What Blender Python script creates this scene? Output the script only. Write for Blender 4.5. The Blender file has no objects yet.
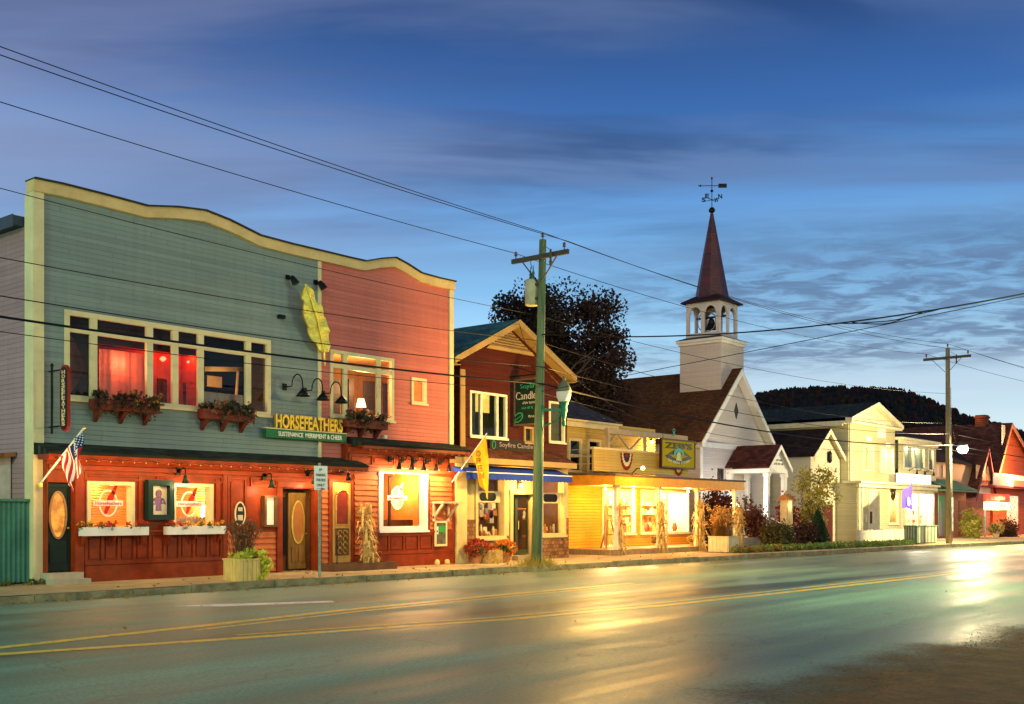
import bpy, math, random
from mathutils import Vector, Matrix
R = math.radians
sc = bpy.context.scene
col = sc.collection
# ------------------------------------------------------------------ camera model (street runs along +X, buildings face -Y)
TH = R(39.6); CT, ST = math.cos(TH), math.sin(TH); FP, HZ, EYE = 1100.0, 515.0, 1.7
def ray(px):
    t = (px - 512.0) / FP
    return CT + t * ST, ST - t * CT
def X(px, Y):
    rx, ry = ray(px); return Y / ry * rx
def Z(px, py, Y):
    rx, ry = ray(px); return EYE + Y / ry * (HZ - py) / FP
def P(px, py, Y):
    return Vector((X(px, Y), Y, Z(px, py, Y)))
cam = bpy.data.objects.new('camera', bpy.data.cameras.new('camera')); col.objects.link(cam)
cam.location = (0, 0, EYE); cam.rotation_euler = (R(90), 0, TH - R(90))
cam.data.sensor_width = 36; cam.data.lens = FP / 1024 * 36; cam.data.shift_y = (HZ - 352) / 1024
cam.data.clip_start = .1; cam.data.clip_end = 6000
sc.camera = cam
sc.view_settings.view_transform = 'Standard'; sc.view_settings.look = 'None'
sc.view_settings.gamma = 1; sc.view_settings.use_curve_mapping = False
sc.view_settings.exposure = 0.15
try:
    sc.cycles.use_denoising = True; sc.cycles.sample_clamp_indirect = 6; sc.cycles.max_bounces = 6
    sc.cycles.transparent_max_bounces = 12; sc.cycles.caustics_reflective = False; sc.cycles.caustics_refractive = False
except Exception: pass

# ------------------------------------------------------------------ mesh builder
OFF = {}          # world offset of the root of each object
class MB:
    def __init__(s): s.v = []; s.f = []; s.m = []; s.mi = 0; s.sm = False
    def add(s, vs, fs):
        b = len(s.v); s.v += [tuple(v) for v in vs]
        for f in fs: s.f.append(tuple(b + i for i in f)); s.m.append(s.mi)
        return s
    def box(s, x0, x1, y0, y1, z0, z1):
        if x0 > x1: x0, x1 = x1, x0
        if y0 > y1: y0, y1 = y1, y0
        if z0 > z1: z0, z1 = z1, z0
        return s.add([(x0,y0,z0),(x1,y0,z0),(x1,y1,z0),(x0,y1,z0),(x0,y0,z1),(x1,y0,z1),(x1,y1,z1),(x0,y1,z1)],
              [(3,2,1,0),(4,5,6,7),(0,1,5,4),(1,2,6,5),(2,3,7,6),(3,0,4,7)])
    def bar(s, a, b, w, d=None, up=(0,0,1)):
        """square-section bar from a to b"""
        a, b = Vector(a), Vector(b); d = d or w; ax = (b - a).normalized(); u = Vector(up)
        if abs(ax.dot(u)) > .98: u = Vector((1,0,0))
        p = ax.cross(u).normalized(); q = p.cross(ax)
        vs = [c + p * (w/2 * i) + q * (d/2 * j) for c in (a, b) for i, j in ((-1,-1),(1,-1),(1,1),(-1,1))]
        return s.add(vs, [(3,2,1,0),(4,5,6,7),(0,1,5,4),(1,2,6,5),(2,3,7,6),(3,0,4,7)])
    def quad(s, *p): return s.add(p, [tuple(range(len(p)))])
    def prism(s, pts, y0, y1):
        """polygon in x,z (counter-clockwise seen from -y) pulled from y0 (front) to y1"""
        n = len(pts)
        vs = [(x, y0, z) for x, z in pts] + [(x, y1, z) for x, z in pts]
        fs = [tuple(range(n)), tuple(range(2*n-1, n-1, -1))] + [(i, n+i, n+(i+1)%n, (i+1)%n) for i in range(n)]
        return s.add(vs, fs)
    def prismx(s, pts, x0, x1):
        """polygon in y,z pulled along x"""
        n = len(pts)
        vs = [(x0, y, z) for y, z in pts] + [(x1, y, z) for y, z in pts]
        fs = [tuple(range(n-1,-1,-1)), tuple(range(n, 2*n))] + [(i, (i+1)%n, n+(i+1)%n, n+i) for i in range(n)]
        return s.add(vs, fs)
    def tube(s, pts, r, n=6, r1=None, cap=True):
        pts = [Vector(p) for p in pts]; k = len(pts); rings = []; b = len(s.v); up = Vector((0,0,1))
        for i, p in enumerate(pts):
            d = (pts[min(i+1,k-1)] - pts[max(i-1,0)]).normalized()
            u = up if abs(d.dot(up)) < .95 else Vector((1,0,0))
            a = d.cross(u).normalized(); c = a.cross(d)
            rr = r[i] if isinstance(r, (list, tuple)) else (r if r1 is None else r + (r1 - r) * i / max(1, k-1))
            for j in range(n):
                t = 2*math.pi*j/n
                s.v.append(tuple(p + a*(rr*math.cos(t)) + c*(rr*math.sin(t))))
        for i in range(k-1):
            for j in range(n):
                j2 = (j+1) % n
                s.f.append((b+i*n+j, b+i*n+j2, b+(i+1)*n+j2, b+(i+1)*n+j)); s.m.append(s.mi)
        if cap:
            s.f.append(tuple(b+j for j in range(n-1,-1,-1))); s.m.append(s.mi)
            s.f.append(tuple(b+(k-1)*n+j for j in range(n))); s.m.append(s.mi)
        return s
    def lathe(s, prof, c, n=16, ang=0):
        b = len(s.v); k = len(prof)
        for r, z in prof:
            for j in range(n):
                t = 2*math.pi*j/n + ang; s.v.append((c[0]+r*math.cos(t), c[1]+r*math.sin(t), c[2]+z))
        for i in range(k-1):
            for j in range(n):
                j2 = (j+1) % n
                s.f.append((b+i*n+j, b+i*n+j2, b+(i+1)*n+j2, b+(i+1)*n+j)); s.m.append(s.mi)
        s.f.append(tuple(b+j for j in range(n-1,-1,-1))); s.m.append(s.mi)
        s.f.append(tuple(b+(k-1)*n+j for j in range(n))); s.m.append(s.mi)
        return s
    def ellipse(s, cx, cz, rx, rz, y0, y1, n=24):
        return s.prism([(cx+rx*math.cos(2*math.pi*i/n), cz+rz*math.sin(2*math.pi*i/n)) for i in range(n)], y0, y1)
    def ring(s, cx, cz, rx, rz, w, y0, y1, n=28, a0=0, a1=2*math.pi):
        full = abs(a1-a0-2*math.pi) < 1e-6; b = len(s.v); m = n if full else n+1
        for i in range(m):
            t = a0+(a1-a0)*i/n; c_, s_ = math.cos(t), math.sin(t)
            for (ex, y) in ((0,y0),(w,y0),(w,y1),(0,y1)):
                s.v.append((cx+(rx-ex)*c_, y, cz+(rz-ex)*s_))
        for i in range(n):
            i2 = (i+1) % m
            for j in range(4):
                j2 = (j+1) % 4
                s.f.append((b+i*4+j, b+i*4+j2, b+i2*4+j2, b+i2*4+j)); s.m.append(s.mi)
        return s
    def leaf(s, p, size, rng, asp=1.6, flat=0, curl=0):
        d = Vector((rng.gauss(0,1), rng.gauss(0,1), rng.gauss(0,1)*(1-flat))).normalized()
        e = Vector((rng.gauss(0,1), rng.gauss(0,1), rng.gauss(0,1))); e = (e - d*e.dot(d)).normalized()
        p = Vector(p); a = d*size*.5*asp; b = e*size*.5
        return s.add([p-a, p-b*.9+a*.1, p+a, p+b*.9+a*.1], [(0,1,2,3)])
    def xf(s, mat):
        s.v = [tuple(mat @ Vector(v)) for v in s.v]; return s
    def build(s, name, mat, parent=None, smooth=False):
        o = OFF.get(parent.name, Vector()) if parent else Vector()
        me = bpy.data.meshes.new(name)
        me.from_pydata([(v[0]-o.x, v[1]-o.y, v[2]-o.z) for v in s.v], [], s.f)
        mats = mat if isinstance(mat, (list, tuple)) else [mat]
        for m in mats: me.materials.append(m)
        me.polygons.foreach_set('material_index', s.m)
        if smooth: me.polygons.foreach_set('use_smooth', [True]*len(me.polygons))
        me.update()
        ob = bpy.data.objects.new(name, me); col.objects.link(ob)
        if parent: ob.parent = parent
        OFF[ob.name] = o
        return ob

def build_split(mb, name, mat, parent):
    """one object for each loose piece of the builder"""
    par = list(range(len(mb.v)))
    def fd(i):
        while par[i] != i: par[i] = par[par[i]]; i = par[i]
        return i
    for f in mb.f:
        for i in f[1:]: par[fd(i)] = fd(f[0])
    gr = {}
    for f, m in zip(mb.f, mb.m): gr.setdefault(fd(f[0]), []).append((f, m))
    out = []
    for fs in gr.values():
        q = MB(); ix = {}
        for f, m in fs:
            for i in f:
                if i not in ix: ix[i] = len(q.v); q.v.append(mb.v[i])
            q.f.append(tuple(ix[i] for i in f)); q.m.append(m)
        out.append(q.build(name, mat, parent))
    return out
def tag(o, label=None, cat=None, group=None, kind=None):
    if label: o['label'] = label
    if cat: o['category'] = cat
    if group: o['group'] = group
    if kind: o['kind'] = kind
    return o
def thing(name, label, cat, loc=(0,0,0), group=None, kind=None):
    o = bpy.data.objects.new(name, None); col.objects.link(o); o.location = loc; o.empty_display_size = .2
    OFF[o.name] = Vector(loc)
    return tag(o, label, cat, group, kind)
def structure(mb, name, mat, smooth=False):
    return tag(mb.build(name, mat, None, smooth), kind='structure')
def single(mb, name, mat, label, cat, group=None, smooth=False, kind=None):
    """a thing that is one mesh, its origin moved to the middle of its base"""
    xs = [v[0] for v in mb.v]; ys = [v[1] for v in mb.v]; zs = [v[2] for v in mb.v]
    c = Vector(((min(xs)+max(xs))/2, (min(ys)+max(ys))/2, min(zs)))
    mb.v = [(v[0]-c.x, v[1]-c.y, v[2]-c.z) for v in mb.v]
    o = mb.build(name, mat, None, smooth); o.location = c; OFF[o.name] = c
    return tag(o, label, cat, group, kind)
def copy_tree(o, parent=None):
    c = o.copy(); col.objects.link(c); c.parent = parent
    OFF[c.name] = OFF.get(o.name, Vector())
    for ch in list(o.children): copy_tree(ch, c)
    return c
def lamp(kind, loc, power, color, parent=None, radius=.1, rot=None, spot=None, blend=.5):
    d = bpy.data.lights.new('bulb_light', kind); d.energy = power; d.color = color
    if kind in ('POINT', 'SPOT'): d.shadow_soft_size = radius
    if kind == 'SPOT': d.spot_size = R(spot or 100); d.spot_blend = blend
    o = bpy.data.objects.new('bulb_light', d); col.objects.link(o)
    off = OFF.get(parent.name, Vector()) if parent else Vector()
    o.location = Vector(loc) - off
    if rot is not None: o.rotation_euler = rot
    if parent: o.parent = parent
    return o

# ------------------------------------------------------------------ writing: built-in font turned into mesh, fitted into a box
def text(s, name, mat, parent, org, w, h, right=(1,0,0), up=(0,0,1), depth=.012, bold=0.0, bend=None, squeeze=True):
    cu = bpy.data.curves.new('t', 'FONT'); cu.body = s; cu.align_x = 'CENTER'; cu.align_y = 'CENTER'
    cu.extrude = .04; cu.offset = bold; cu.resolution_u = 3; cu.space_line = .9
    t = bpy.data.objects.new('t', cu); col.objects.link(t)
    me = bpy.data.meshes.new_from_object(t.evaluated_get(bpy.context.evaluated_depsgraph_get()))
    bpy.data.objects.remove(t); bpy.data.curves.remove(cu)
    xs = [v.co.x for v in me.vertices]; ys = [v.co.y for v in me.vertices]
    cx, cy = (min(xs)+max(xs))/2, (min(ys)+max(ys))/2; sw = w/(max(xs)-min(xs)); sh = h/(max(ys)-min(ys))
    rt, u = Vector(right), Vector(up); n = rt.cross(u); o = Vector(org)
    off = OFF.get(parent.name, Vector()) if parent else Vector()
    for v in me.vertices:
        a, b = (v.co.x-cx)*sw, (v.co.y-cy)*sh
        if bend: a, b = bend(a, b)
        v.co = o + rt*a + u*b + n*(v.co.z/.04*depth/2) - off
    me.materials.clear(); me.materials.append(mat)
    ob = bpy.data.objects.new(name, me); col.objects.link(ob); ob.name = name
    if parent: ob.parent = parent
    OFF[ob.name] = off
    return ob

def scribble(name, mat, parent, org, w, h, right=(1,0,0), up=(0,0,1), depth=.01, seed=1):
    """a line of writing too small to read in the photograph: letter-sized strokes grouped in words"""
    rg = random.Random(seed); rt, u = Vector(right), Vector(up); n = rt.cross(u); o = Vector(org); mb = MB(); x = -w/2; k = rg.randint(4,7)
    while x < w/2:
        cw = h*rg.uniform(.35,.7)
        if k > 0:
            hh = h*rg.choice((.7,1,1)); a = x; b = min(x+cw*.3, w/2); c = o-u*h*.5
            for (p, q, r_, s_) in ((a,b,0,hh),(b,min(x+cw*.8,w/2),hh*rg.choice((.0,.4,.75)),None)):
                s_ = s_ or r_+h*.22
                if q-p < .004: continue
                v = [c+rt*i+u*j+n*l for l in (0,depth) for i, j in ((p,r_),(q,r_),(q,s_),(p,s_))]
                mb.add(v, [(3,2,1,0),(4,5,6,7),(0,1,5,4),(1,2,6,5),(2,3,7,6),(3,0,4,7)])
            k -= 1; x += cw
        else: k = rg.randint(3,7); x += h*.5
    return mb.build(name, mat, parent)
# ------------------------------------------------------------------ materials
MC = {}
def nodes(name):
    m = bpy.data.materials.new(name); m.use_nodes = True; nt = m.node_tree
    return m, nt, nt.nodes['Principled BSDF']
def N(nt, t, **k):
    n = nt.nodes.new(t)
    for a, b in k.items():
        if a.startswith('i_'): n.inputs[int(a[2:])].default_value = b
        else: setattr(n, a, b)
    return n
def mulcol(nt, c, lo, hi, fac):
    mx = N(nt, 'ShaderNodeMix', data_type='RGBA')
    mx.inputs[6].default_value = (*[min(1, x*lo) for x in c], 1); mx.inputs[7].default_value = (*[min(1, x*hi) for x in c], 1)
    nt.links.new(fac, mx.inputs[0]); return mx.outputs[2]
def M(name, c, rough=.6, var=.18, scale=4.0, bump=.15, metal=0, stretch=(1,1,1), spec=.12, bscale=None):
    if name in MC: return MC[name]
    m, nt, b = nodes(name)
    g = N(nt, 'ShaderNodeNewGeometry'); mp = N(nt, 'ShaderNodeMapping'); mp.inputs['Scale'].default_value = stretch
    nt.links.new(g.outputs['Position'], mp.inputs[0])
    nz = N(nt, 'ShaderNodeTexNoise'); nz.inputs['Scale'].default_value = scale; nz.inputs['Detail'].default_value = 6; nz.inputs['Roughness'].default_value = .65
    nt.links.new(mp.outputs[0], nz.inputs['Vector'])
    ramp = N(nt, 'ShaderNodeMapRange'); ramp.inputs[1].default_value = .3; ramp.inputs[2].default_value = .7
    nt.links.new(nz.outputs[0], ramp.inputs[0])
    nt.links.new(mulcol(nt, c, 1-var, 1+var, ramp.outputs[0]), b.inputs['Base Color'])
    rr = N(nt, 'ShaderNodeMapRange'); rr.inputs[3].default_value = max(.05, rough-.08); rr.inputs[4].default_value = min(1, rough+.1)
    nt.links.new(nz.outputs[0], rr.inputs[0]); nt.links.new(rr.outputs[0], b.inputs['Roughness'])
    b.inputs['Metallic'].default_value = metal; b.inputs['Specular IOR Level'].default_value = spec
    if bump:
        n2 = N(nt, 'ShaderNodeTexNoise'); n2.inputs['Scale'].default_value = bscale or scale*6; n2.inputs['Detail'].default_value = 4
        nt.links.new(mp.outputs[0], n2.inputs['Vector'])
        bp = N(nt, 'ShaderNodeBump'); bp.inputs['Strength'].default_value = bump; bp.inputs['Distance'].default_value = .02
        nt.links.new(n2.outputs[0], bp.inputs['Height']); nt.links.new(bp.outputs[0], b.inputs['Normal'])
    MC[name] = m; return m
def siding(name, c, pitch=.115, var=.12, rough=.55, axis=2, strength=.7):
    """painted lap boards: saw-tooth profile as bump, board to board tint, weather stains"""
    if name in MC: return MC[name]
    m, nt, b = nodes(name); g = N(nt, 'ShaderNodeNewGeometry')
    sx = N(nt, 'ShaderNodeSeparateXYZ'); nt.links.new(g.outputs['Position'], sx.inputs[0])
    dv = N(nt, 'ShaderNodeMath', operation='DIVIDE', i_1=pitch); nt.links.new(sx.outputs[axis], dv.inputs[0])
    fr = N(nt, 'ShaderNodeMath', operation='FRACT'); nt.links.new(dv.outputs[0], fr.inputs[0])
    fl = N(nt, 'ShaderNodeMath', operation='FLOOR'); nt.links.new(dv.outputs[0], fl.inputs[0])
    inv = N(nt, 'ShaderNodeMath', operation='SUBTRACT', i_0=1.0); nt.links.new(fr.outputs[0], inv.inputs[1])
    # rounded saw tooth: high at the bottom edge of each board, dropping sharply to the next
    sm = N(nt, 'ShaderNodeMapRange', interpolation_type='SMOOTHSTEP'); sm.inputs[1].default_value = 0; sm.inputs[2].default_value = .12
    nt.links.new(fr.outputs[0], sm.inputs[0])
    ht = N(nt, 'ShaderNodeMath', operation='MULTIPLY'); nt.links.new(inv.outputs[0], ht.inputs[0]); nt.links.new(sm.outputs[0], ht.inputs[1])
    bp = N(nt, 'ShaderNodeBump'); bp.inputs['Strength'].default_value = strength; bp.inputs['Distance'].default_value = .03
    nt.links.new(ht.outputs[0], bp.inputs['Height']); nt.links.new(bp.outputs[0], b.inputs['Normal'])
    wn = N(nt, 'ShaderNodeTexWhiteNoise', noise_dimensions='1D'); nt.links.new(fl.outputs[0], wn.inputs['W'])
    mp = N(nt, 'ShaderNodeMapping'); mp.inputs['Scale'].default_value = (.35, .35, 6); nt.links.new(g.outputs['Position'], mp.inputs[0])
    nz = N(nt, 'ShaderNodeTexNoise'); nz.inputs['Scale'].default_value = 1.6; nz.inputs['Detail'].default_value = 8; nz.inputs['Roughness'].default_value = .7
    nt.links.new(mp.outputs[0], nz.inputs['Vector'])
    n2 = N(nt, 'ShaderNodeTexNoise'); n2.inputs['Scale'].default_value = .5; n2.inputs['Detail'].default_value = 5; nt.links.new(g.outputs['Position'], n2.inputs['Vector'])
    ad = N(nt, 'ShaderNodeMath', operation='MULTIPLY_ADD', i_1=.35); nt.links.new(wn.outputs[0], ad.inputs[0])
    a2 = N(nt, 'ShaderNodeMath', operation='MULTIPLY_ADD', i_1=.9, i_2=-.2); nt.links.new(nz.outputs[0], a2.inputs[0]); nt.links.new(a2.outputs[0], ad.inputs[2])
    a3 = N(nt, 'ShaderNodeMath', operation='MULTIPLY_ADD', i_1=.6); nt.links.new(n2.outputs[0], a3.inputs[0]); nt.links.new(ad.outputs[0], a3.inputs[2])
    # rain streaks running down and staggered butt joints between boards
    m3 = N(nt, 'ShaderNodeMapping'); m3.inputs['Scale'].default_value = (5, 5, .28); nt.links.new(g.outputs['Position'], m3.inputs[0])
    n3 = N(nt, 'ShaderNodeTexNoise'); n3.inputs['Scale'].default_value = 1.3; n3.inputs['Detail'].default_value = 6; n3.inputs['Roughness'].default_value = .7; nt.links.new(m3.outputs[0], n3.inputs['Vector'])
    a4 = N(nt, 'ShaderNodeMath', operation='MULTIPLY_ADD', i_1=.8); nt.links.new(n3.outputs[0], a4.inputs[0]); nt.links.new(a3.outputs[0], a4.inputs[2])
    xy = N(nt, 'ShaderNodeMath', operation='ADD'); nt.links.new(sx.outputs[0], xy.inputs[0]); nt.links.new(sx.outputs[1], xy.inputs[1])
    jx = N(nt, 'ShaderNodeMath', operation='MULTIPLY_ADD', i_1=9.0); nt.links.new(wn.outputs[0], jx.inputs[0])
    xs_ = N(nt, 'ShaderNodeMath', operation='DIVIDE', i_1=3.4); nt.links.new(xy.outputs[0], xs_.inputs[0]); nt.links.new(xs_.outputs[0], jx.inputs[2])
    jf = N(nt, 'ShaderNodeMath', operation='FRACT'); nt.links.new(jx.outputs[0], jf.inputs[0])
    jl = N(nt, 'ShaderNodeMath', operation='LESS_THAN', i_1=.008); nt.links.new(jf.outputs[0], jl.inputs[0])
    a5 = N(nt, 'ShaderNodeMath', operation='MULTIPLY_ADD', i_1=-.6); nt.links.new(jl.outputs[0], a5.inputs[0]); nt.links.new(a4.outputs[0], a5.inputs[2])
    mr = N(nt, 'ShaderNodeMapRange'); mr.inputs[1].default_value = .70; mr.inputs[2].default_value = 1.45; nt.links.new(a5.outputs[0], mr.inputs[0])
    nt.links.new(mulcol(nt, c, 1-var*1.6, 1+var, mr.outputs[0]), b.inputs['Base Color'])
    b.inputs['Roughness'].default_value = rough; b.inputs['Specular IOR Level'].default_value = .08
    MC[name] = m; return m
def shingle(name, c, w=.28, h=.13, var=.5, rough=.85, plane='XZ', spec=.1):
    """courses of shingles or bricks; plane tells which two axes carry the courses"""
    if name in MC: return MC[name]
    m, nt, b = nodes(name); g = N(nt, 'ShaderNodeNewGeometry'); sx = N(nt, 'ShaderNodeSeparateXYZ'); nt.links.new(g.outputs['Position'], sx.inputs[0])
    cb = N(nt, 'ShaderNodeCombineXYZ'); ax = {'X':0,'Y':1,'Z':2}
    nt.links.new(sx.outputs[ax[plane[0]]], cb.inputs[0]); nt.links.new(sx.outputs[ax[plane[1]]], cb.inputs[1])
    br = N(nt, 'ShaderNodeTexBrick'); br.inputs['Scale'].default_value = 1; br.inputs['Brick Width'].default_value = w; br.inputs['Row Height'].default_value = h
    br.inputs['Mortar Size'].default_value = .008; br.inputs['Color1'].default_value = (*[x*(1-var) for x in c],1); br.inputs['Color2'].default_value = (*[min(1,x*(1+var)) for x in c],1)
    br.inputs['Mortar'].default_value = (*[x*.4 for x in c],1); br.inputs['Bias'].default_value = 0
    nt.links.new(cb.outputs[0], br.inputs['Vector'])
    nz = N(nt, 'ShaderNodeTexNoise'); nz.inputs['Scale'].default_value = .9; nz.inputs['Detail'].default_value = 7; nt.links.new(g.outputs['Position'], nz.inputs['Vector'])
    mx = N(nt, 'ShaderNodeMix', data_type='RGBA', blend_type='MULTIPLY'); mx.inputs[0].default_value = .7
    mr = N(nt, 'ShaderNodeMapRange'); mr.inputs[1].default_value = .3; mr.inputs[2].default_value = .7; mr.inputs[3].default_value = .5; mr.inputs[4].default_value = 1.3
    nt.links.new(nz.outputs[0], mr.inputs[0]); nt.links.new(br.outputs[0], mx.inputs[6]); nt.links.new(mr.outputs[0], mx.inputs[7])
    nt.links.new(mx.outputs[2], b.inputs['Base Color']); b.inputs['Roughness'].default_value = rough; b.inputs['Specular IOR Level'].default_value = spec
    bp = N(nt, 'ShaderNodeBump'); bp.inputs['Strength'].default_value = .6; bp.inputs['Distance'].default_value = .015; bp.invert = True
    nt.links.new(br.outputs[1], bp.inputs['Height']); nt.links.new(bp.outputs[0], b.inputs['Normal'])
    MC[name] = m; return m
def glow(name, c, s):
    if name in MC: return MC[name]
    m, nt, b = nodes(name); b.inputs['Base Color'].default_value = (*[x*.35 for x in c],1); b.inputs['Emission Color'].default_value = (*c,1); b.inputs['Emission Strength'].default_value = s
    MC[name] = m; return m
def leafmat(name, c, c2, rough=.6):
    if name in MC: return MC[name]
    m, nt, b = nodes(name); g = N(nt, 'ShaderNodeNewGeometry')
    wn = N(nt, 'ShaderNodeMix', data_type='RGBA'); wn.inputs[6].default_value = (*c,1); wn.inputs[7].default_value = (*c2,1)
    nt.links.new(g.outputs['Random Per Island'], wn.inputs[0]); nt.links.new(wn.outputs[2], b.inputs['Base Color'])
    b.inputs['Roughness'].default_value = rough; b.inputs['Specular IOR Level'].default_value = .25
    tr = N(nt, 'ShaderNodeBsdfTranslucent'); nt.links.new(wn.outputs[2], tr.inputs[0])
    ms = N(nt, 'ShaderNodeMixShader', i_0=.3); out = nt.nodes['Material Output']
    nt.links.new(b.outputs[0], ms.inputs[1]); nt.links.new(tr.outputs[0], ms.inputs[2]); nt.links.new(ms.outputs[0], out.inputs[0])
    MC[name] = m; return m
def glassmat(name='window_glass', tint=(.9,.95,.95), refl=1.0):
    if name in MC: return MC[name]
    m, nt, b = nodes(name); nt.nodes.remove(b); out = nt.nodes['Material Output']
    tr = N(nt, 'ShaderNodeBsdfTransparent'); tr.inputs[0].default_value = (*tint,1)
    gl = N(nt, 'ShaderNodeBsdfGlossy'); gl.inputs['Roughness'].default_value = .02
    fr = N(nt, 'ShaderNodeFresnel'); fr.inputs[0].default_value = 1.34
    ms = N(nt, 'ShaderNodeMixShader'); nt.links.new(fr.outputs[0], ms.inputs[0]); nt.links.new(tr.outputs[0], ms.inputs[1]); nt.links.new(gl.outputs[0], ms.inputs[2])
    nt.links.new(ms.outputs[0], out.inputs[0]); MC[name] = m; return m
GLASS = glassmat()
CREAM = M('cream_paint', (.66,.55,.30), .5, .12, 2, .05)
WHITE = M('white_paint', (.72,.70,.64), .5, .12, 2, .05)
BLACK = M('black_metal', (.015,.016,.016), .4, .2, 8, .05, .6)
RED = M('barn_red_paint', (.235,.034,.008), .42, .3, 3, .12)
GOLD = M('gold_leaf', (.78,.55,.08), .35, .2, 6, .3, .55)
DKGRN = M('dark_green_paint', (.010,.035,.026), .35, .2, 5, .05)
PINE = M('raw_pine', (.68,.48,.15), .65, .3, 3, .2, 0, (3,3,.6))
# ------------------------------------------------------------------ sky, afterglow sun
w = bpy.data.worlds.new('World'); sc.world = w; w.use_nodes = True
nt = w.node_tree; bg = nt.nodes['Background']; L = nt.links.new
tc = N(nt, 'ShaderNodeTexCoord'); D = tc.outputs['Generated']
sp = N(nt, 'ShaderNodeSeparateXYZ'); L(D, sp.inputs[0])
def math_(op, a, b=None, c=None):
    n = N(nt, 'ShaderNodeMath', operation=op)
    for i, v in enumerate((a, b, c)):
        if v is None: continue
        if isinstance(v, (int, float)): n.inputs[i].default_value = v
        else: L(v, n.inputs[i])
    return n.outputs[0]
def dot(vec):
    n = N(nt, 'ShaderNodeVectorMath', operation='DOT_PRODUCT'); L(D, n.inputs[0]); n.inputs[1].default_value = vec; return n.outputs['Value']
def rng_(v, a, b, c=0, d=1, smooth=True):
    n = N(nt, 'ShaderNodeMapRange', interpolation_type='SMOOTHSTEP' if smooth else 'LINEAR'); L(v, n.inputs[0])
    for i, q in enumerate((a, b, c, d)): n.inputs[i+1].default_value = q
    return n.outputs[0]
def ramp(v, stops):
    n = N(nt, 'ShaderNodeValToRGB'); L(v, n.inputs[0]); e = n.color_ramp.elements
    while len(e) < len(stops): e.new(.5)
    for q, (p, c) in zip(e, stops): q.position = p; q.color = (*c, 1)
    return n.outputs[0]
def mix(f, a, b, mode='MIX'):
    n = N(nt, 'ShaderNodeMix', data_type='RGBA', blend_type=mode)
    for s_, v in ((0, f), (6, a), (7, b)):
        if isinstance(v, (int, float)): n.inputs[s_].default_value = v
        elif isinstance(v, tuple): n.inputs[s_].default_value = (*v, 1)
        else: L(v, n.inputs[s_])
    return n.outputs[2]
z = sp.outputs[2]
side = dot((ST, -CT, 0))            # towards the right of the street view
sky = ramp(z, [(0, (.70,.78,.76)), (.075, (.60,.76,.82)), (.135, (.44,.70,.88)), (.20, (.25,.56,.90)), (.27, (.125,.33,.68)), (.34, (.044,.14,.40)), (.42, (.022,.068,.22)), (.6, (.02,.06,.20)), (1, (.016,.045,.15))])
# high streaky cirrus, seen through its own plane so it keeps its perspective
pz = math_('ADD', math_('MAXIMUM', z, 0.0), .06)
dv = N(nt, 'ShaderNodeVectorMath', operation='SCALE'); L(D, dv.inputs[0]); L(math_('DIVIDE', 1.0, pz), dv.inputs['Scale'])
def cloudnoise(scale, rot, stretch, detail, rough, seed, dist=0.0):
    mp = N(nt, 'ShaderNodeMapping'); mp.inputs['Rotation'].default_value = (0,0,rot); mp.inputs['Scale'].default_value = (*stretch, 0); mp.inputs['Location'].default_value = (seed, seed*.7, 0)
    rt = N(nt, 'ShaderNodeMapping'); rt.inputs['Rotation'].default_value = (0,0,rot); L(dv.outputs[0], rt.inputs[0]); mp.inputs['Rotation'].default_value = (0,0,0); L(rt.outputs[0], mp.inputs[0])
    n = N(nt, 'ShaderNodeTexNoise'); n.inputs['Scale'].default_value = scale; n.inputs['Detail'].default_value = detail; n.inputs['Roughness'].default_value = rough; n.inputs['Distortion'].default_value = dist
    L(mp.outputs[0], n.inputs['Vector']); return n.outputs[0]
c1 = cloudnoise(1.0, R(52), (.45, 1.5), 6, .55, 3.1, .4)
c1b = cloudnoise(.55, R(52), (.7, 1.2), 3, .5, 11.0)
f1 = math_('MULTIPLY', rng_(c1, .36, .58), rng_(c1b, .27, .46))
f1 = math_('MULTIPLY', f1, rng_(z, .16, .30))
f1 = math_('MULTIPLY', f1, .72)
leftness = rng_(side, .15, -.45)
c1c = cloudnoise(1.6, R(46), (.5, 1.6), 4, .6, 23.0, .5)
cirrus = mix(rng_(c1c, .36, .62), (.030,.064,.17), (.12,.185,.36))
cirrus = mix(math_('MULTIPLY', leftness, .5), cirrus, (.19,.195,.35))
sky = mix(f1, sky, cirrus)
# mauve veil to the left above the roofs
veil = math_('MULTIPLY', leftness, math_('MULTIPLY', rng_(z, .13, .24), rng_(z, .42, .30)))
sky = mix(math_('MULTIPLY', math_('MULTIPLY', veil, rng_(c1b, .30, .62, .3, 1)), .6), sky, (.27,.36,.58))
# rippled altocumulus bank low on the right
c2 = cloudnoise(6.5, R(50), (.8, 1.2), 5, .62, 7.3, .6)
c2b = cloudnoise(.45, R(55), (.5, 1.6), 3, .5, 1.7)
band = math_('MULTIPLY', rng_(z, .115, .14), rng_(z, .27, .20))
f2 = math_('MULTIPLY', math_('MULTIPLY', rng_(c2, .36, .60, .35, 1), rng_(c2b, .30, .46)), math_('MULTIPLY', band, rng_(side, -.02, .2)))
sky = mix(math_('MULTIPLY', f2, .78), sky, (.095,.145,.27))
# pale pink edge of cloud near the hills
pk = math_('MULTIPLY', rng_(c2b, .3, .5), math_('MULTIPLY', rng_(z, .075, .11), rng_(z, .15, .115)))
sky = mix(math_('MULTIPLY', math_('MULTIPLY', pk, rng_(side, .0, .25)), .3), sky, (.46,.45,.55))
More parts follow.
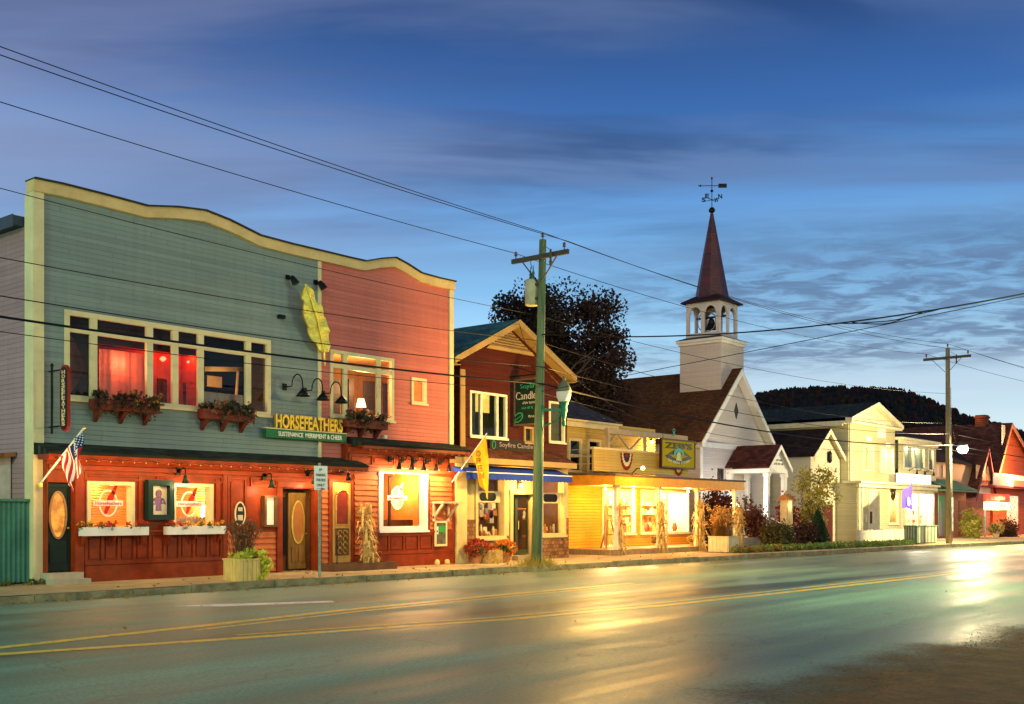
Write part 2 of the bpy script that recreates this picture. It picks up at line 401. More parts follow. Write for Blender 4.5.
# warm glow added to the unseen sky behind the viewer, fills the fronts softly
g = math_('MULTIPLY', rng_(dot((-.72, -.69, 0)), -.05, .85), rng_(z, .85, .05))
sky = mix(g, sky, (.80,.74,.54), 'ADD')
sky = mix(rng_(z, -.02, 0.0), (.03,.035,.03), sky)
L(sky, bg.inputs[0]); bg.inputs[1].default_value = 1.0
sun = bpy.data.objects.new('sun', bpy.data.lights.new('sun', 'SUN')); col.objects.link(sun)
sun.data.energy = .36; sun.data.color = (1,.76,.52); sun.data.angle = R(20)
sun.rotation_euler = Vector((.80,.55,-.26)).to_track_quat('-Z','Y').to_euler()

# ------------------------------------------------------------------ ground, road, pavement
KP = [(-80,20.75),(10,20.75),(25,20.7),(35,20.35),(43,19.95),(53,19.5),(60,19.0),(67,18.3),(80,16.5),(140,8.5)]
def K(x):
    for (a, b), (c, d) in zip(KP, KP[1:]):
        if a <= x <= c: return b + (d-b)*(x-a)/(c-a)
    return KP[0][1] if x < KP[0][0] else KP[-1][1]
def roadmat():
    m, nt, b = nodes('worn_asphalt'); l = nt.links.new; g = N(nt, 'ShaderNodeNewGeometry')
    def nz(scale, st, det=6, rg=.6):
        mp = N(nt, 'ShaderNodeMapping'); mp.inputs['Scale'].default_value = st; l(g.outputs['Position'], mp.inputs[0])
        n = N(nt, 'ShaderNodeTexNoise'); n.inputs['Scale'].default_value = scale; n.inputs['Detail'].default_value = det; n.inputs['Roughness'].default_value = rg
        l(mp.outputs[0], n.inputs['Vector']); return n.outputs[0]
    track = nz(.9, (.03, 1, 1), 5, .6); blot = nz(.35, (.5, 1, 1), 8, .7); grain = nz(22, (1,1,1), 6, .9); patch = nz(.22, (.25, 1.3, 1), 3, .5)
    def mr(v, a, b_, c=0, d=1):
        n = N(nt, 'ShaderNodeMapRange'); l(v, n.inputs[0])
        for i, q in enumerate((a, b_, c, d)): n.inputs[i+1].default_value = q
        return n.outputs[0]
    def mul(a, b_):
        n = N(nt, 'ShaderNodeMath', operation='MULTIPLY'); l(a, n.inputs[0])
        if isinstance(b_, (int, float)): n.inputs[1].default_value = b_
        else: l(b_, n.inputs[1])
        return n.outputs[0]
    t = mul(mul(mr(track, .35, .65, .60, 1.38), mr(blot, .3, .7, .66, 1.3)), mul(mr(grain, .32, .68, .38, 1.62), mr(patch, .42, .56, .72, 1.12)))
    mx = N(nt, 'ShaderNodeMix', data_type='RGBA', blend_type='MULTIPLY'); mx.inputs[0].default_value = 1; mx.inputs[6].default_value = (.135,.218,.155,1)
    # thin wandering cracks
    vo = N(nt, 'ShaderNodeTexVoronoi', feature='DISTANCE_TO_EDGE'); vo.inputs['Scale'].default_value = .28; mp = N(nt, 'ShaderNodeMapping'); mp.inputs['Scale'].default_value = (.6,1.6,1)
    wv = N(nt, 'ShaderNodeVectorMath', operation='ADD'); nn = N(nt, 'ShaderNodeTexNoise'); nn.inputs['Scale'].default_value = 1.2; l(g.outputs['Position'], nn.inputs['Vector'])
    l(g.outputs['Position'], wv.inputs[0]); l(nn.outputs[1], wv.inputs[1]); l(wv.outputs[0], mp.inputs[0]); l(mp.outputs[0], vo.inputs['Vector'])
    # dark worn strip along the middle lane, ragged at its rim
    sx = N(nt, 'ShaderNodeSeparateXYZ'); l(g.outputs['Position'], sx.inputs[0])
    def op(o, p, q):
        n = N(nt, 'ShaderNodeMath', operation=o)
        for i, v in enumerate((p, q)):
            if isinstance(v, (int, float)): n.inputs[i].default_value = v
            else: l(v, n.inputs[i])
        return n.outputs[0]
    cy = op('SUBTRACT', 12.75, op('MULTIPLY', op('SUBTRACT', sx.outputs[0], 12.0), .058)); dy = op('ABSOLUTE', op('SUBTRACT', sx.outputs[1], cy), 0)
    dx = op('MULTIPLY', op('ABSOLUTE', op('SUBTRACT', sx.outputs[0], 21.0), 0), .055)
    rim = op('ADD', op('ADD', dy, dx), op('MULTIPLY', op('SUBTRACT', blot, .5), 1.3))
    stain = mr(rim, .6, .95, .28, 1)
    crack = mr(vo.outputs['Distance'], .0, .006, .6, 1)
    l(mul(mul(t, crack), stain), mx.inputs[7]); l(mx.outputs[2], b.inputs['Base Color'])
    l(mul(mr(track, .35, .65, .36, .58), mr(blot, .3, .7, .80, 1.25)), b.inputs['Roughness']); b.inputs['Specular IOR Level'].default_value = .2
    bp = N(nt, 'ShaderNodeBump'); bp.inputs['Strength'].default_value = .35; bp.inputs['Distance'].default_value = .012; l(grain, bp.inputs['Height']); l(bp.outputs[0], b.inputs['Normal'])
    return m
GRASS = M('rough_ground', (.055,.06,.025), .95, .5, 1.2, .5)
mb = MB(); mb.quad((-2500,-2500,-.06),(2500,-2500,-.06),(2500,2500,-.06),(-2500,2500,-.06)); structure(mb, 'ground', GRASS)
mb = MB()
xs = [x for x, _ in KP]
for a, b in zip(xs, xs[1:]): mb.quad((a,-14,0),(b,-14,0),(b,K(b),0),(a,K(a),0))
structure(mb, 'road', roadmat())
# pavement behind the kerb
CONC = M('pavement_concrete', (.38,.30,.16), .8, .3, 1.2, .4, bscale=18)  # golden lamplight is put into the concrete colour
mb = MB()
for a, b in zip(xs, xs[1:]):
    n = 6
    for i in range(n):
        u, v = a+(b-a)*i/n, a+(b-a)*(i+1)/n
        mb.quad((u,K(u)+.16,.15),(v,K(v)+.16,.15),(v,34,.15),(u,34,.15))
structure(mb, 'sidewalk', CONC)
mb = MB(); rg = random.Random(4); x = -20.0
KERB = M('granite_kerb', (.22,.19,.10), .9, .5, 3, .9, bscale=14)
while x < 110:                                    # rough granite kerb stones with uneven tops
    ln = rg.uniform(1.2, 2.4); y0, y1 = K(x), K(x+ln); j = rg.uniform(-.015,.02); h = rg.uniform(.135,.175)
    mb.add([(x,y0+j,-.05),(x+ln-.02,y1+j,-.05),(x+ln-.02,y1+.2,-.05),(x,y0+.2,-.05),(x,y0+j+.03,h),(x+ln-.02,y1+j+.03,h+rg.uniform(-.01,.01)),(x+ln-.02,y1+.2,h),(x,y0+.2,h)],
       [(4,5,6,7),(0,1,5,4),(1,2,6,5),(2,3,7,6),(3,0,4,7)])
    x += ln
structure(mb, 'kerb', KERB)
# painted lines, worn through
def paint(name, c):
    m, nt, b = nodes(name); g = N(nt, 'ShaderNodeNewGeometry'); n = N(nt, 'ShaderNodeTexNoise'); n.inputs['Scale'].default_value = 5; n.inputs['Detail'].default_value = 8; n.inputs['Roughness'].default_value = .75
    nt.links.new(g.outputs['Position'], n.inputs['Vector'])
    mr = N(nt, 'ShaderNodeMapRange'); mr.inputs[1].default_value = .34; mr.inputs[2].default_value = .50; nt.links.new(n.outputs[0], mr.inputs[0])
    mx = N(nt, 'ShaderNodeMix', data_type='RGBA'); mx.inputs[6].default_value = (.115,.11,.075,1); mx.inputs[7].default_value = (*c,1); nt.links.new(mr.outputs[0], mx.inputs[0])
    nt.links.new(mx.outputs[2], b.inputs['Base Color']); b.inputs['Roughness'].default_value = .5; return m
def stripe(mb, pts, wd, z=.004):
    for (a, b), (c, d) in zip(pts, pts[1:]):
        mb.quad((a,b-wd/2,z),(c,d-wd/2,z),(c,d+wd/2,z),(a,b+wd/2,z))
mb = MB(); yl = paint('yellow_line_paint', (.78,.46,.03))
def curve_pts(pts, n=10):
    out = []
    for (a, b), (c, d) in zip(pts, pts[1:]): out += [(a+(c-a)*i/n, b+(d-b)*i/n) for i in range(n)]
    return out + [pts[-1]]
up = [(-30,13.95),(6,13.95),(9.5,14.35),(13.3,14.85),(18,15.1),(23,15.15)]
lo = [(-30,13.45),(6,13.45),(9.5,12.5),(13.8,11.45),(18,10.95),(24,10.7),(34,10.4)]
stripe(mb, up, .24); stripe(mb, [(a, b-.42) for a, b in up[2:]], .12)
stripe(mb, lo, .24); stripe(mb, [(a, b+.42) for a, b in lo[2:]], .12)
structure(mb, 'yellow_road_marking', yl)
mb = MB(); a = P(200,606,1); 
mb.add([(11.75,17.95,.004),(12.3,17.15,.004),(14.3,16.30,.004),(14.5,16.62,.004),(12.6,17.65,.004)], [(0,1,2,3,4)])
structure(mb, 'white_road_marking', paint('white_line_paint', (.72,.72,.66)))
# dirt and leaf litter spread over the near corner of the road, thinning out at its edge
m, nt2, b_ = nodes('dirt_shoulder'); g_ = N(nt2, 'ShaderNodeNewGeometry'); sx2 = N(nt2, 'ShaderNodeSeparateXYZ'); l2 = nt2.links.new; l2(g_.outputs['Position'], sx2.inputs[0])
def nz2(s, d, r):
    n = N(nt2, 'ShaderNodeTexNoise'); n.inputs['Scale'].default_value = s; n.inputs['Detail'].default_value = d; n.inputs['Roughness'].default_value = r; l2(g_.outputs['Position'], n.inputs['Vector']); return n.outputs[0]
def mm2(op, a, b=None, c=None):
    n = N(nt2, 'ShaderNodeMath', operation=op)
    for i, v in enumerate((a, b, c)):
        if v is None: continue
        if isinstance(v, (int, float)): n.inputs[i].default_value = v
        else: l2(v, n.inputs[i])
    return n.outputs[0]
big, fine = nz2(.5, 6, .65), nz2(16, 5, .8)
edge = mm2('SUBTRACT', mm2('ADD', 4.75, mm2('MULTIPLY', mm2('SUBTRACT', big, .5), 2.6)), sx2.outputs[1])
cov = mm2('ADD', mm2('MULTIPLY', edge, .75), mm2('MULTIPLY', mm2('SUBTRACT', fine, .5), 1.3))
mr2 = N(nt2, 'ShaderNodeMapRange'); mr2.inputs[1].default_value = -.35; mr2.inputs[2].default_value = .55; l2(cov, mr2.inputs[0])
mx2 = N(nt2, 'ShaderNodeMix', data_type='RGBA'); mx2.inputs[6].default_value = (.070,.034,.011,1); mx2.inputs[7].default_value = (.30,.13,.040,1)
cr = N(nt2, 'ShaderNodeMapRange'); cr.inputs[1].default_value = .35; cr.inputs[2].default_value = .7; l2(mm2('ADD', mm2('MULTIPLY', nz2(2.2, 6, .7), .6), mm2('MULTIPLY', fine, .4)), cr.inputs[0]); l2(cr.outputs[0], mx2.inputs[0]); l2(mx2.outputs[2], b_.inputs['Base Color'])
b_.inputs['Roughness'].default_value = .95; b_.inputs['Specular IOR Level'].default_value = .2
bp2 = N(nt2, 'ShaderNodeBump'); bp2.inputs['Strength'].default_value = .8; bp2.inputs['Distance'].default_value = .03; l2(fine, bp2.inputs['Height']); l2(bp2.outputs[0], b_.inputs['Normal'])
tr2 = N(nt2, 'ShaderNodeBsdfTransparent'); ms2 = N(nt2, 'ShaderNodeMixShader'); l2(mr2.outputs[0], ms2.inputs[0]); l2(tr2.outputs[0], ms2.inputs[1]); l2(b_.outputs[0], ms2.inputs[2]); l2(ms2.outputs[0], nt2.nodes['Material Output'].inputs[0])
mb = MB(); mb.quad((-4,-12,.006),(48,-12,.006),(48,7.2,.006),(-4,7.2,.006)); structure(mb, 'dirt_shoulder', m)
# gravel crumbs and fallen leaves along that edge and the gutter
mb = MB(); rg = random.Random(11)
for i in range(1500):
    x = rg.uniform(6, 34); y = 4.75 - .012*(x-8) + rg.gauss(-.25, .25)
    s = rg.uniform(.004,.013); b_ = .028 if y < 4.4 else .003; a = rg.uniform(0,3); mb.add([(x+s*math.cos(a+k*2.1)*rg.uniform(.6,1.3), y+s*math.sin(a+k*2.1)*rg.uniform(.6,1.3), b_) for k in range(3)]+[(x,y,b_+s*.8)], [(0,1,3),(1,2,3),(2,0,3)])
tag(mb.build('gravel', M('gravel_crumbs', (.10,.07,.04), .9, .6, 9, .3)), 'loose gravel crumbs along the dirt edge of the road', 'gravel', kind='stuff')
mb = MB()
for i in range(855):
    if i < 720: x = rg.uniform(5, 62); y = K(x) - abs(rg.gauss(.02,.22)); zz = .02
    elif i < 840: x = rg.uniform(12, 45); y = rg.uniform(20.9, 23.6); zz = .17
    else: x = rg.uniform(4, 40); y = rg.uniform(4, 19); zz = .02
    p = Vector((x, y, zz + rg.uniform(0,.015))); mb.leaf(p, rg.uniform(.035,.08), rg, 1.3, .9)
tag(mb.build('fallen_leaves', leafmat('fallen_leaf', (.30,.11,.02), (.36,.22,.05))), 'dry fallen leaves scattered over road, gutter and pavement', 'leaves', kind='stuff')

# ------------------------------------------------------------------ wooded hill far behind the town
hp = [(560,440),(640,428),(700,408),(750,394),(775,388),(800,385.5),(830,384.5),(860,385),(890,386.5),(902,388),(918,394),(928,398.5),(940,402),(962,412.5),(996,421),(1024,429),(1080,442),(1180,470),(1300,490)]
HD = 520.0
def prof(a):
    px = 512 + a/HD*FP
    for (p, q), (r, s) in zip(hp, hp[1:]):
        if p <= px <= r: return EYE + HD*(HZ-(q+(s-q)*(px-p)/(r-p)))/FP
    return 2.0
from mathutils import noise as mn
fw, rt = Vector((CT,ST,0)), Vector((ST,-CT,0)); NA, NBB = 110, 34; a0, a1 = 25, 370
def hillpos(i, j):
    a = a0+(a1-a0)*i/NA; b = 330 + 300*j/NBB
    k = max(0, min(1, (b-330)/190)); k = k*k*(3-2*k)
    if b > HD: k = max(0, 1-(b-HD)/260.0)
    h = prof(a)*k; p = fw*b + rt*a*(b/HD); h += mn.noise(p*.02)*5*k*(1-k)*4
    return Vector((p.x, p.y, h-3))
mb = MB(); vs = [hillpos(i,j) for i in range(NA+1) for j in range(NBB+1)]
mb.add(vs, [(i*(NBB+1)+j, (i+1)*(NBB+1)+j, (i+1)*(NBB+1)+j+1, i*(NBB+1)+j+1) for i in range(NA) for j in range(NBB)])
structure(mb, 'hill', M('hill_forest_floor', (.012,.014,.017), .95, .4, .05, 0), True)
mb = MB(); rg = random.Random(21)
for q in range(11000):
    i, j = rg.uniform(0,NA), NBB*(1-rg.random()**1.3)*.70
    i0, j0 = int(min(i,NA-1)), int(min(j,NBB-1)); p = vs[i0*(NBB+1)+j0].lerp(vs[(i0+1)*(NBB+1)+j0+1], rg.random())
    p += Vector((rg.uniform(-2.5,2.5), rg.uniform(-2.5,2.5), 0))
    h = rg.uniform(1.3, 2.5); r_ = h*rg.uniform(.35,.6); mb.mi = 0 if rg.random() < .62 else (1 if rg.random() < .55 else 2)
    if mb.mi == 0: mb.lathe([(r_,-1),(r_*.6,h*.4),(.05,h)], p, 5, rg.random())
    else: mb.lathe([(r_*.6,-1),(r_*1.15,h*.35),(r_*.9,h*.65),(.1,h*.88)], p, 6, rg.random())
tag(mb.build('forest', [M('far_spruce', (.007,.011,.014), .9, .3, .3, 0), M('far_maple', (.028,.011,.009), .9, .3, .3, 0), M('far_birch', (.020,.017,.009), .9, .3, .3, 0)]), 'dark autumn forest covering the far hill', 'forest', kind='stuff')
# ------------------------------------------------------------------ building helpers
def wall(mb, x0, x1, z0, z1, holes, y, reveal=.16):
    holes = [(h[0]-.02,h[1]+.02,h[2]-.02,h[3]+.02) for h in holes]
    xs = sorted({x0, x1, *[min(max(h[k], x0), x1) for h in holes for k in (0,1)]}); zs = sorted({z0, z1, *[min(max(h[k], z0), z1) for h in holes for k in (2,3)]})
    for a, b in zip(xs, xs[1:]):
        for c, d in zip(zs, zs[1:]):
            mx, mz = (a+b)/2, (c+d)/2
            if any(h[0] < mx < h[1] and h[2] < mz < h[3] for h in holes): continue
            mb.quad((a,y,c),(b,y,c),(b,y,d),(a,y,d))
    for h in holes:
        a, b, c, d = h; r = y+reveal
        mb.quad((a,y,c),(a,y,d),(a,r,d),(a,r,c)); mb.quad((b,y,d),(b,y,c),(b,r,c),(b,r,d))
        mb.quad((a,y,d),(b,y,d),(b,r,d),(a,r,d)); mb.quad((b,y,c),(a,y,c),(a,r,c),(b,r,c))
def room(parent, x0, x1, y0, y1, z0, z1, wallm, floorm=None, name='interior'):
    mb = MB()
    mb.quad((x0,y1,z0),(x1,y1,z0),(x1,y1,z1),(x0,y1,z1)); mb.quad((x0,y0,z0),(x0,y1,z0),(x0,y1,z1),(x0,y0,z1)); mb.quad((x1,y1,z0),(x1,y0,z0),(x1,y0,z1),(x1,y1,z1))
    mb.quad((x0,y0,z1),(x0,y1,z1),(x1,y1,z1),(x1,y0,z1)); mb.mi = 1; mb.quad((x0,y0,z0),(x1,y0,z0),(x1,y1,z0),(x0,y1,z0))
    return mb.build(name, [wallm, floorm or wallm], parent)
def window(parent, x0, x1, z0, z1, y, cols=(), rail=None, fw=.09, mat=None, proud=.04, inset=.08, sill=True, glass=True, mull=.1, label=None):
    """casing proud of the wall, mullions set in, one pane mesh behind"""
    mat = mat or CREAM; mb = MB(); f, bk = y-proud, y+inset
    mb.box(x0-fw, x0, f, bk, z0-fw, z1+fw); mb.box(x1, x1+fw, f, bk, z0-fw, z1+fw)
    mb.box(x0, x1, f, bk, z1, z1+fw); mb.box(x0, x1, f, bk, z0-fw, z0)
    if sill: mb.box(x0-fw-.03, x1+fw+.03, f-.05, f-.001, z0-fw-.03, z0-fw+.035)
    for c in cols: mb.box(c-mull/2, c+mull/2, f+.015, bk, z0, z1)
    if rail: 
        e = [x0] + sorted(cols) + [x1]
        for i, (a, b) in enumerate(zip(e, e[1:])): mb.box(a+(mull/2 if i else 0), b-(mull/2 if i < len(e)-2 else 0), f+.02, bk-.002, rail-.06, rail+.06)
    o = mb.build('window', mat, parent)
    if label: o['label'] = label
    if glass:
        g = MB(); g.quad((x0,bk-.03,z0),(x1,bk-.03,z0),(x1,bk-.03,z1),(x0,bk-.03,z1)); g.build('pane', GLASS, o)
    return o
def strips(mb, x0, x1, z0, z1, y, n, w=.07, d=.04):
    """frame-and-panel wainscot: rails and stiles"""
    mb.box(x0, x1, y-d, y, z1-w, z1); mb.box(x0, x1, y-d, y, z0, z0+w*1.3)
    for i in range(n+1):
        a = x0 + (x1-x0-w)*i/n; mb.box(a, a+w, y-d, y, z0+w*1.3, z1-w)
    for i in range(n):
        a = x0 + (x1-x0-w)*i/n + w; b = x0 + (x1-x0-w)*(i+1)/n
        if b-a > .16: mb.box(a+.05, b-.05, y-d*.6, y, z0+w*1.3+.05, z1-w-.05)
def greenery(mb, c, rad, n, size, rng, hang=0, asp=1.6, shell=.45):
    for _ in range(n):
        v = Vector((rng.gauss(0,1), rng.gauss(0,1), rng.gauss(0,1))).normalized() * (rng.random()**shell)
        p = Vector((c[0]+v.x*rad[0], c[1]+v.y*rad[1], c[2]+v.z*rad[2]))
        if hang and rng.random() < hang: p.z -= rng.random()*rad[2]*2
        mb.leaf(p, size*rng.uniform(.6,1.3), rng, asp)
def arcpts(c, r, a0, a1, n=8, plane='YZ'):
    out = []
    for i in range(n+1):
        t = a0+(a1-a0)*i/n; u, v = r*math.cos(t), r*math.sin(t)
        out.append((c[0], c[1]+u, c[2]+v) if plane == 'YZ' else (c[0]+u, c[1], c[2]+v))
    return out

# ================================================================== the big false-front restaurant
FY = 24.0
fx = lambda px: X(px, FY)
XL, XJ, XR = fx(33.5), fx(319), fx(452)
bld = thing('restaurant_building', 'large false-front restaurant, grey-green and salmon clapboard above a red storefront', 'building', (19, 28, .15))
SG = siding('greygreen_clapboard', (.215,.262,.238)); SP = siding('salmon_clapboard', (.56,.158,.122)); SS = siding('mauve_side_clapboard', (.33,.20,.215))
prof_px = [(29,177.5),(60,184),(100,194),(145,206),(175,207),(203,210.5),(227,220),(258,235.5),(290,244),(318,250.5),(345,257),(363,261),(378,258.5),(393,257.5),(405,264),(419,273),(437,278),(453,281.5)]
top = [(fx(a), Z(a, b, FY)) for a, b in prof_px]; top[0] = (XL-.04, top[0][1]); top[-1] = (XR+.05, top[-1][1])
def topz(x):
    for (a, b), (c, d) in zip(top, top[1:]):
        if a <= x <= c: return b+(d-b)*(x-a)/(c-a)
    return top[-1][1]
# window openings above
G0, G1 = fx(69), fx(266.5); GZ0, GZ1, GR = 4.47, 6.30, 5.98
P0, P1 = fx(332.4), fx(391); PZ0, PZ1, PR = 4.60, 6.33, 5.98
Q0, Q1, QZ0, QZ1 = fx(413), fx(424), Z(418,401.5,FY), Z(418,381,FY)
holesG = [(G0,G1,GZ0,GZ1)]; holesP = [(P0,P1,PZ0,PZ1),(Q0,Q1,QZ0,QZ1)]
def upper(x0, x1, holes, name, mat):
    mb = MB(); wall(mb, x0, x1, 3.0, 7.0, holes, FY)
    xs = [x0] + [a for a, _ in top if x0 < a < x1] + [x1]
    for a, b in zip(xs, xs[1:]): mb.quad((a,FY,7),(b,FY,7),(b,FY,topz(b)-.05),(a,FY,topz(a)-.05)); 
    for a, b in zip(xs, xs[1:]): mb.quad((b,FY+.25,6.9),(a,FY+.25,6.9),(a,FY+.25,topz(a)-.05),(b,FY+.25,topz(b)-.05))
    return mb.build(name, mat, bld)
upper(XL, XJ, holesG, 'facade_wall', SG)['label'] = 'grey-green clapboard upper wall'
upper(XJ, XR, holesP, 'facade_wall', SP)['label'] = 'salmon pink clapboard upper wall'
# cornice following the wavy parapet
mb = MB()
for (a, b), (c, d) in zip(top, top[1:]): mb.prism([(a,b-.29),(c,d-.29),(c,d-.03),(a,b-.03)], FY-.10, FY+.26)
mb.build('parapet_trim', M('butter_trim', (.66,.46,.20), .5, .15, 2, .05), bld)
mb = MB()
for (a, b), (c, d) in zip(top, top[1:]): mb.prism([(a-.002,b-.03),(c,d-.03),(c,d+.005),(a-.002,b+.005)], FY-.17, FY+.30)
mb.build('parapet_cap', M('dark_flashing', (.03,.028,.03), .5), bld)
mb = MB(); mb.box(XL-.03, XL+.22, FY-.05, FY+.35, .15, topz(XL)-.29); mb.box(XR-.16, XR+.03, FY-.05, FY+.3, 3.6, topz(XR)-.30); mb.box(XJ-.05, XJ+.06, FY-.035, FY, 3.15, topz(XJ)-.30)
build_split(mb, 'corner_board', CREAM, bld)
# side wall, roof
mb = MB(); mb.quad((XL,FY+.35,.15),(XL,FY+14,.15),(XL,FY+14,8.3),(XL,FY+.35,8.3)); mb.quad((XR,FY+14,.15),(XR,FY+.3,.15),(XR,FY+.3,8.2),(XR,FY+14,8.2)); mb.quad((XR,FY+14,.15),(XL,FY+14,.15),(XL,FY+14,8.3),(XR,FY+14,8.2))
build_split(mb, 'side_wall', SS, bld)
mb = MB(); mb.box(XL-.25, XR+.1, FY+.42, FY+14.2, 8.24, 8.46); mb.box(XL-.27,XL-.25,FY+.42,FY+14.2,8.2,8.48)
mb.build('roof', M('roof_metal', (.05,.06,.09), .5), bld)
# --- upper windows
cg = [fx(93.5), fx(149.5), fx(175), fx(200.5), fx(248)]
window(bld, G0, G1, GZ0, GZ1, FY, cg, GR, .12, mull=.17)
window(bld, P0, P1, PZ0, PZ1, FY, [fx(345), fx(378.5)], PR, .10, mull=.15)
window(bld, Q0, Q1, QZ0, QZ1, FY, (), None, .09)
DIM = M('dim_plaster', (.06,.05,.05), .8); WARMW = M('ochre_plaster', (.55,.30,.10), .8); WOOD = M('brown_wood', (.16,.075,.03), .5, .3, 3, .1)
rA = room(bld, G0-.3, X(202.5,FY+.17), FY+.17, FY+1.15, 3.6, 6.6, M('red_plaster', (.42,.13,.09), .8), WOOD); rB = room(bld, X(202.5,FY+.17)+.02, G1+2.5, FY+.17, FY+3.4, 3.6, 6.6, M('navy_wall', (.010,.012,.05), .7), WOOD); rC = room(bld, P0-.3, Q1+.5, FY+.17, FY+3.6, 3.6, 6.6, WARMW, WOOD)
REDC = M('salmon_curtain', (.62,.16,.10), .8, .2, 2, .3)
def drape(parent, pts, y, mat, amp=.03, fold=16):
    """hanging cloth with vertical folds; pts = left/right/top/bottom"""
    x0, x1, z0, z1 = pts; mb = MB(); n = 40; b = []
    for i in range(n+1):
        x = x0+(x1-x0)*i/n; yy = y+amp*math.sin((x-x0)*fold)+amp*.4*math.sin((x-x0)*fold*2.3)
        b += [(x,yy,z0+.03*math.sin(x*3)), (x,yy,z1)]
    mb.add(b, [(2*i,2*i+2,2*i+3,2*i+1) for i in range(n)]); return mb.build('curtain', mat, parent, True)
drape(rA, (X(99,FY+.6), X(150,FY+.6), 4.3, 5.72), FY+.6, REDC)
drape(rB, (X(202,FY+.45), X(249,FY+.45), 4.3, 4.92), FY+.45, M('lace_curtain', (.40,.27,.20), .9, .2, 3, .2), .02, 20)
mb = MB(); mb.box(X(60,FY+.45), X(95.5,FY+.45), FY+.42, FY+.47, 3.7, 6.5); mb.build('dark_panel', M('panel_dark', (.02,.012,.01), .6), rA)  # dark panel added so the room behind this pane looks unlit
mb = MB(); mb.box(X(97,FY+.42), X(200,FY+.42), FY+.38, FY+.42, 5.80, 6.6); mb.build('transom_shade_box', M('transom_shade', (.035,.018,.014), .8, .3, 4, .2), rA)  # dark box added to keep the transoms dark and hide the red lamp
# tied-back curtain hanging at the first light
mb = MB(); n = 20; vs = []
for i in range(n+1):
    t = i/n; zz = 5.9-1.35*t; wv = .20+.30*math.sin(math.pi*t)**.8
    vs += [(fx(70), FY+.35, zz), (fx(70)+wv, FY+.32+.03*math.sin(t*9), zz)]
mb.add(vs, [(2*i,2*i+1,2*i+3,2*i+2) for i in range(n)]); mb.build('curtain', M('maroon_drape', (.16,.05,.025), .8, .4, 4, .2), rA)
# picture frames on the back wall, lamp and table clutter
mb = MB(); 
for a, b, c, d in ((158,167,4.5,5.2),(184,194,4.5,5.15)): mb.box(X(a,FY+.9), X(b,FY+.9), FY+.9, FY+.95, c, d)
mb.build('picture', [M('dark_picture', (.08,.03,.02), .5, .6, 5)], rA)
lamp('POINT', (X(161,FY+.6), FY+.6, 5.8), 20, (1,.05,.02), rA, .12); lamp('POINT', (X(189,FY+.6), FY+.6, 5.8), 20, (1,.05,.02), rA, .12)
mb = MB()
for q_ in (163,190): mb.lathe([(.04,.0),(.09,-.06),(.03,-.12)], (X(q_,FY+.8),FY+.8,5.75), 8)
mb.build('red_lamp', glow('red_lamp_glow', (1,.10,.04), 6), rA)
lamp('POINT', (X(125,FY+.33), FY+.33, 5.4), 22, (1,.34,.18), rA, .1)
mb = MB(); mb.bar((X(203,FY+1.2),FY+1.2,5.62),(X(247,FY+1.5),FY+1.5,5.80),.12); mb.box(X(207,FY+1.8),X(222,FY+1.8),FY+1.8,FY+1.9,5.25,5.55); mb.bar((X(236,FY+1.3),FY+1.3,4.9),(X(238,FY+1.3),FY+1.3,5.7),.05); mb.build('shelf', M('pale_wood', (.45,.26,.10), .6), rB)
lamp('POINT', (X(225,FY+1.0), FY+1.0, 5.2), 30, (1,.62,.3), rB, .1)
mb = MB(); rg = random.Random(5)
for i in range(16):
    a = P0+.1+(P1-P0-.2)*rg.random(); h = rg.uniform(.1,.5); yy = FY+rg.uniform(.3,1.4); r_ = rg.uniform(.04,.12)
    mb.lathe([(r_,0),(r_*1.1,h*.5),(r_*.5,h*.8),(r_*.4,h)], (a,yy,4.4), 8)
mb.box(P0-.2,P1+.2,FY+.25,FY+1.5,4.3,4.4); mb.build('table_setting', M('linen_clutter', (.75,.45,.25), .6, .4, 6), rC)
mb = MB(); y_ = FY+1.5; mb.box(X(331,y_),X(340,y_),y_,y_+.1,4.4,5.85); mb.box(X(349,y_),X(354,y_),y_,y_+.1,4.2,5.9); mb.box(X(365,y_),X(375,y_),y_,y_+.1,4.2,5.9); mb.box(X(385,y_),X(391,y_),y_,y_+.1,4.4,5.9); mb.build('dark_panel', M('panel_dark', (.02,.012,.01), .6), rC)
mb = MB(); mb.lathe([(.16,0),(.09,.26)], (X(361,FY+1.0),FY+1.0,5.0), 14); mb.build('lamp_shade', glow('lamp_shade_glow', (1,.62,.25), 4), rC)
lamp('POINT', (X(361,FY+1.0), FY+1.0, 5.65), 260, (1,.55,.2), rC, .15); lamp('POINT', (X(420,FY+.8), FY+.8, 5.9), 70, (1,.55,.2), rC, .1)

# --- lower storefront (red), its own plane a hand proud of the upper wall
SY = 23.8
sx_ = lambda px: X(px, SY); sz_ = lambda px, py: Z(px, py, SY)
wA = (sx_(90), sx_(130.5), 1.43, 2.40); wB = (sx_(175), sx_(209.5), 1.45, 2.40)
wC = (sx_(382), sx_(423), 1.36, 2.95); ent = (sx_(282), sx_(315), .15, 2.40)
d1 = (sx_(47), sx_(72), .42, 2.42)
X1, X2, X3 = XL+.19, sx_(346), XR-.02
mb = MB(); wall(mb, X1, X2, .15, 3.1, [wA, wB, ent, d1], SY, .22); wall(mb, X2, X3, .15, 3.75, [wC], SY, .22)
mb.quad((X1,SY,.15),(X1,SY,3.1),(X1,FY,3.1),(X1,FY,.15)); mb.quad((X2,SY,3.1),(X2,SY,3.75),(X2,FY,3.75),(X2,FY,3.1)); mb.quad((X3,FY,.15),(X3,FY,3.75),(X3,SY,3.75),(X3,SY,.15))
mb.build('storefront_wall', RED, bld)
mb = MB(); y = SY
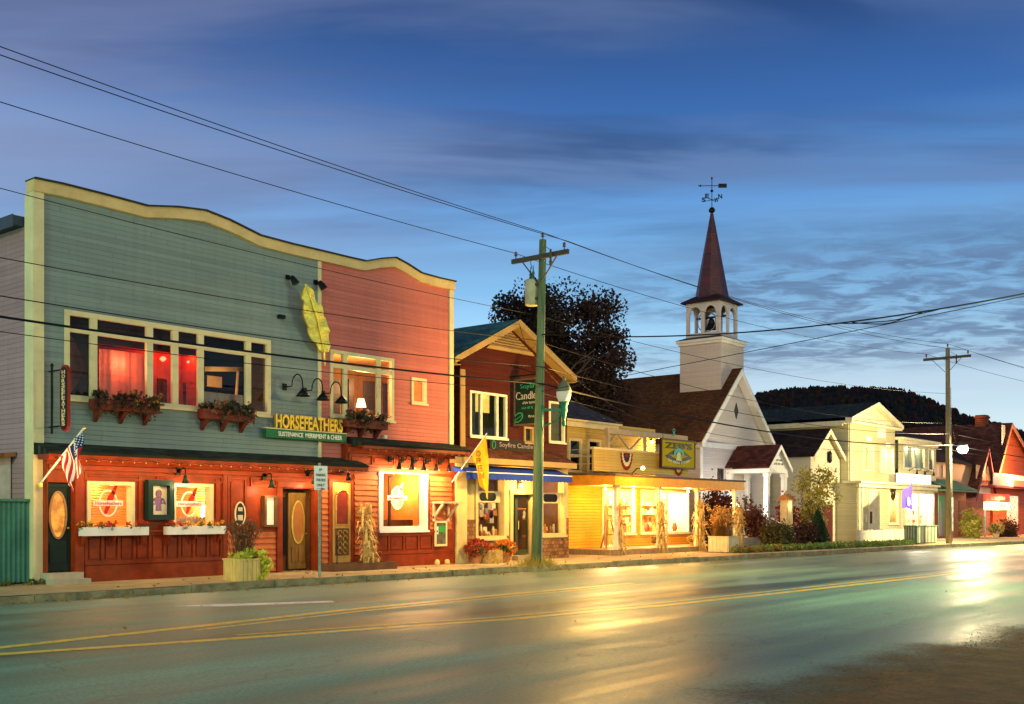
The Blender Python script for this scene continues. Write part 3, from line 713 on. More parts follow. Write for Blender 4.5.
mb.box(X1+.01, sx_(46), y-.06, y, .15, 3.0); mb.box(sx_(74), sx_(83), y-.06, y, .15, 3.0)            # pilasters
mb.box(sx_(84), sx_(222), y-.07, y, .15, .52); strips(mb, sx_(84), sx_(222), .54, 1.28, y, 9)
mb.box(sx_(84), sx_(222), y-.09, y, 1.285, 1.34)
mb.box(sx_(222), sx_(226), y-.06, y, .15, 2.75); mb.box(sx_(138), sx_(142), y-.045, y, 1.35, 2.62); mb.box(sx_(215), sx_(219), y-.045, y, 1.35, 2.62)
strips(mb, sx_(84), sx_(222), 2.50, 2.70, y, 2, .05); mb.box(X1+.02, X2, y-.11, y, 2.74, 2.84); mb.box(X1+.02, X2, y-.05, y, 2.86, 3.02)
strips(mb, sx_(227), sx_(246), 1.34, 2.68, y, 1, .06); strips(mb, sx_(250), sx_(277), 2.45, 2.70, y, 1, .05)
mb.box(sx_(276), sx_(281), y-.07, y, .15, 2.44); mb.box(sx_(316), sx_(320), y-.07, y, .15, 2.44); mb.box(sx_(276), sx_(320), y-.09, y, 2.45, 2.60)
mb.box(sx_(328), sx_(330.5), y-.06, y, .3, 2.7); mb.box(sx_(350), sx_(352.5), y-.06, y, .3, 2.7)
mb.box(sx_(353), X3, y-.06, y, .15, .50); strips(mb, sx_(372), sx_(433), .52, 1.15, y, 4, .08); mb.box(sx_(372), sx_(436), y-.08, y, 1.155, 1.22)
mb.box(X2+.02, X3, y-.10, y, 2.98, 3.10); mb.box(X2+.02, X3, y-.05, y, 3.5, 3.66); strips(mb, X2+.1, X3-.1, 3.12, 3.48, y, 5, .05)
mb.build('storefront_trim', RED, bld)
# lap boards between the panels
LAPR = siding('red_lap_boards', (.50,.11,.035), .15, .2, .5, strength=1.0)
for a, b, c, d in ((227,246,.2,1.3),(250,275,.2,1.25),(321,327.5,.2,2.65),(354,377,.55,2.9),(429,451,1.25,2.9)):
    n = int((d-c)/.15); mb = MB()
    for i in range(n):
        z0 = c+(d-c)*i/n; z1 = c+(d-c)*(i+1)/n
        mb.add([(sx_(a),y-.045,z0),(sx_(b),y-.045,z0),(sx_(b),y-.008,z1),(sx_(a),y-.008,z1),(sx_(a),y,z0),(sx_(b),y,z0)], [(0,1,2,3),(4,5,1,0)])
    mb.build('lap_board_panel', M('orange_red_boards', (.46,.115,.035), .5, .2, 4, .1), bld)
# skirt roofs with shingles
ROOFSH = shingle('mossy_shingle', (.030,.040,.030), .3, .12, .5, .9, 'XY')
def skirt(x0, x1, zw, ze, out, yb):
    mb = MB(); mb.prismx([(yb,zw),(yb-out,ze),(yb-out,ze-.06),(yb,ze-.06)], x0, x1); return mb.build('skirt_roof', ROOFSH, bld)
skirt(XL-.02, fx(352), 3.34, 3.12, .72, FY); skirt(fx(347), XR+.12, 3.98, 3.76, .72, FY)
mb = MB(); mb.box(XL, fx(352)-.02, FY-.70, FY-.62, 2.94, 3.055); mb.box(fx(347)+.02, XR+.1, FY-.70, FY-.62, 3.58, 3.695); mb.box(XL, XL+.1, FY-.62, FY-.2, 2.94, 3.055)
build_split(mb, 'eave_board', RED, bld)
mb = MB(); mb.box(XL+.02, fx(352)-.03, FY-.62, SY-.115, 3.03, 3.055); mb.box(fx(347)+.03, XR, FY-.62, SY-.105, 3.67, 3.695); build_split(mb, 'soffit', RED, bld)
# ground-floor windows and rooms
AMB = M('amber_wall', (.62,.27,.07), .7, .25, 2); 
window(bld, *wA, SY, (), None, .09, CREAM, .05, .20); window(bld, *wB, SY, (), None, .09, CREAM, .05, .20)
window(bld, *wC, SY, (), None, .16, WHITE, .06, .20)
room1 = room(bld, sx_(80), sx_(225), SY+.23, SY+2.4, .5, 2.7, AMB, WOOD); room2 = room(bld, sx_(372), sx_(440), SY+.23, SY+3.2, .4, 3.2, AMB, WOOD)
def blinds(parent, x0, x1, z0, z1, y, mat, step=.06):
    mb = MB(); zz = z0
    while zz < z1: mb.add([(x0,y,zz),(x1,y,zz),(x1,y+.03,zz+.03),(x0,y+.03,zz+.03)], [(0,1,2,3)]); zz += step
    return mb.build('blind', mat, parent)
BL = M('wood_blind', (.75,.38,.10), .6, .2, 4)
blinds(room1, wA[0]-.2, wA[1]+.35, 1.40, 2.46, SY+.42, BL); blinds(room1, wB[0]-.2, wB[1]+.2, 2.05, 2.46, SY+.42, BL)
lamp('POINT', (sx_(104), SY+.31, 2.36), 20, (1,.55,.18), room1, .05); lamp('POINT', (X(112,SY+1), SY+1.0, 2.3), 110, (1,.55,.18), room1, .1); lamp('POINT', (X(194,SY+.9), SY+.9, 2.2), 150, (1,.6,.25), room1, .1)
mb = MB(); mb.lathe([(.10,0),(.17,.1),(.16,.35),(.08,.45)], (X(207,SY+.6), SY+.6, 1.5), 14); mb.build('window_lamp', glow('window_lamp_glow', (1,.85,.6), 7), room1)
mb = MB(); rg = random.Random(3)
for i in range(12): mb.lathe([(.04,0),(.07,.1),(.03,.2)], (wB[0]+.1+i*.11, SY+.36, 1.46), 8)
mb.build('table_setting', M('glassware', (.8,.6,.4), .3), room1)
lamp('POINT', (X(402,SY+1.2), SY+1.2, 2.7), 210, (1,.50,.14), room2, .12)
mb = MB(); mb.box(X(380,SY+1.2), X(426,SY+1.2), SY+1.2, SY+1.7, .5, 1.55); mb.box(X(389,SY+.6),X(391,SY+.6),SY+.6,SY+.65,.5,2.9); mb.build('bar_counter', WOOD, room2)
mb = MB(); mb.box(X(411,SY+3.1), X(419,SY+3.1), SY+3.1, SY+3.15, 1.8, 2.6); mb.build('picture', M('pale_picture', (.7,.5,.25), .6, .6, 6), room2)
# the logo in the glass: oval ring, red feather, ribbon with the name
WL = M('sign_white', (.80,.76,.66), .5, .05, 3, 0); FE = M('feather_red', (.50,.03,.02), .5, .1, 3, 0); GREYF = M('logo_grey', (.30,.25,.2), .6)
def logo(win, cx, cz, s, y, fmat):
    mb = MB(); mb.ring(cx, cz, .26*s, .34*s, .045*s, y-.006, y); mb.box(cx-.40*s, cx+.40*s, y-.014, y-.007, cz-.07*s, cz+.07*s)
    mb.build('logo_ring', WL, win)
    mb = MB(); mb.prism([(cx-.12*s,cz-.28*s),(cx-.03*s,cz-.26*s),(cx+.14*s,cz+.10*s),(cx+.26*s,cz+.46*s),(cx+.16*s,cz+.40*s),(cx-.02*s,cz+.14*s)], y-.006, y-.001); mb.build('logo_feather', fmat, win)
    text('Horsefeathers', 'logo_lettering', FE, win, (cx, y-.02, cz), .70*s, .085*s, depth=.004)
wins = [o for o in bld.children if o.name.startswith('window')]
logo(wins[3], (wA[0]+wA[1])/2+.02, 1.98, .95, SY+.14, FE); logo(wins[4], (wB[0]+wB[1])/2, 1.98, .95, SY+.14, FE)
lx = (wC[0]+wC[1])/2-.1; mb = MB(); mb.ellipse(lx, 2.22, .26, .36, SY+.141, SY+.146); mb.build('logo_backing', M('logo_pale', (.80,.55,.25), .5), wins[5]); logo(wins[5], lx, 2.22, 1.05, SY+.14, WL)
# corner door with oval light, steps
def oval_door(parent, x0, x1, z0, z1, y, mat, glassm, rim, oz, orx, orz, two=False, label=None):
    mb = MB(); mb.box(x0, x1, y, y+.05, z0, z1); cx = (x0+x1)/2; w_ = x1-x0
    mb.box(x0, x0+.09*w_, y-.018, y, z0, z1); mb.box(x1-.09*w_, x1, y-.018, y, z0, z1); mb.box(x0+.09*w_, x1-.09*w_, y-.018, y, z1-.09, z1); mb.box(x0+.09*w_, x1-.09*w_, y-.018, y, z0, z0+.14)
    zp = z0+.70
    if two:
        for a, b in ((x0+.16*w_, cx-.04*w_), (cx+.04*w_, x1-.16*w_)): mb.box(a, b, y-.025, y, z0+.2, zp-.08)
    else: mb.box(x0+.17*w_, x1-.17*w_, y-.025, y, z0+.2, zp-.08)
    d = mb.build('door', mat, parent)
    if label: d['label'] = label
    mb = MB(); mb.ring(cx, oz, orx+.05, orz+.05, .05, y-.035, y); mb.build('oval_frame', rim, d)
    mb = MB(); mb.ellipse(cx, oz, orx, orz, y-.014, y-.002); mb.build('oval_glass', glassm, d)
    mb = MB(); mb.lathe([(.0,-.03),(.035,0),(.0,.03)], (x1-.07, y-.06, z0+.98), 8); mb.tube([(x1-.07,y-.06,z0+.98),(x1-.07,y,z0+.98)], .012); mb.build('handle', GOLD, d)
    return d
def lit_glass(name, c, s, c2=None):
    """window seen lit from inside through textured glass"""
    if name in MC: return MC[name]
    m, nt, b = nodes(name); g_ = N(nt, 'ShaderNodeNewGeometry'); n = N(nt, 'ShaderNodeTexNoise'); n.inputs['Scale'].default_value = 5; nt.links.new(g_.outputs['Position'], n.inputs['Vector'])
    mr = N(nt, 'ShaderNodeMapRange'); mr.inputs[1].default_value = .35; mr.inputs[2].default_value = .65; mr.inputs[3].default_value = .35; mr.inputs[4].default_value = 1.4; nt.links.new(n.outputs[0], mr.inputs[0])
    mm = N(nt, 'ShaderNodeMath', operation='MULTIPLY', i_1=s); nt.links.new(mr.outputs[0], mm.inputs[0]); nt.links.new(mm.outputs[0], b.inputs['Emission Strength'])
    b.inputs['Emission Color'].default_value = (*c,1); b.inputs['Base Color'].default_value = (*[x*.4 for x in c],1); b.inputs['Roughness'].default_value = .1
    MC[name] = m; return m
oval_door(bld, d1[0], d1[1], d1[2], d1[3], SY+.10, M('green_black_door', (.012,.022,.016), .3, .2, 4), lit_glass('amber_lit_glass', (1,.38,.05), .75), M('door_oval_rim', (.35,.20,.08), .5), 1.70, .17, .50, label='green-black corner door with tall oval light')
mb = MB(); mb.box(sx_(43), sx_(77), SY-.30, SY+.15, .15, .40); mb.box(sx_(40), sx_(77), SY-.62, SY-.301, .15, .27); build_split(mb, 'step', M('cast_step', (.40,.34,.24), .8, .2, 2, .3), bld)
# entrance: recess with carved oak door and sidelights
OAK = M('golden_oak', (.27,.135,.03), .4, .35, 2.5, .15, 0, (4,4,.6)); DOAK = M('dark_oak', (.12,.055,.02), .45, .3, 3)
mb = MB(); e0, e1 = ent[0], ent[1]
mb.quad((e0,SY+.5,.15),(e1,SY+.5,.15),(e1,SY+.5,2.4),(e0,SY+.5,2.4)); mb.quad((e0,SY+.22,.15),(e0,SY+.5,.15),(e0,SY+.5,2.4),(e0,SY+.22,2.4)); mb.quad((e1,SY+.5,.15),(e1,SY+.22,.15),(e1,SY+.22,2.4),(e1,SY+.5,2.4)); mb.quad((e0,SY+.22,2.4),(e0,SY+.5,2.4),(e1,SY+.5,2.4),(e1,SY+.22,2.4))
en = mb.build('entrance', DOAK, bld)
DG = M('dark_door_glass', (.02,.015,.012), .1, .1, 4, 0)
odr = oval_door(en, X(288,SY+.42), X(307,SY+.42), .2, 2.32, SY+.42, OAK, lit_glass('dim_lit_glass', (1,.36,.10), .05), GOLD, 1.50, .19, .56, True)
mb = MB(); mb.box(X(282.5,SY+.45), X(286.5,SY+.45), SY+.45, SY+.47, .6, 2.2); mb.box(X(309,SY+.45), X(314.5,SY+.45), SY+.45, SY+.47, .6, 2.2); mb.build('sidelight', DG, en)
# arched panel beside the entrance
a0, a1 = sx_(331.5), sx_(349.5); mb = MB(); mb.box(a0, a1, SY-.05, SY, .35, 2.62); ap = mb.build('arched_door', M('honey_oak', (.48,.24,.06), .45, .3, 3, .1, 0, (4,4,.6)), bld)
mb = MB(); c = (a0+a1)/2; r_ = .22
pts = [(c-r_,1.45),(c+r_,1.45)] + [(c+r_*math.cos(t*math.pi/10), 2.18+r_*math.sin(t*math.pi/10)) for t in range(11)]
mb.prism(pts, SY-.062, SY-.051); mb.build('arched_glass', M('smoky_red_glass', (.20,.03,.015), .12, .4, 2, 0), ap)
mb = MB(); mb.box(c-.25, c+.25, SY-.075, SY-.051, .55, 1.32); mb.build('door_panel', DOAK, ap)
mb = MB(); rg = random.Random(6)
mb.tube(arcpts((c,SY-.09,2.18), r_+.02, 0, math.pi, 10, 'XZ'), .018); mb.tube([(c-r_-.02,SY-.09,2.18),(c-r_-.02,SY-.09,1.42),(c+r_+.02,SY-.09,1.42),(c+r_+.02,SY-.09,2.18)], .018)
for i in range(4):
    for s in (-1,1): mb.tube(arcpts((c+s*.10,SY-.09,.68+i*.17), .075, 0, 5.2, 10, 'XZ'), .012)
mb.build('scrollwork', M('wrought_brass', (.55,.33,.08), .4, .2, 6, 0, .6), ap)
# electrical conduit bits on the upper wall
for px, py, s in ((280,317,.16),(178,314,0),(383,437,.1)):
    if not s: continue
    mb = MB(); q = P(px,py,FY); mb.box(q.x-s*.6,q.x+s*.6,FY-.12,FY,q.z-.05,q.z+.05); mb.box(q.x-s*.4,q.x+s*.4,FY-.14,FY-.121,q.z-.03,q.z+.03); mb.build('vent_cap', BLACK if px == 280 else WHITE, bld)
# string of little bulbs under the eaves
def bulbs(x0, x1, y, z, lab):
    t = thing('string_lights', lab, 'string lights', ((x0+x1)/2, y, z), 'bulb strings under the skirt roofs'); n = int((x1-x0)/.30)
    mb = MB(); pts = []
    for i in range(n*3+1):
        u = i/(n*3); pts.append((x0+(x1-x0)*u, y, z-.035*abs(math.sin(u*n*math.pi))))
    mb.tube(pts, .008, 4); mb.build('cord', BLACK, t)
    gm = glow('string_bulb_glow', (1,.55,.20), .12)
    for i in range(n):
        mb = MB(); mb.lathe([(.008,.018),(.013,.006),(.013,-.012),(.005,-.024)], (x0+(x1-x0)*(i+.5)/n, y, z-.05), 6); mb.build('bulb', gm, t)
    return t
s1 = bulbs(XL+.1, fx(350), FY-.74, 2.98, 'long string of small warm bulbs under the lower, left skirt roof')
s2 = bulbs(fx(349), XR, FY-.74, 3.62, 'short string of small warm bulbs under the higher, right skirt roof')
for px in (52, 82, 112, 142, 172, 202, 232, 262, 292, 320): lamp('POINT', (X(px,FY-.95), FY-.95, 2.70), 21, (1,.56,.17), s1, .12)
# golden feather with its two floodlights
t = thing('feather_sculpture', 'tall gilded feather standing off the wall where green and pink siding meet', 'sculpture', P(322,350,23.55))
mb = MB(); n = 26
b0, b1 = P(324,352,23.72), P(306,284,23.5); 
for s in (-1, 1):
    vs = []
    for i in range(n+1):
        u = i/n; c = b0.lerp(b1, u); w_ = .56*math.sin(math.pi*min(1, u*.88+.10))**.75*(1-.25*u); 
        rag = 1-.10*abs(math.sin(u*17+s))
        vs += [tuple(c), tuple(c+Vector((s*w_*rag*.85, -.10*math.sin(u*22)*.4-.12*s*0, .10*w_+.04*math.sin(u*30))))]
    k = len(mb.v); mb.add(vs, [(2*i,2*i+2,2*i+3,2*i+1) for i in range(n)]); mb.add([(a[0],a[1]+.05,a[2]) for a in vs], [(2*i,2*i+1,2*i+3,2*i+2) for i in range(n)])
mb.build('vane', M('gilded_vane', (.70,.60,.12), .4, .3, 7, .5, .25), t)
mb = MB(); mb.tube([tuple(b0+Vector((.03,0,-.38))), tuple(b0), tuple(b0.lerp(b1,.5)+Vector((.04,-.05,0))), tuple(b1)], [.02,.035,.03,.01], 6); mb.bar(b0.lerp(b1,.3), b0.lerp(b1,.3)+Vector((0,.5,0)), .03); mb.build('quill', GOLD, t)
for px, py, lab in ((293,276,'small black floodlight on the green siding left of the golden feather'),(321,281,'small black floodlight on the pink siding right of the golden feather')):
    q = P(px,py,FY-.25); t = thing('floodlight', lab, 'floodlight', (q.x, FY, q.z), 'floodlights above the golden feather')
    mb = MB(); mb.box(q.x-.06,q.x+.06,FY-.05,FY,q.z-.06,q.z+.06); mb.tube([(q.x,FY-.04,q.z),(q.x+.02,FY-.16,q.z-.02)], .02); mb.build('bracket', BLACK, t)
    mb = MB(); mb.tube([(q.x+.02,FY-.16,q.z-.0),(q.x+.06,FY-.22,q.z-.10),(q.x+.1,FY-.26,q.z-.2)], [.06,.09,.11], 10); mb.build('lamp_head', BLACK, t)
# gooseneck lamps
def gooseneck(name, lab, bx, bz, out=.75, rise=.22, grp=None, y=FY, shade=.20, cat='wall lamp', lit=None, sm=None):
    t = thing(name, lab, cat, (bx, y, bz), grp); sm = sm or BLACK
    mb = MB(); mb.box(bx-.06,bx+.06,y-.05,y,bz-.09,bz+.09); mb.build('base', BLACK, t)
    mb = MB(); pts = [(bx,y-.04,bz),(bx,y-out*.50,bz+.01)] + [(bx, y-out*.72-.2*out*math.cos(a), bz+rise*math.sin(a)+.02) for a in [math.pi*(.0)+k*math.pi/7+math.pi for k in range(0,8)][::-1]] if False else \
        [(bx,y-.04,bz),(bx,y-out*.42,bz+.0)] + [(bx, y-out*.70+out*.28*math.cos(math.pi*k/8), bz+rise*1.1*math.sin(math.pi*k/8)+.02) for k in range(1,9)] + [(bx,y-out,bz-.10)]
    mb.tube(pts, .018, 6); mb.build('arm', BLACK, t)
    mb = MB(); mb.lathe([(.03,-.06),(.05,-.10),(shade*.55,-.16),(shade,-.28),(shade*.95,-.28),(shade*.5,-.165)], (bx,y-out,bz-.03), 16); mb.build('shade', sm, t, True)
    if lit:
        mb = MB(); mb.lathe([(.02,0),(.05,-.05),(.02,-.09)], (bx,y-out,bz-.19), 8); mb.build('bulb', glow('gooseneck_bulb', lit[1], 12), t)
        lamp('POINT', (bx, y-out, bz-.36), lit[0], lit[1], t, .04)
    return t
for px, py, lab in ((284,387,'leftmost'),(304,391,'middle'),(322.5,394,'rightmost')):
    q = P(px,py,FY); gooseneck('gooseneck_lamp', f'black gooseneck sign lamp, {lab} of the three above the gold lettering', q.x, q.z, .80, .26, 'gooseneck lamps over the sign')
for i, px in enumerate((388, 400.5, 412.5, 425, 438)):
    q = sx_(px); gooseneck('downlight', f'small black gooseneck downlight over the bright shop window, number {("one","two","three","four","five")[i]} from the corn stalks', q, 3.36, .42, .10, 'downlights over the bright window', SY-.06, .10, 'wall lamp', (95, (1,.60,.24)))
for px, z_, lab in ((176,2.78,'small green lamp hanging over the poster beside the second window'),(262,2.72,'small green lamp hanging over the lit menu case'),(305,2.86,'small green lamp added over the carved entrance door to brighten it')):  # the entrance lamp is added to brighten the doorway
    gooseneck('pendant_lamp', lab, sx_(px), z_, .35, .05, 'green pendant lamps on the storefront', SY-.06, .10, 'wall lamp', (30, (1,.70,.36)), DKGRN)
gooseneck('pendant_lamp', 'small dark lamp hanging over the arched oak panel', sx_(340), 2.98, .3, .04, 'green pendant lamps on the storefront', SY-.06, .09, 'wall lamp', (40, (1,.62,.26)))
# gold lettering and its green board
t = thing('restaurant_sign', 'gold restaurant lettering standing on a green name board', 'sign', P(304,436,FY))
BY = FY-.16; gx0, gx1 = X(265,BY), X(345,BY); bz0, bz1 = 3.78, 4.02
mb = MB(); mb.box(gx0, gx1, BY-.05, BY+.1, bz0, bz1); mb.box(gx0+.3,gx0+.36,BY+.1,FY,bz0+.05,bz1-.05); mb.box(gx1-.36,gx1-.3,BY+.1,FY,bz0+.05,bz1-.05); mb.build('name_board', M('sign_green', (.012,.13,.05), .4, .15, 3, .05), t)
mb = MB(); mb.box(gx0-.03,gx1+.03,BY-.06,BY+.1,bz1+.001,bz1+.025); mb.build('board_cap', CREAM, t)
text('HORSEFEATHERS', 'raised_lettering', M('bright_gold', (.62,.40,.05), .35, .15, 6, .1, .4), t, ((gx0+gx1)/2+.08, BY-.04, 4.24), (gx1-gx0)*.84, .38, depth=.07, bold=.03)
text('SUSTENANCE  MERRIMENT & CHEER', 'lettering', WL, t, ((gx0+gx1)/2+.12, BY-.056, 3.90), (gx1-gx0)*.80, .125, depth=.012, bold=.012)
# blade sign on its iron post
t = thing('blade_sign', 'narrow vertical red-edged blade sign on a black iron bracket post', 'sign', P(52,433,FY-.12))
q0, q1 = P(52,434,FY-.12), P(52,366,FY-.12); bx = q0.x
mb = MB(); mb.tube([q0, q1], .03, 8); mb.tube([(bx,FY-.12,q1.z),(bx,FY-.12,q1.z+.08)], .05, 8, .0)
for zz in (q0.z+.16, q1.z-.12): mb.tube([(bx,FY+.0,zz),(bx,FY-.56,zz)], .02, 6)
mb.build('bracket_post', BLACK, t)
def stadium(y0, y1, z0, z1, n=8):
    r_ = (y1-y0)/2; c = (y0+y1)/2
    return [(c+r_*math.cos(a), z1-r_+r_*math.sin(a)) for a in [math.pi*k/n for k in range(n+1)]] + [(c+r_*math.cos(a), z0+r_+r_*math.sin(a)) for a in [math.pi+math.pi*k/n for k in range(n+1)]]
by0, by1, bz0_, bz1_ = FY-.88, FY-.52, q0.z+.03, q1.z-.02
mb = MB(); mb.prismx(stadium(by0, by1, bz0_, bz1_), bx-.03, bx+.03); mb.build('sign_edge', M('sign_red', (.30,.02,.015), .45), t)
mb = MB(); mb.prismx(stadium(by0+.03, by1-.03, bz0_+.03, bz1_-.05), bx-.036, bx+.036); mb.build('sign_face', M('sign_black', (.02,.012,.010), .5), t)
for i, ch in enumerate('HORSEFEATHERS'):
    zz = bz1_-.17-(bz1_-bz0_-.34)*i/12
    text(ch, 'letter', M('sign_ivory', (.70,.55,.30), .5), t, (bx-.042, (by0+by1)/2, zz), .14, .085, (0,-1,0), (0,0,1), .01, .02)
# window boxes: three above, two below
def upper_box(lab, p0, p1, zt, seed):
    x0, x1 = X(p0,FY-.38), X(p1,FY-.38); t = thing('window_box', lab, 'window box', ((x0+x1)/2, FY-.2, zt-.3), 'window boxes under the upper windows'); y0, y1 = FY-.38, FY-.10
    mb = MB(); mb.box(x0,x1,y0,y0+.03,zt-.24,zt); mb.box(x0,x1,y1-.03,y1,zt-.24,zt); mb.box(x0,x0+.03,y0+.03,y1-.03,zt-.24,zt); mb.box(x1-.03,x1,y0+.03,y1-.03,zt-.24,zt); mb.box(x0+.03,x1-.03,y0+.03,y1-.03,zt-.24,zt-.20); mb.box(x0+.03,x1-.03,y0+.03,y1-.03,zt-.06,zt-.04)
    mb.build('trough', M('box_brown', (.14,.03,.02), .6), t)
    for u in (.12,.5,.88):
        c = x0+(x1-x0)*u; mb = MB(); mb.prismx([(y1+.08,zt-.25),(y1+.08,zt-.52),(y0+.1,zt-.25)], c-.05, c+.05); mb.build('bracket', M('box_brown', (.14,.03,.02)), t)
    rg = random.Random(seed); mb = MB()
    for k in range(int((x1-x0)*13)):
        c = (x0+(x1-x0)*rg.random(), rg.uniform(y0-.10,y1), zt+rg.uniform(-.12,.17)); greenery(mb, c, (.17,.15,.14), 34, .075, rg, .25)
    mb.build('foliage', leafmat('box_greens', (.025,.05,.018), (.07,.035,.03)), t)
    mb = MB()
    for k in range(int((x1-x0)*26)): greenery(mb, (x0+(x1-x0)*rg.random(), rg.uniform(y0-.2,y1-.1), zt+rg.uniform(-.1,.26)), (.05,.05,.05), 5, .05, rg)
    mb.build('blossoms', leafmat('box_blooms', (.30,.05,.04), (.22,.17,.03)), t)
upper_box('flower box of dark foliage under the left, red-lit upper window', 95, 160, 4.40, 1)
upper_box('flower box under the right half of the wide upper window', 204, 255, 4.38, 2)
upper_box('flower box under the warm lit window on the pink wall', 347, 388, 4.46, 3)
def lower_box(lab, p0, p1, seed):
    x0, x1 = X(p0,SY-.34), X(p1,SY-.34); t = thing('flower_box', lab, 'window box', ((x0+x1)/2, SY-.25, 1.2), 'white flower boxes on the red storefront'); y0, y1 = SY-.34, SY-.10; zt = 1.42
    mb = MB(); mb.box(x0,x1,y0,y0+.03,zt-.20,zt); mb.box(x0,x1,y1-.03,y1,zt-.20,zt); mb.box(x0,x0+.03,y0+.03,y1-.03,zt-.2,zt); mb.box(x1-.03,x1,y0+.03,y1-.03,zt-.2,zt); mb.box(x0+.03,x1-.03,y0+.03,y1-.03,zt-.2,zt-.17); mb.box(x0+.03,x1-.03,y0+.03,y1-.03,zt-.06,zt-.04)
    mb.build('trough', WHITE, t)
    for u in (.06,.5,.94):
        c = x0+(x1-x0)*u; mb = MB(); mb.prismx([(y1,zt-.205),(y1,zt-.44),(y0+.06,zt-.205)], c-.03, c+.03); mb.build('bracket', RED, t)
    rg = random.Random(seed); gr, fl, yl_ = MB(), MB(), MB()
    for k in range(int((x1-x0)*12)):
        u = rg.random(); c = (x0+(x1-x0)*u, rg.uniform(y0,y1), zt+rg.uniform(-.02,.05)); greenery(gr, c, (.08,.08,.07), 10, .05, rg)
        c = (c[0], c[1], c[2]+.06); greenery(yl_ if (u < .32) == (seed % 2 == 0) and rg.random() < .8 else fl, c, (.08,.07,.06), 16, .045, rg)
    gr.build('foliage', leafmat('mum_green', (.06,.10,.02), (.10,.13,.03)), t); fl.build('blossoms', leafmat('mum_red', (.50,.03,.025), (.38,.05,.02)), t); yl_.build('blossoms', leafmat('mum_yellow', (.65,.38,.04), (.55,.25,.03)), t)
lower_box('white flower box of chrysanthemums by the green-black corner door', 84, 149, 4); lower_box('white flower box of chrysanthemums to the right of the framed poster', 169, 226, 7)
# framed poster, oval plaque, lit menu case, second poster case
t = thing('framed_poster', 'deep dark green framed poster of a purple figure between the two red windows', 'poster', (sx_(156), SY, 1.5)); x0, x1, z0, z1 = sx_(144), sx_(170), 1.58, 2.55
mb = MB(); mb.box(x0,x0+.13,SY-.2,SY,z0,z1); mb.box(x1-.13,x1,SY-.2,SY,z0,z1); mb.box(x0+.13,x1-.13,SY-.2,SY,z1-.13,z1); mb.box(x0+.13,x1-.13,SY-.2,SY,z0,z0+.13); mb.build('frame', M('bottle_green_frame', (.012,.028,.022), .35), t)
mb = MB(); mb.box(x0+.13,x1-.13,SY-.06,SY-.01,z0+.13,z1-.13); mb.build('sheet', M('poster_paper', (.62,.56,.40), .6, .08, 6, 0), t)
c = (x0+x1)/2; PU = M('poster_purple', (.22,.12,.24), .7); mb = MB(); y = SY-.06
mb.ellipse(c, 2.22, .05, .07, y-.004, y-.001, 14); mb.prism([(c-.08,1.80),(c+.08,1.80),(c+.07,1.95),(c+.13,2.10),(c+.05,2.15),(c-.05,2.15),(c-.13,2.10),(c-.07,1.95)], y-.004, y-.001)
mb.bar((c-.12,y-.0025,2.10),(c-.19,y-.0025,1.96),.04,.003,(0,1,0)); mb.bar((c+.12,y-.0025,2.10),(c+.19,y-.0025,1.96),.04,.003,(0,1,0)); mb.bar((c-.19,y-.0026,1.96),(c+.19,y-.0026,2.0),.035,.003,(0,1,0)); mb.build('printed_figure', PU, t)
mb = MB(); mb.ring(c, 2.22, .085, .105, .03, y-.006, y-.0045); mb.build('printed_hair', M('poster_brown', (.20,.11,.06), .7), t)
t = thing('oval_plaque', 'small oval black plaque with pale rim on red panelling', 'plaque', (sx_(239), SY, 1.4)); c = sx_(239)
mb = MB(); mb.ring(c, 1.73, .17, .32, .035, SY-.06, SY-.03); mb.build('rim', CREAM, t)
mb = MB(); mb.ellipse(c, 1.73, .14, .29, SY-.055, SY-.03); mb.build('face', M('plaque_black', (.02,.02,.018), .4), t)
mb = MB(); mb.box(c-.08,c+.08,SY-.06,SY-.0551,1.56,1.70); mb.box(c-.07,c+.07,SY-.06,SY-.0551,1.80,1.90); mb.build('inscription', M('plaque_pale', (.5,.42,.3), .5), t)
t = thing('menu_case', 'lit dark wooden menu case beside the carved entrance', 'menu case', (sx_(267), SY, 1.35)); x0, x1 = sx_(261), sx_(274)
mb = MB(); mb.box(x0,x1,SY-.16,SY,1.38,1.44); mb.box(x0,x1,SY-.16,SY,2.16,2.22); mb.box(x0,x0+.07,SY-.16,SY,1.44,2.16); mb.box(x1-.05,x1,SY-.16,SY,1.44,2.16); mb.build('case', DOAK, t)
mb = MB(); mb.box(x0+.07,x1-.05,SY-.05,SY-.02,1.44,2.16); mb.build('menu_sheet', glow('lit_menu', (1,.78,.45), .75), t)
t = thing('poster_case', 'narrow cream poster case with a green picture on the red wall', 'poster', (sx_(439), SY, .6)); x0, x1 = sx_(433), sx_(445); z0, z1 = .72, 1.52
mb = MB(); mb.box(x0,x1,SY-.10,SY-.05,z0,z0+.07); mb.box(x0,x1,SY-.10,SY-.05,z1-.07,z1); mb.box(x0,x0+.06,SY-.10,SY-.05,z0+.07,z1-.07); mb.box(x1-.06,x1,SY-.10,SY-.05,z0+.07,z1-.07); mb.build('frame', CREAM, t)
mb = MB(); mb.box(x0+.06,x1-.06,SY-.07,SY-.03,z0+.07,z1-.07); mb.build('sheet', M('poster_dark', (.12,.10,.06), .6, .6, 8), t)
mb = MB(); mb.box(x0+.17,x1-.08,SY-.075,SY-.0701,1.16,1.36); mb.build('green_picture', M('poster_green', (.04,.30,.07), .6), t); mb = MB(); mb.box(x0+.07,x0+.165,SY-.075,SY-.0701,1.1,1.34); mb.build('white_picture', WL, t)
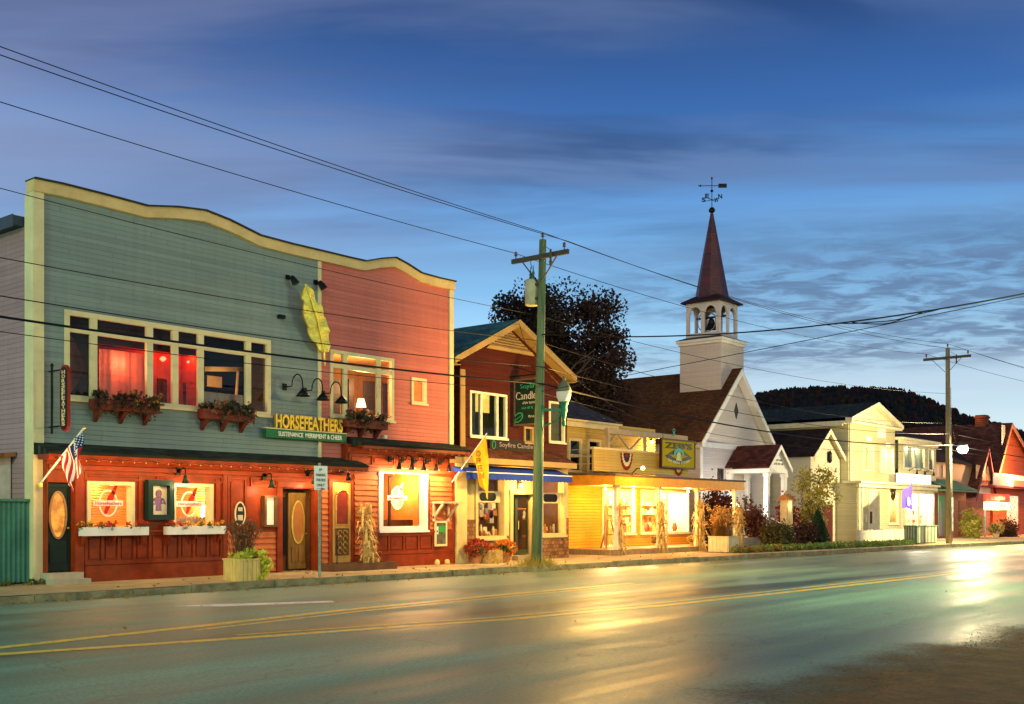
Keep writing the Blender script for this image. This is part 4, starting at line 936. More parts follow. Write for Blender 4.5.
# bracketed shelf on the right of that window
t = thing('wall_bracket', 'white timber bracket shelf beside the bright shop window', 'bracket', (sx_(440), SY, 1.7))
mb = MB(); sx0, sx1 = sx_(431), sx_(449); mb.box(sx0, sx1, SY-.55, SY-.02, 2.06, 2.12); mb.build('shelf', M('warm_white_timber', (.62,.45,.28), .5), t)
for c in (sx0+.05, sx1-.12):
    mb = MB(); mb.bar((c,SY-.48,2.05),(c,SY-.07,1.60),.07,.07); mb.box(c-.035,c+.035,SY-.11,SY-.05,1.5,2.058); mb.build('brace', M('warm_white_timber', (.62,.45,.28), .5), t)
# flag
def flag_mesh(tip, hoistdir, hoist, fly, seed, amp=.07):
    rg = random.Random(seed); U, V = 26, 30; g_ = []
    sidev = Vector((1,0,0))
    for i in range(U+1):
        for j in range(V+1):
            u, v = i/U, j/V; p = tip + hoistdir*hoist*u*(1-.35*v)
            p += Vector((0,0,-1))*fly*v*(.80+.2*u) + Vector((0,.0,0)) + sidev*(amp*math.sin(u*9+v*3+seed)*min(1,v*2.5)+.03*math.sin(u*17+v*6)) + Vector((0,1,0))*(-.05*math.sin(u*7+1)*v)
            g_.append(p)
    return g_, U, V
t = thing('flag', 'stars and stripes flag drooping from a white angled pole above the corner door', 'flag', P(40,484,SY))
a, b = P(40,484,SY-.02), Vector((X(84,22.62)-.0,22.62,Z(84,428,22.62)))
mb = MB(); mb.tube([a,b],.022,8); mb.build('pole', WHITE, t); mb = MB(); mb.lathe([(0,-.04),(.04,0),(0,.04)], b, 8); mb.lathe([(.05,-.06),(.05,.02)], a, 8); mb.build('finial', GOLD, t)
dd = (a-b).normalized(); gpts, U, V = flag_mesh(b+dd*.08, dd, .78, 1.0, 2)
mb = MB(); mb.v = [tuple(p) for p in gpts]
for i in range(U):
    for j in range(V):
        mb.f.append((i*(V+1)+j, (i+1)*(V+1)+j, (i+1)*(V+1)+j+1, i*(V+1)+j+1)); inc = i < U*.54 and j < V*.42
        mb.m.append(2 if inc else (0 if (i//2) % 2 == 0 else 1))
fl_ = mb.build('cloth', [M('flag_red', (.45,.02,.03), .8), M('flag_white', (.72,.66,.58), .8), M('flag_blue', (.015,.03,.13), .8)], t, True)
mb = MB()
for i in range(1,13,2):
    for j in range(1,12,2):
        p = gpts[i*(V+1)+j]+Vector((-.006,0,0)); mb.ellipse(p.x, p.z, .016, .016, p.y-.012, p.y+.012, 5)
mb.build('stars', WL, fl_)
# ------------------------------------------------------------------ street things in front of the restaurant
t = thing('parking_sign', 'white parking sign on a thin green steel post at the kerb', 'sign', P(320,577,21.2).xy.to_3d()+Vector((0,0,.15)))
px_ = X(320,21.2); mb = MB(); mb.box(px_-.03,px_+.03,21.2,21.23,.15,3.0); mb.build('post', M('galvanised_green', (.20,.30,.24), .5, .3, 9, .1, .2), t)
z0, z1 = Z(320,490,21.2), Z(320,466,21.2); rt_ = Vector((ST,-CT,0)).lerp(Vector((1,0,0)),.5).normalized(); hw = .17
q = Vector((px_,21.17,(z0+z1)/2)); mb = MB(); nn_ = rt_.cross(Vector((0,0,1)))
mb.add([q-rt_*hw-Vector((0,0,(z1-z0)/2)), q+rt_*hw-Vector((0,0,(z1-z0)/2)), q+rt_*hw+Vector((0,0,(z1-z0)/2)), q-rt_*hw+Vector((0,0,(z1-z0)/2)), q-rt_*hw-Vector((0,0,(z1-z0)/2))-nn_*.004, q+rt_*hw-Vector((0,0,(z1-z0)/2))-nn_*.004, q+rt_*hw+Vector((0,0,(z1-z0)/2))-nn_*.004, q-rt_*hw+Vector((0,0,(z1-z0)/2))-nn_*.004],
   [(0,1,2,3),(7,6,5,4),(0,4,5,1),(1,5,6,2),(2,6,7,3),(3,7,4,0)]); mb.build('sign_plate', WL, t)
SGN = M('sign_ink', (.05,.10,.06), .6)
for i, (s, ww) in enumerate((('P',.07),('PARKING',.24),('THIS SIDE',.24),('ONLY',.2))): text(s, 'sign_lettering', SGN, t, q+nn_*.004+Vector((0,0,.20-.125*i)), ww, .07, rt_, (0,0,1), .004, .02)
text('\u2192', 'arrow', M('sign_red_ink', (.35,.03,.02)), t, q+nn_*.004+Vector((0,0,-.27)), .22, .06, rt_, (0,0,1), .004, .03)
# timber planter with trailing greens
def tub(name, lab, cx, cy, w_, d_, h_, mat, grp=None, cat='planter', z=.15):
    t = thing(name, lab, cat, (cx,cy,z), grp); mb = MB(); a, b, c, d = cx-w_/2, cx+w_/2, cy-d_/2, cy+d_/2
    n = 5
    for i in range(n):
        u, v = a+(b-a)*i/n+.006, a+(b-a)*(i+1)/n-.006; mb.box(u,v,c,c+.04,z,z+h_); mb.box(u,v,d-.04,d,z,z+h_)
        u, v = c+.045+(d-c-.09)*i/n+.006, c+.045+(d-c-.09)*(i+1)/n-.006; mb.box(a,a+.04,u,v,z,z+h_); mb.box(b-.04,b,u,v,z,z+h_)
    mb.box(a-.02,b+.02,c-.02,c+.06,z+h_+.001,z+h_+.04); mb.box(a-.02,b+.02,d-.06,d+.02,z+h_+.001,z+h_+.04); mb.box(a-.02,a+.06,c+.06,d-.06,z+h_+.001,z+h_+.04); mb.box(b-.06,b+.02,c+.06,d-.06,z+h_+.001,z+h_+.04)
    mb.build('tub', mat, t); mb = MB(); mb.box(a+.05,b-.05,c+.05,d-.05,z+.02,z+h_-.05); mb.build('soil', M('potting_soil', (.03,.02,.012), .95, .5, 12, .5), t)
    return t
pxw = X(237,21.55); t = tub('planter', 'square raw timber planter spilling lime green vines at the kerb', pxw+.18, 21.6, .62, .62, .48, PINE, 'timber planters')
rg = random.Random(31); mb = MB(); c0 = (pxw+.18, 21.6, .15)
for k in range(34): greenery(mb, (c0[0]+rg.uniform(-.16,.30), c0[1]+rg.uniform(-.26,.24), c0[2]+rg.uniform(.48,.78)), (.11,.11,.08), 26, .07, rg)
for k in range(60):
    u = rg.random(); xx = c0[0]+.30+.16*math.sin(u*3.1); greenery(mb, (xx+rg.uniform(-.06,.06), c0[1]+rg.uniform(-.42,.1), c0[2]+.70-.70*u), (.11,.10,.07), 16, .075, rg)
mb.build('vines', leafmat('lime_vine', (.62,.66,.05), (.66,.60,.10)), t)
mb = MB()
for k in range(70):
    b_ = Vector((c0[0]+rg.uniform(-.2,.25), c0[1]+rg.uniform(-.2,.2), c0[2]+.55)); e = b_+Vector((rg.gauss(.0,.18), rg.gauss(0,.15), rg.uniform(.45,.85)))
    mb.tube([b_, b_.lerp(e,.5)+Vector((0,0,.1)), e], .008, 3); greenery(mb, e, (.05,.05,.06), 6, .05, rg)
mb.build('dry_stems', leafmat('dry_rust', (.20,.09,.03), (.14,.10,.05)), t)
# low timber bed edging
mb = MB(); x0, x1 = X(330,23.0), X(392,23.0); mb.box(x0,x1,22.78,22.86,.15,.36); mb.box(x0,x0+.08,22.86,23.5,.15,.36); mb.box(x1-.08,x1,22.86,23.5,.15,.36); mb.box(x0+.08,x1-.08,23.42,23.5,.15,.36); mb.box(x0+.08,x1-.08,22.86,23.42,.15,.30)
single(mb, 'raised_bed', M('brown_bed_timber', (.13,.06,.03), .7, .3, 3, .2), 'low brown timber bed edging at the foot of the corn stalks', 'raised bed')
mb = MB(); xx = X(337,22.95); 
mb.tube([(xx,22.95,.30),(xx,22.95,1.15)],.015,6); mb.tube([(xx,22.95,.8),(xx+.1,22.9,.95),(xx-.05,22.92,1.05)],.01,5); mb.lathe([(.08,0),(.08,.02)],(xx,22.95,.30),8)
single(mb, 'garden_stake', BLACK, 'thin black iron stake standing in the low timber bed', 'stake')
# dry corn stalks, tied in sheaves
def stalks(lab, cx, cy, h, seed, lean=(0,0), z=.15, n=26, spread=.22, grp='corn stalk sheaves'):
    t = thing('corn_stalks', lab, 'corn stalks', (cx,cy,z), grp); rg = random.Random(seed); st, lf = MB(), MB()
    for i in range(n):
        a = rg.uniform(0,6.28); r_ = spread*rg.random()**.5; b_ = Vector((cx+math.cos(a)*r_*1.25, cy+math.sin(a)*r_, z)); a2 = a+rg.uniform(-.6,.6)
        hh = h*rg.uniform(.82,1.05); e = Vector((cx+lean[0]+math.cos(a2)*r_*1.0, cy+lean[1]+math.sin(a2)*r_*.8, z+hh)); m_ = Vector((cx+lean[0]*.55+math.cos(a)*r_*.55, cy+lean[1]*.55+math.sin(a)*r_*.55, z+hh*.6))
        st.tube([b_,m_,e],.014,4,.007)
        for k in range(7):
            u = rg.uniform(.1,1); p = b_.lerp(m_,u/.6) if u < .6 else m_.lerp(e,(u-.6)/.4)
            d = Vector((rg.gauss(0,1),rg.gauss(0,1),0)).normalized(); ln = rg.uniform(.22,.5); w_ = Vector((-d.y,d.x,0))*rg.uniform(.018,.035)
            q1 = p+d*ln*.42+Vector((0,0,ln*rg.uniform(.05,.4))); q2 = p+d*ln*.75+Vector((0,0,-ln*rg.uniform(.1,.8)))
            lf.add([p-w_*.5,p+w_*.5,q1+w_,q1-w_,q2],[(0,1,2,3),(3,2,4)])
    for k in range(14):
        e = Vector((cx+lean[0]+rg.gauss(0,spread*.5), cy+lean[1]+rg.gauss(0,spread*.4), z+h*rg.uniform(.9,1.08)))
        for q in range(6): st.tube([e-Vector((0,0,.1)), e+Vector((rg.gauss(0,.06),rg.gauss(0,.06),rg.uniform(.05,.15)))],.004,3)
    st.build('stems', leafmat('corn_stem', (.66,.46,.15), (.52,.42,.14)), t); lf.build('husk_leaves', leafmat('corn_leaf', (.78,.58,.24), (.58,.42,.14)), t)
    mb = MB(); mb.lathe([(spread*.8,-.03),(spread*.85,0),(spread*.8,.03)], (cx+lean[0]*.55, cy+lean[1]*.55, z+h*.6), 12); mb.build('twine', M('twine', (.30,.16,.06), .9), t)
    return t
stalks('sheaf of dry corn stalks leaning on the bright red storefront', X(366,23.45), 23.3, 1.75, 41, (.08,.3))
# pebbles of a floor-level lamp at the wall foot
for px in (436, 446):
    q = X(px,23.55); mb = MB(); mb.lathe([(.07,0),(.09,.06),(.07,.14),(.03,.17)], (q,23.5,.15), 10)
    single(mb, 'gourd', M('pale_gourd', (.70,.42,.16), .5, .2, 6), 'pale gourd on the pavement under the narrow poster case', 'gourd', 'gourds by the red wall', True)
# ------------------------------------------------------------------ teal fence and lean-to on the left
fx0, fx1 = 5.5, XL-.04; t = thing('metal_fence', 'teal corrugated metal fence at the left edge beside the restaurant', 'fence', ((fx0+fx1)/2, 24.1, .15))
mb = MB(); n = int((fx1-fx0)/.11); vs = []
for i in range(n*2+1):
    x = fx0+(fx1-fx0)*i/(n*2); yy = 24.12+(.035 if (i//1) % 2 else 0); vs += [(x,yy,.2),(x,yy,2.02)]
mb.add(vs, [(2*i,2*i+2,2*i+3,2*i+1) for i in range(n*2)]); mb.build('sheet', M('teal_steel', (.045,.15,.11), .45, .25, 2, .05, .1), t)
mb = MB(); mb.box(fx0,fx1,24.08,24.2,2.0,2.06); mb.build('top_rail', M('teal_steel', (.045,.15,.11)), t)
mb = MB(); x0, x1, y0, y1 = 4.5, XL-.03, 25.0, 29.0
mb.add([(x0,y0,.15),(x1,y0,.15),(x1,y0,3.05),(x0,y0,2.35),(x0,y1,.15),(x1,y1,.15),(x1,y1,3.05),(x0,y1,2.35)],[(0,1,2,3),(5,4,7,6),(4,0,3,7)])
lt = thing('lean_to_shed', 'low pale lean-to with a brown roof behind the teal fence', 'shed', (8.2,27,.15)); mb.build('wall', M('lean_pale', (.46,.45,.40), .6), lt)
mb = MB(); mb.add([(x0-.3,y0-.25,2.30),(x1,y0-.25,3.14),(x1,y1,3.14),(x0-.3,y1,2.30),(x0-.3,y0-.25,2.20),(x1,y0-.25,3.04),(x1,y1,3.04),(x0-.3,y1,2.20)],[(0,1,2,3),(7,6,5,4),(0,4,5,1),(3,2,6,7),(0,3,7,4)]); mb.build('roof', shingle('brown_shingle', (.16,.075,.03), .3, .14, .4, .9, 'XY'), lt)
rg = random.Random(77); mb = MB()
for i in range(14): greenery(mb, (rg.uniform(9.5,XL+.7), rg.uniform(23.6,24.0), .2), (.12,.1,.08), 14, .06, rg)
tag(mb.build('weeds', leafmat('weed_green', (.05,.09,.02), (.14,.13,.04))), 'weeds at the foot of the teal fence', 'weeds', kind='stuff')

# ================================================================== utility poles, wires, street lamps
POLEM = M('green_lit_pole', (.14,.19,.085), .85, .4, 1.2, .6, 0, (6,6,.5)); ARMM = M('grey_crossarm', (.07,.065,.055), .8)  # green of the lamplight is painted into the shaft colour
def pole(lab, x, y, h, lean=0.0, transformer=False, arm=1.25, grp='utility poles', shaft=None):
    t = thing('utility_pole', lab, 'utility pole', (x,y,.1), grp); top_ = Vector((x+lean,y,h)); b_ = Vector((x,y,.0))
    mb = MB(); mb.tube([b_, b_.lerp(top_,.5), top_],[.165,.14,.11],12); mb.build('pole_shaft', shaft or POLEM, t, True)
    az = h-.55; c = b_.lerp(top_,(az)/h); mb = MB(); mb.box(c.x-.19,c.x-.09,y-arm,y+arm,az-.07,az+.07); mb.build('crossarm', ARMM, t)
    mb = MB()
    for s in (-1,1): mb.bar((c.x-.15,y+s*arm*.62,az-.06),(c.x-.15,y+s*.10,az-.75),.05,.02)
    mb.build('brace', ARMM, t)
    ins = [(c.x-.14,y+arm-.15,az+.07),(c.x-.14,y-arm+.15,az+.07),(top_.x,y,h)]
    for q in ins:
        mb = MB(); mb.lathe([(.018,0),(.018,.08),(.06,.10),(.035,.14),(.055,.17),(.03,.22),(.012,.24)], q, 8); mb.build('insulator', M('porcelain', (.16,.10,.08), .25), t)
    mb = MB(); mb.lathe([(.03,-.5),(.05,-.4),(.03,-.3),(.05,-.2),(.03,0)], (c.x-.3,y-.55,az+.12), 8); mb.tube([(c.x-.3,y-.55,az+.1),(c.x-.14,y-.2,az+.3),(c.x,y,az+.2)],.01,4); mb.build('cutout', ARMM, t)
    mb = MB(); mb.tube([(x+.19,y-.06,.3),(x+.16+lean*.4,y-.06,h*.55)],.03,6); mb.tube([(x+.02,y-.19,.3),(x+.02+lean*.7,y-.14,h*.8)],.012,5); mb.build('riser_conduit', M('grey_conduit', (.25,.24,.2), .5), t)
    if transformer:
        tx, ty, tz = x+lean*.8-.02, y+.36, h-2.0
        mb = MB(); mb.lathe([(.20,0),(.22,.03),(.22,.74),(.20,.79),(.08,.82)], (tx,ty,tz), 18); d = mb.build('transformer', M('transformer_grey', (.42,.42,.26), .45, .2, 3), t, True)
        for s in (-.1,.1):
            mb = MB(); mb.lathe([(.04,0),(.06,.08),(.03,.12),(.05,.2),(.02,.28),(.01,.45)], (tx+s*.6,ty+s,tz+.78), 8); mb.build('bushing', M('bushing_green', (.06,.14,.12), .3), d)
        mb = MB(); mb.box(tx-.1,tx+.1,y+.05,ty-.15,tz+.15,tz+.22); mb.box(tx-.1,tx+.1,y+.05,ty-.15,tz+.58,tz+.65); mb.build('hanger', ARMM, d)
        mb = MB(); mb.tube([(tx,ty,tz+1.15),(tx-.2,ty-.1,tz+1.3),(c.x-.1,y+.3,az)],.012,4); mb.tube([(tx,ty+.1,tz+.9),(tx+.3,ty-.3,tz+.2),(x+.2,y,tz-1.2)],.012,4); mb.build('jumper_wire', BLACK, d)
    return t, top_, az, c
p1x, p1y = X(536,20.98), 20.98
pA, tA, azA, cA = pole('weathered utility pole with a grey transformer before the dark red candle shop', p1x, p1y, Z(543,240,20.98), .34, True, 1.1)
p2y = 19.75; p2x = X(949,p2y)
pB, tB, azB, cB = pole('tall utility pole in front of the bright shops at the far right', p2x, p2y, Z(945,347,p2y), -.22, shaft=M('pale_pole', (.26,.20,.11), .85, .4, 1.2, .6, 0, (6,6,.5)))
p0x, p0y = p1x-33.0, 21.1
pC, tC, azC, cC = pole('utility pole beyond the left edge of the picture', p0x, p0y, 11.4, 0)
pEx = 28.2
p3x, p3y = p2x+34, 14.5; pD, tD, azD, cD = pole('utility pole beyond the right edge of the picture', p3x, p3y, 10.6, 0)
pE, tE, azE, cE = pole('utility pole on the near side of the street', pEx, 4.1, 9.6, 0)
WIREM = M('black_cable', (.012,.012,.014), .5, .1, 5, 0)
def wire(lab, pts, r=.012, sag=.5, cat='wire', grp='overhead wires'):
    mb = MB(); out = []
    for k, (a, b) in enumerate(zip(pts, pts[1:])):
        a, b = Vector(a), Vector(b); n = 28; sg = sag[k] if isinstance(sag,(list,tuple)) else sag
        for i in range(n+(1 if k == len(pts)-2 else 0)):
            u = i/n; p = a.lerp(b,u); p.z -= sg*4*u*(1-u); out.append(p)
    mb.tube(out, r, 5); return single(mb, 'overhead_wire', WIREM, lab, cat, grp)
def ins(t_, az, c, y, k, arm=1.25): return [Vector((c.x-.14,y+arm-.15,az+.30)), Vector((t_.x,y,t_.z+.23)), Vector((c.x-.14,y-arm+.15,az+.30))][k]
Ps = [(tC,azC-.3,cC,p0y),(tA,azA,cA,p1y),(tB,azB,cB,p2y),(tD,azD,cD,p3y)]
for k, nm in enumerate(('power wire on the building side of the crossarms, lowest of the top three','power wire over the pole tops, topmost of all','power wire on the road side of the crossarms')):
    wire(nm, [ins(*q,k) for q in Ps], .011, (.35,.55,.5))
def low(zs, dy, sag, lab, r):
    wire(lab, [(p0x+.1,p0y+dy,zs[0]),(p1x+.1,p1y+dy,zs[1]),(p2x,p2y+dy,zs[2]),(p3x,p3y+dy,zs[3])], r, sag)
wire('thin cable skimming the parapet of the big building to the first pole', [(p0x+.1,p0y+.3,9.1),(p1x+.1,p1y+.2,7.9),(p2x,p2y+.2,8.3)], .009, (.45,.5))
low((7.35,7.1,6.7,6.7), .14, (.55,.7,.5), 'thin cable crossing the green facade above its windows, highest of the four', .010)
low((6.6,6.25,6.1,6.1), -.16, (.55,.6,.5), 'thin cable sagging past the golden feather, second highest of the four', .012)
low((6.02,5.72,5.5,5.5), -.20, (.4,.6,.5), 'thick black cable across the tops of the upper windows', .026)
low((5.86,5.55,5.3,5.3), .20, (.45,.8,.5), 'slack thin cable just below the thick black one', .009)
hx = Vector((28.2,4.25,7.35)); j = Vector((p1x+.1,p1y-.15,7.25))
wire('drooping cable crossing the street in front of the steeple to the near pole', [j,hx], .020, .62)
wire('straight cable climbing past the steeple base to the near pole', [Vector((p1x+.1,p1y-.15,5.5)), hx+Vector((0,0,-.1))], .010, .05)
# slack coil of the crossing cable
mb = MB(); q = j.lerp(hx,.60); 
for k in range(2):
    a_, b_ = j.lerp(hx,.55+.02*k), j.lerp(hx,.70-.02*k); out = []
    for i in range(17):
        u = i/16; p = a_.lerp(b_,u); uu = .55+.15*u; p.z -= .62*4*uu*(1-uu) + (.10+.06*k)*math.sin(math.pi*u); p.x += .05*math.sin(u*14+k); out.append(p)
    mb.tube(out,.014,5)
single(mb, 'cable_loop', WIREM, 'slack loop lashed below the cable crossing the street', 'wire')
gab = P(519,322,24.0)
wire('service drop from the pole to the peak of the candle shop gable', [(p1x+.1,p1y+.15,6.9), gab], .010, .35)
wire('service drop from the pole to the yellow store roof', [(p1x+.1,p1y+.15,6.6), (X(624,28),28,5.9)], .009, .5)
wire('service drop from the pole towards the church eave', [(p1x+.1,p1y+.15,7.0), (47.8,28.2,5.9)], .009, .7)
wire('service wire from the far pole to the red gabled house', [(p2x,p2y+.15,8.6), (80.5,25.6,6.9)], .009, .3)
# street lamps: green bracket with acorn globe
def street_lamp(lab, x, y, z, dx, power, color, gs, arm=.72):
    t = thing('street_lamp', lab, 'street lamp', (x,y,z), 'acorn street lamps on poles'); G_ = M('lamp_green', (.02,.16,.09), .4); d = Vector((math.cos(dx),math.sin(dx),0)); b_ = Vector((x,y,z))
    e = b_+d*arm; mb = MB(); mb.bar(b_+Vector((0,0,-.55)), b_+Vector((0,0,.12)), .10); mb.bar(b_, e, .06,.08); 
    pts = [b_+Vector((0,0,-.50))+d*.04] + [b_+d*(.05+arm*.75*math.sin(a))+Vector((0,0,-.05-.42*math.cos(a))) for a in (.3,.7,1.1,1.5)]; mb.tube(pts,.025,6); mb.build('bracket', G_, t)
    mb = MB(); mb.lathe([(.03,-.5),(.07,-.42),(.05,-.3),(.09,-.1),(.12,.0),(.10,.1),(.15,.22),(.17,.26)], e, 14); mb.build('fitter', G_, t, True)
    mb = MB(); mb.lathe([(.15,.262),(.22,.42),(.235,.58),(.17,.63)], e, 18); mb.build('globe', glow('acorn_globe_%d' % int(gs*10), (.50,.50,.34), gs), t, True)
    mb = MB(); mb.lathe([(.245,.57),(.25,.60),(.18,.78),(.08,.90),(.05,.93),(.06,.98),(.01,1.06)], e, 18); mb.build('cap', M('lamp_cap', (.12,.14,.09), .4, .2, 6), t, True)
    o = lamp('POINT', e+d*1.3+Vector((0,0,-.1)), power, color, t, .2); return t
street_lamp('green bracket street lamp with acorn globe on the pole by the candle shop', p1x+.14, p1y-.12, Z(552,411,20.9), R(-32), 1900, (1,.60,.15), .55)
street_lamp('green bracket street lamp on the pole beyond the left edge', p0x+.14, p0y-.12, 5.4, R(-60), 5200, (.45,1,.55), 1.3)
street_lamp('green bracket street lamp on the near-side pole', pEx-.14, 4.2, 6.0, R(150), 2800, (.80,1,.50), 1.6)
# the bright lamp by the far pole
t = thing('street_lamp', 'blazing white street lamp on a short arm at the far right pole', 'street lamp', (p2x,p2y,6.0)); q = P(963,448,p2y-.5); q = Vector((p2x+.55,p2y-.55,Z(962,448,p2y-.5)))
mb = MB(); mb.tube([(p2x+.1,p2y-.1,q.z+.25),(q.x-.1,q.y+.1,q.z+.42),(q.x,q.y,q.z+.3)],.03,6); mb.build('arm', BLACK, t)
mb = MB(); mb.lathe([(.05,.34),(.24,.22),(.28,.14),(.26,.13)], q, 14); mb.build('shade', ARMM, t); mb = MB(); mb.lathe([(.05,.12),(.24,.06),(.30,-.06),(.22,-.22),(.05,-.30)], q, 14); mb.build('globe', glow('mercury_globe', (1,.97,.88), 11), t, True)
lamp('POINT', q+Vector((.25,-.5,-.7)), 5200, (1,.80,.42), t, .2)
# ================================================================== dark red candle shop
CY = 24.4
bx = lambda px: X(px, CY)
shop = thing('candle_shop', 'narrow dark red gabled candle shop with blue awning and shingled base', 'building', (29.8, 28, .15))
BR = siding('oxblood_clapboard', (.062,.012,.006), .13, .2, .5); TRIM = M('ochre_trim', (.31,.205,.08), .5, .12, 2, .05)
cx0, cx1 = bx(460), bx(567); GFY = CY-.45; ez, az = Z(455,356,GFY), Z(519,319,GFY); ex0, ex1 = X(454.5,GFY), X(576,GFY); ac = (ex0+ex1)/2
w1 = (bx(471), bx(505), Z(488,436,CY), Z(488,395,CY)); w2 = (bx(550), bx(563), Z(556,441,CY), Z(556,404,CY)); w3 = (bx(525), bx(531.5), Z(528,441,CY), Z(528,429,CY))
mb = MB(); wall(mb, cx0, cx1, 3.3, 6.6, [w1,w2,w3], CY)
gz = lambda x: ez + (az-ez)*(1-abs(x-ac)/(ac-ex0)) - .08
mb.add([(cx0,CY,6.6),(cx1,CY,6.6),(cx1,CY,gz(cx1)),(ac,CY,gz(ac)),(cx0,CY,gz(cx0))],[(0,1,2,3,4)])
mb.build('gable_wall', BR, shop)
mb = MB(); mb.quad((cx0,CY+9,.15),(cx0,CY,.15),(cx0,CY,gz(cx0)),(cx0,CY+9,gz(cx0))); mb.quad((cx1,CY,.15),(cx1,CY+9,.15),(cx1,CY+9,gz(cx1)),(cx1,CY,gz(cx1))); build_split(mb, 'side_wall', BR, shop)
TEAL = shingle('teal_shingle', (.045,.15,.14), .3, .14, .4, .8, 'YX')
yf, yb = CY-.45, CY+9
mb = MB()
for s, xe in ((-1,ex0),(1,ex1)):
    mb.add([(xe,yf,ez),(ac,yf,az),(ac,yb,az),(xe,yb,ez),(xe,yf,ez-.06),(ac,yf,az-.06),(ac,yb,az-.06),(xe,yb,ez-.06)], [(0,1,2,3) if s > 0 else (3,2,1,0),(4,5,6,7),(0,4,7,3)])
mb.build('roof', TEAL, shop)
mb = MB()
for xe in (ex0, ex1):
    s = 1 if xe > ac else -1
    mb.prism([(xe,ez-.23),(xe,ez-.02),(ac,az-.02),(ac,az-.25)] if s < 0 else [(ac,az-.25),(ac,az-.02),(xe,ez-.02),(xe,ez-.23)], yf-.05, yf)
    mb.add([(xe,yf,ez-.21),(ac,yf,az-.22),(ac,CY,az-.22),(xe,CY,ez-.21)],[(0,1,2,3)])
    mb.box(xe-.02, xe+.30*(-s), yf, CY, ez-.26, ez-.235)
mb.box(cx0-.02,cx0+.22,CY-.04,CY,3.4,ez-.3); mb.build('gable_trim', TRIM, shop)
# louvred vent in the gable peak
vw = 1.15; mb = MB(); mb.prism([(ac-vw,az-.98),(ac+vw,az-.98),(ac,az-.36)], CY-.05, CY); mb.prism([(ac-vw-.15,az-1.1),(ac+vw+.15,az-1.1),(ac+vw,az-.985),(ac-vw,az-.985)], CY-.10, CY); v = mb.build('gable_vent', TRIM, shop)
mb = MB()
for i in range(6):
    zz = az-.94+.09*i; hw = vw*(1-(zz-az+.98)/.62)-.08
    if hw > .05: mb.box(ac-hw, ac+hw, CY-.075, CY-.0505, zz, zz+.035)
mb.build('louvre', M('shade_wood', (.12,.07,.03), .7), v)
MINT = M('pale_sash', (.60,.58,.46), .5)
window(shop, *w1, CY, [bx(481), bx(497)], None, .08, MINT, mull=.10); window(shop, *w2, CY, [], None, .08, MINT); window(shop, *w3, CY, [], None, .08, TRIM)
rm = room(shop, cx0+.1, cx1-.1, CY+.17, CY+3, 3.4, 6.6, M('olive_room', (.16,.15,.06), .8), WOOD)
mb = MB(); mb.quad((bx(482),CY+.3,5.2),(bx(496),CY+.3,5.2),(bx(496),CY+.3,6.4),(bx(482),CY+.3,6.4)); mb.build('roller_blind', M('linen_blind', (.55,.45,.20), .8), rm)
mb = MB(); mb.box(bx(483),bx(494),CY+.3,CY+.34,4.4,5.15); mb.build('placard', BLACK, rm)
lamp('POINT', (bx(489), CY+.22, 5.9), 5, (.9,1,.5), rm, .05); lamp('POINT', (bx(520), CY+1.5, 5.8), 25, (.8,1,.5), rm, .1)
# shop front below, forward of the gable wall
FY2 = 24.0; s2 = lambda px: X(px, FY2)
L0, L1 = s2(463), s2(568)
sw = (s2(477), s2(498), 1.05, 2.95); sd = (s2(512), s2(533), .32, 2.42); sr = (s2(542), s2(563), 1.05, 2.95)
sw = (s2(477), s2(503), 1.0, 2.98)
YP = M('yellow_cream_paint', (.60,.46,.19), .5, .15, 2, .05)
mb = MB(); wall(mb, L0, L1, .15, 3.5, [sw,sd,sr], FY2, .25); mb.quad((L1,FY2,.15),(L1,CY+.2,.15),(L1,CY+.2,3.5),(L1,FY2,3.5)); mb.quad((L0,CY+.2,.15),(L0,FY2,.15),(L0,FY2,3.5),(L0,CY+.2,3.5)); mb.build('storefront_wall', YP, shop)
SHB = shingle('cedar_shingle_base', (.26,.12,.05), .16, .13, .45, .85, 'XZ')
mb = MB()
for a, b, c, d in ((L0+.02,sw[0]-.12,.15,1.55),(sw[0]-.12,sw[1]+.12,.15,.86),(sw[1]+.12,sd[0]-.14,.15,1.45),(sd[1]+.14,sr[0]-.12,.15,1.45),(sr[0]-.12,sr[1]+.12,.15,.86),(sr[1]+.12,L1,.15,1.6)): mb.box(a, b, FY2-.035, FY2, c, d)
build_split(mb, 'shingle_base', SHB, shop)
window(shop, *sw, FY2, [], None, .12, YP, .06, .2); window(shop, *sr, FY2, [], None, .12, YP, .06, .2)
mb = MB(); y = FY2
mb.box(sd[0]-.14,sd[0],y-.06,y+.12,.15,2.56); mb.box(sd[1],sd[1]+.14,y-.06,y+.12,.15,2.56); mb.box(sd[0],sd[1],y-.06,y+.12,2.42,2.56)
mb.box(sw[1]+.13,sw[1]+.26,y-.05,y,1.0,3.1); mb.box(sr[0]-.26,sr[0]-.13,y-.05,y,1.0,3.1); mb.build('door_casing', YP, shop)
mb = MB(); x0, x1 = sd[0], sd[1]; mid = x0+(x1-x0)*.42; y = FY2+.2
for a, b in ((x0,mid),(mid,x1)):
    mb.box(a,a+.07,y,y+.05,.32,2.42); mb.box(b-.07,b,y,y+.05,.32,2.42); mb.box(a+.07,b-.07,y,y+.05,2.3,2.42); mb.box(a+.07,b-.07,y,y+.05,.32,.5)
dr = mb.build('door', M('dark_green_door', (.05,.055,.03), .4), shop); mb = MB(); mb.quad((x0+.07,y+.03,.5),(x1-.07,y+.03,.5),(x1-.07,y+.03,2.3),(x0+.07,y+.03,2.3)); mb.build('door_glass', GLASS, dr)
mb = MB(); mb.tube([(mid+.04,y-.06,1.2),(mid+.04,y-.06,1.5)],.015,6); mb.build('handle', GOLD, dr)
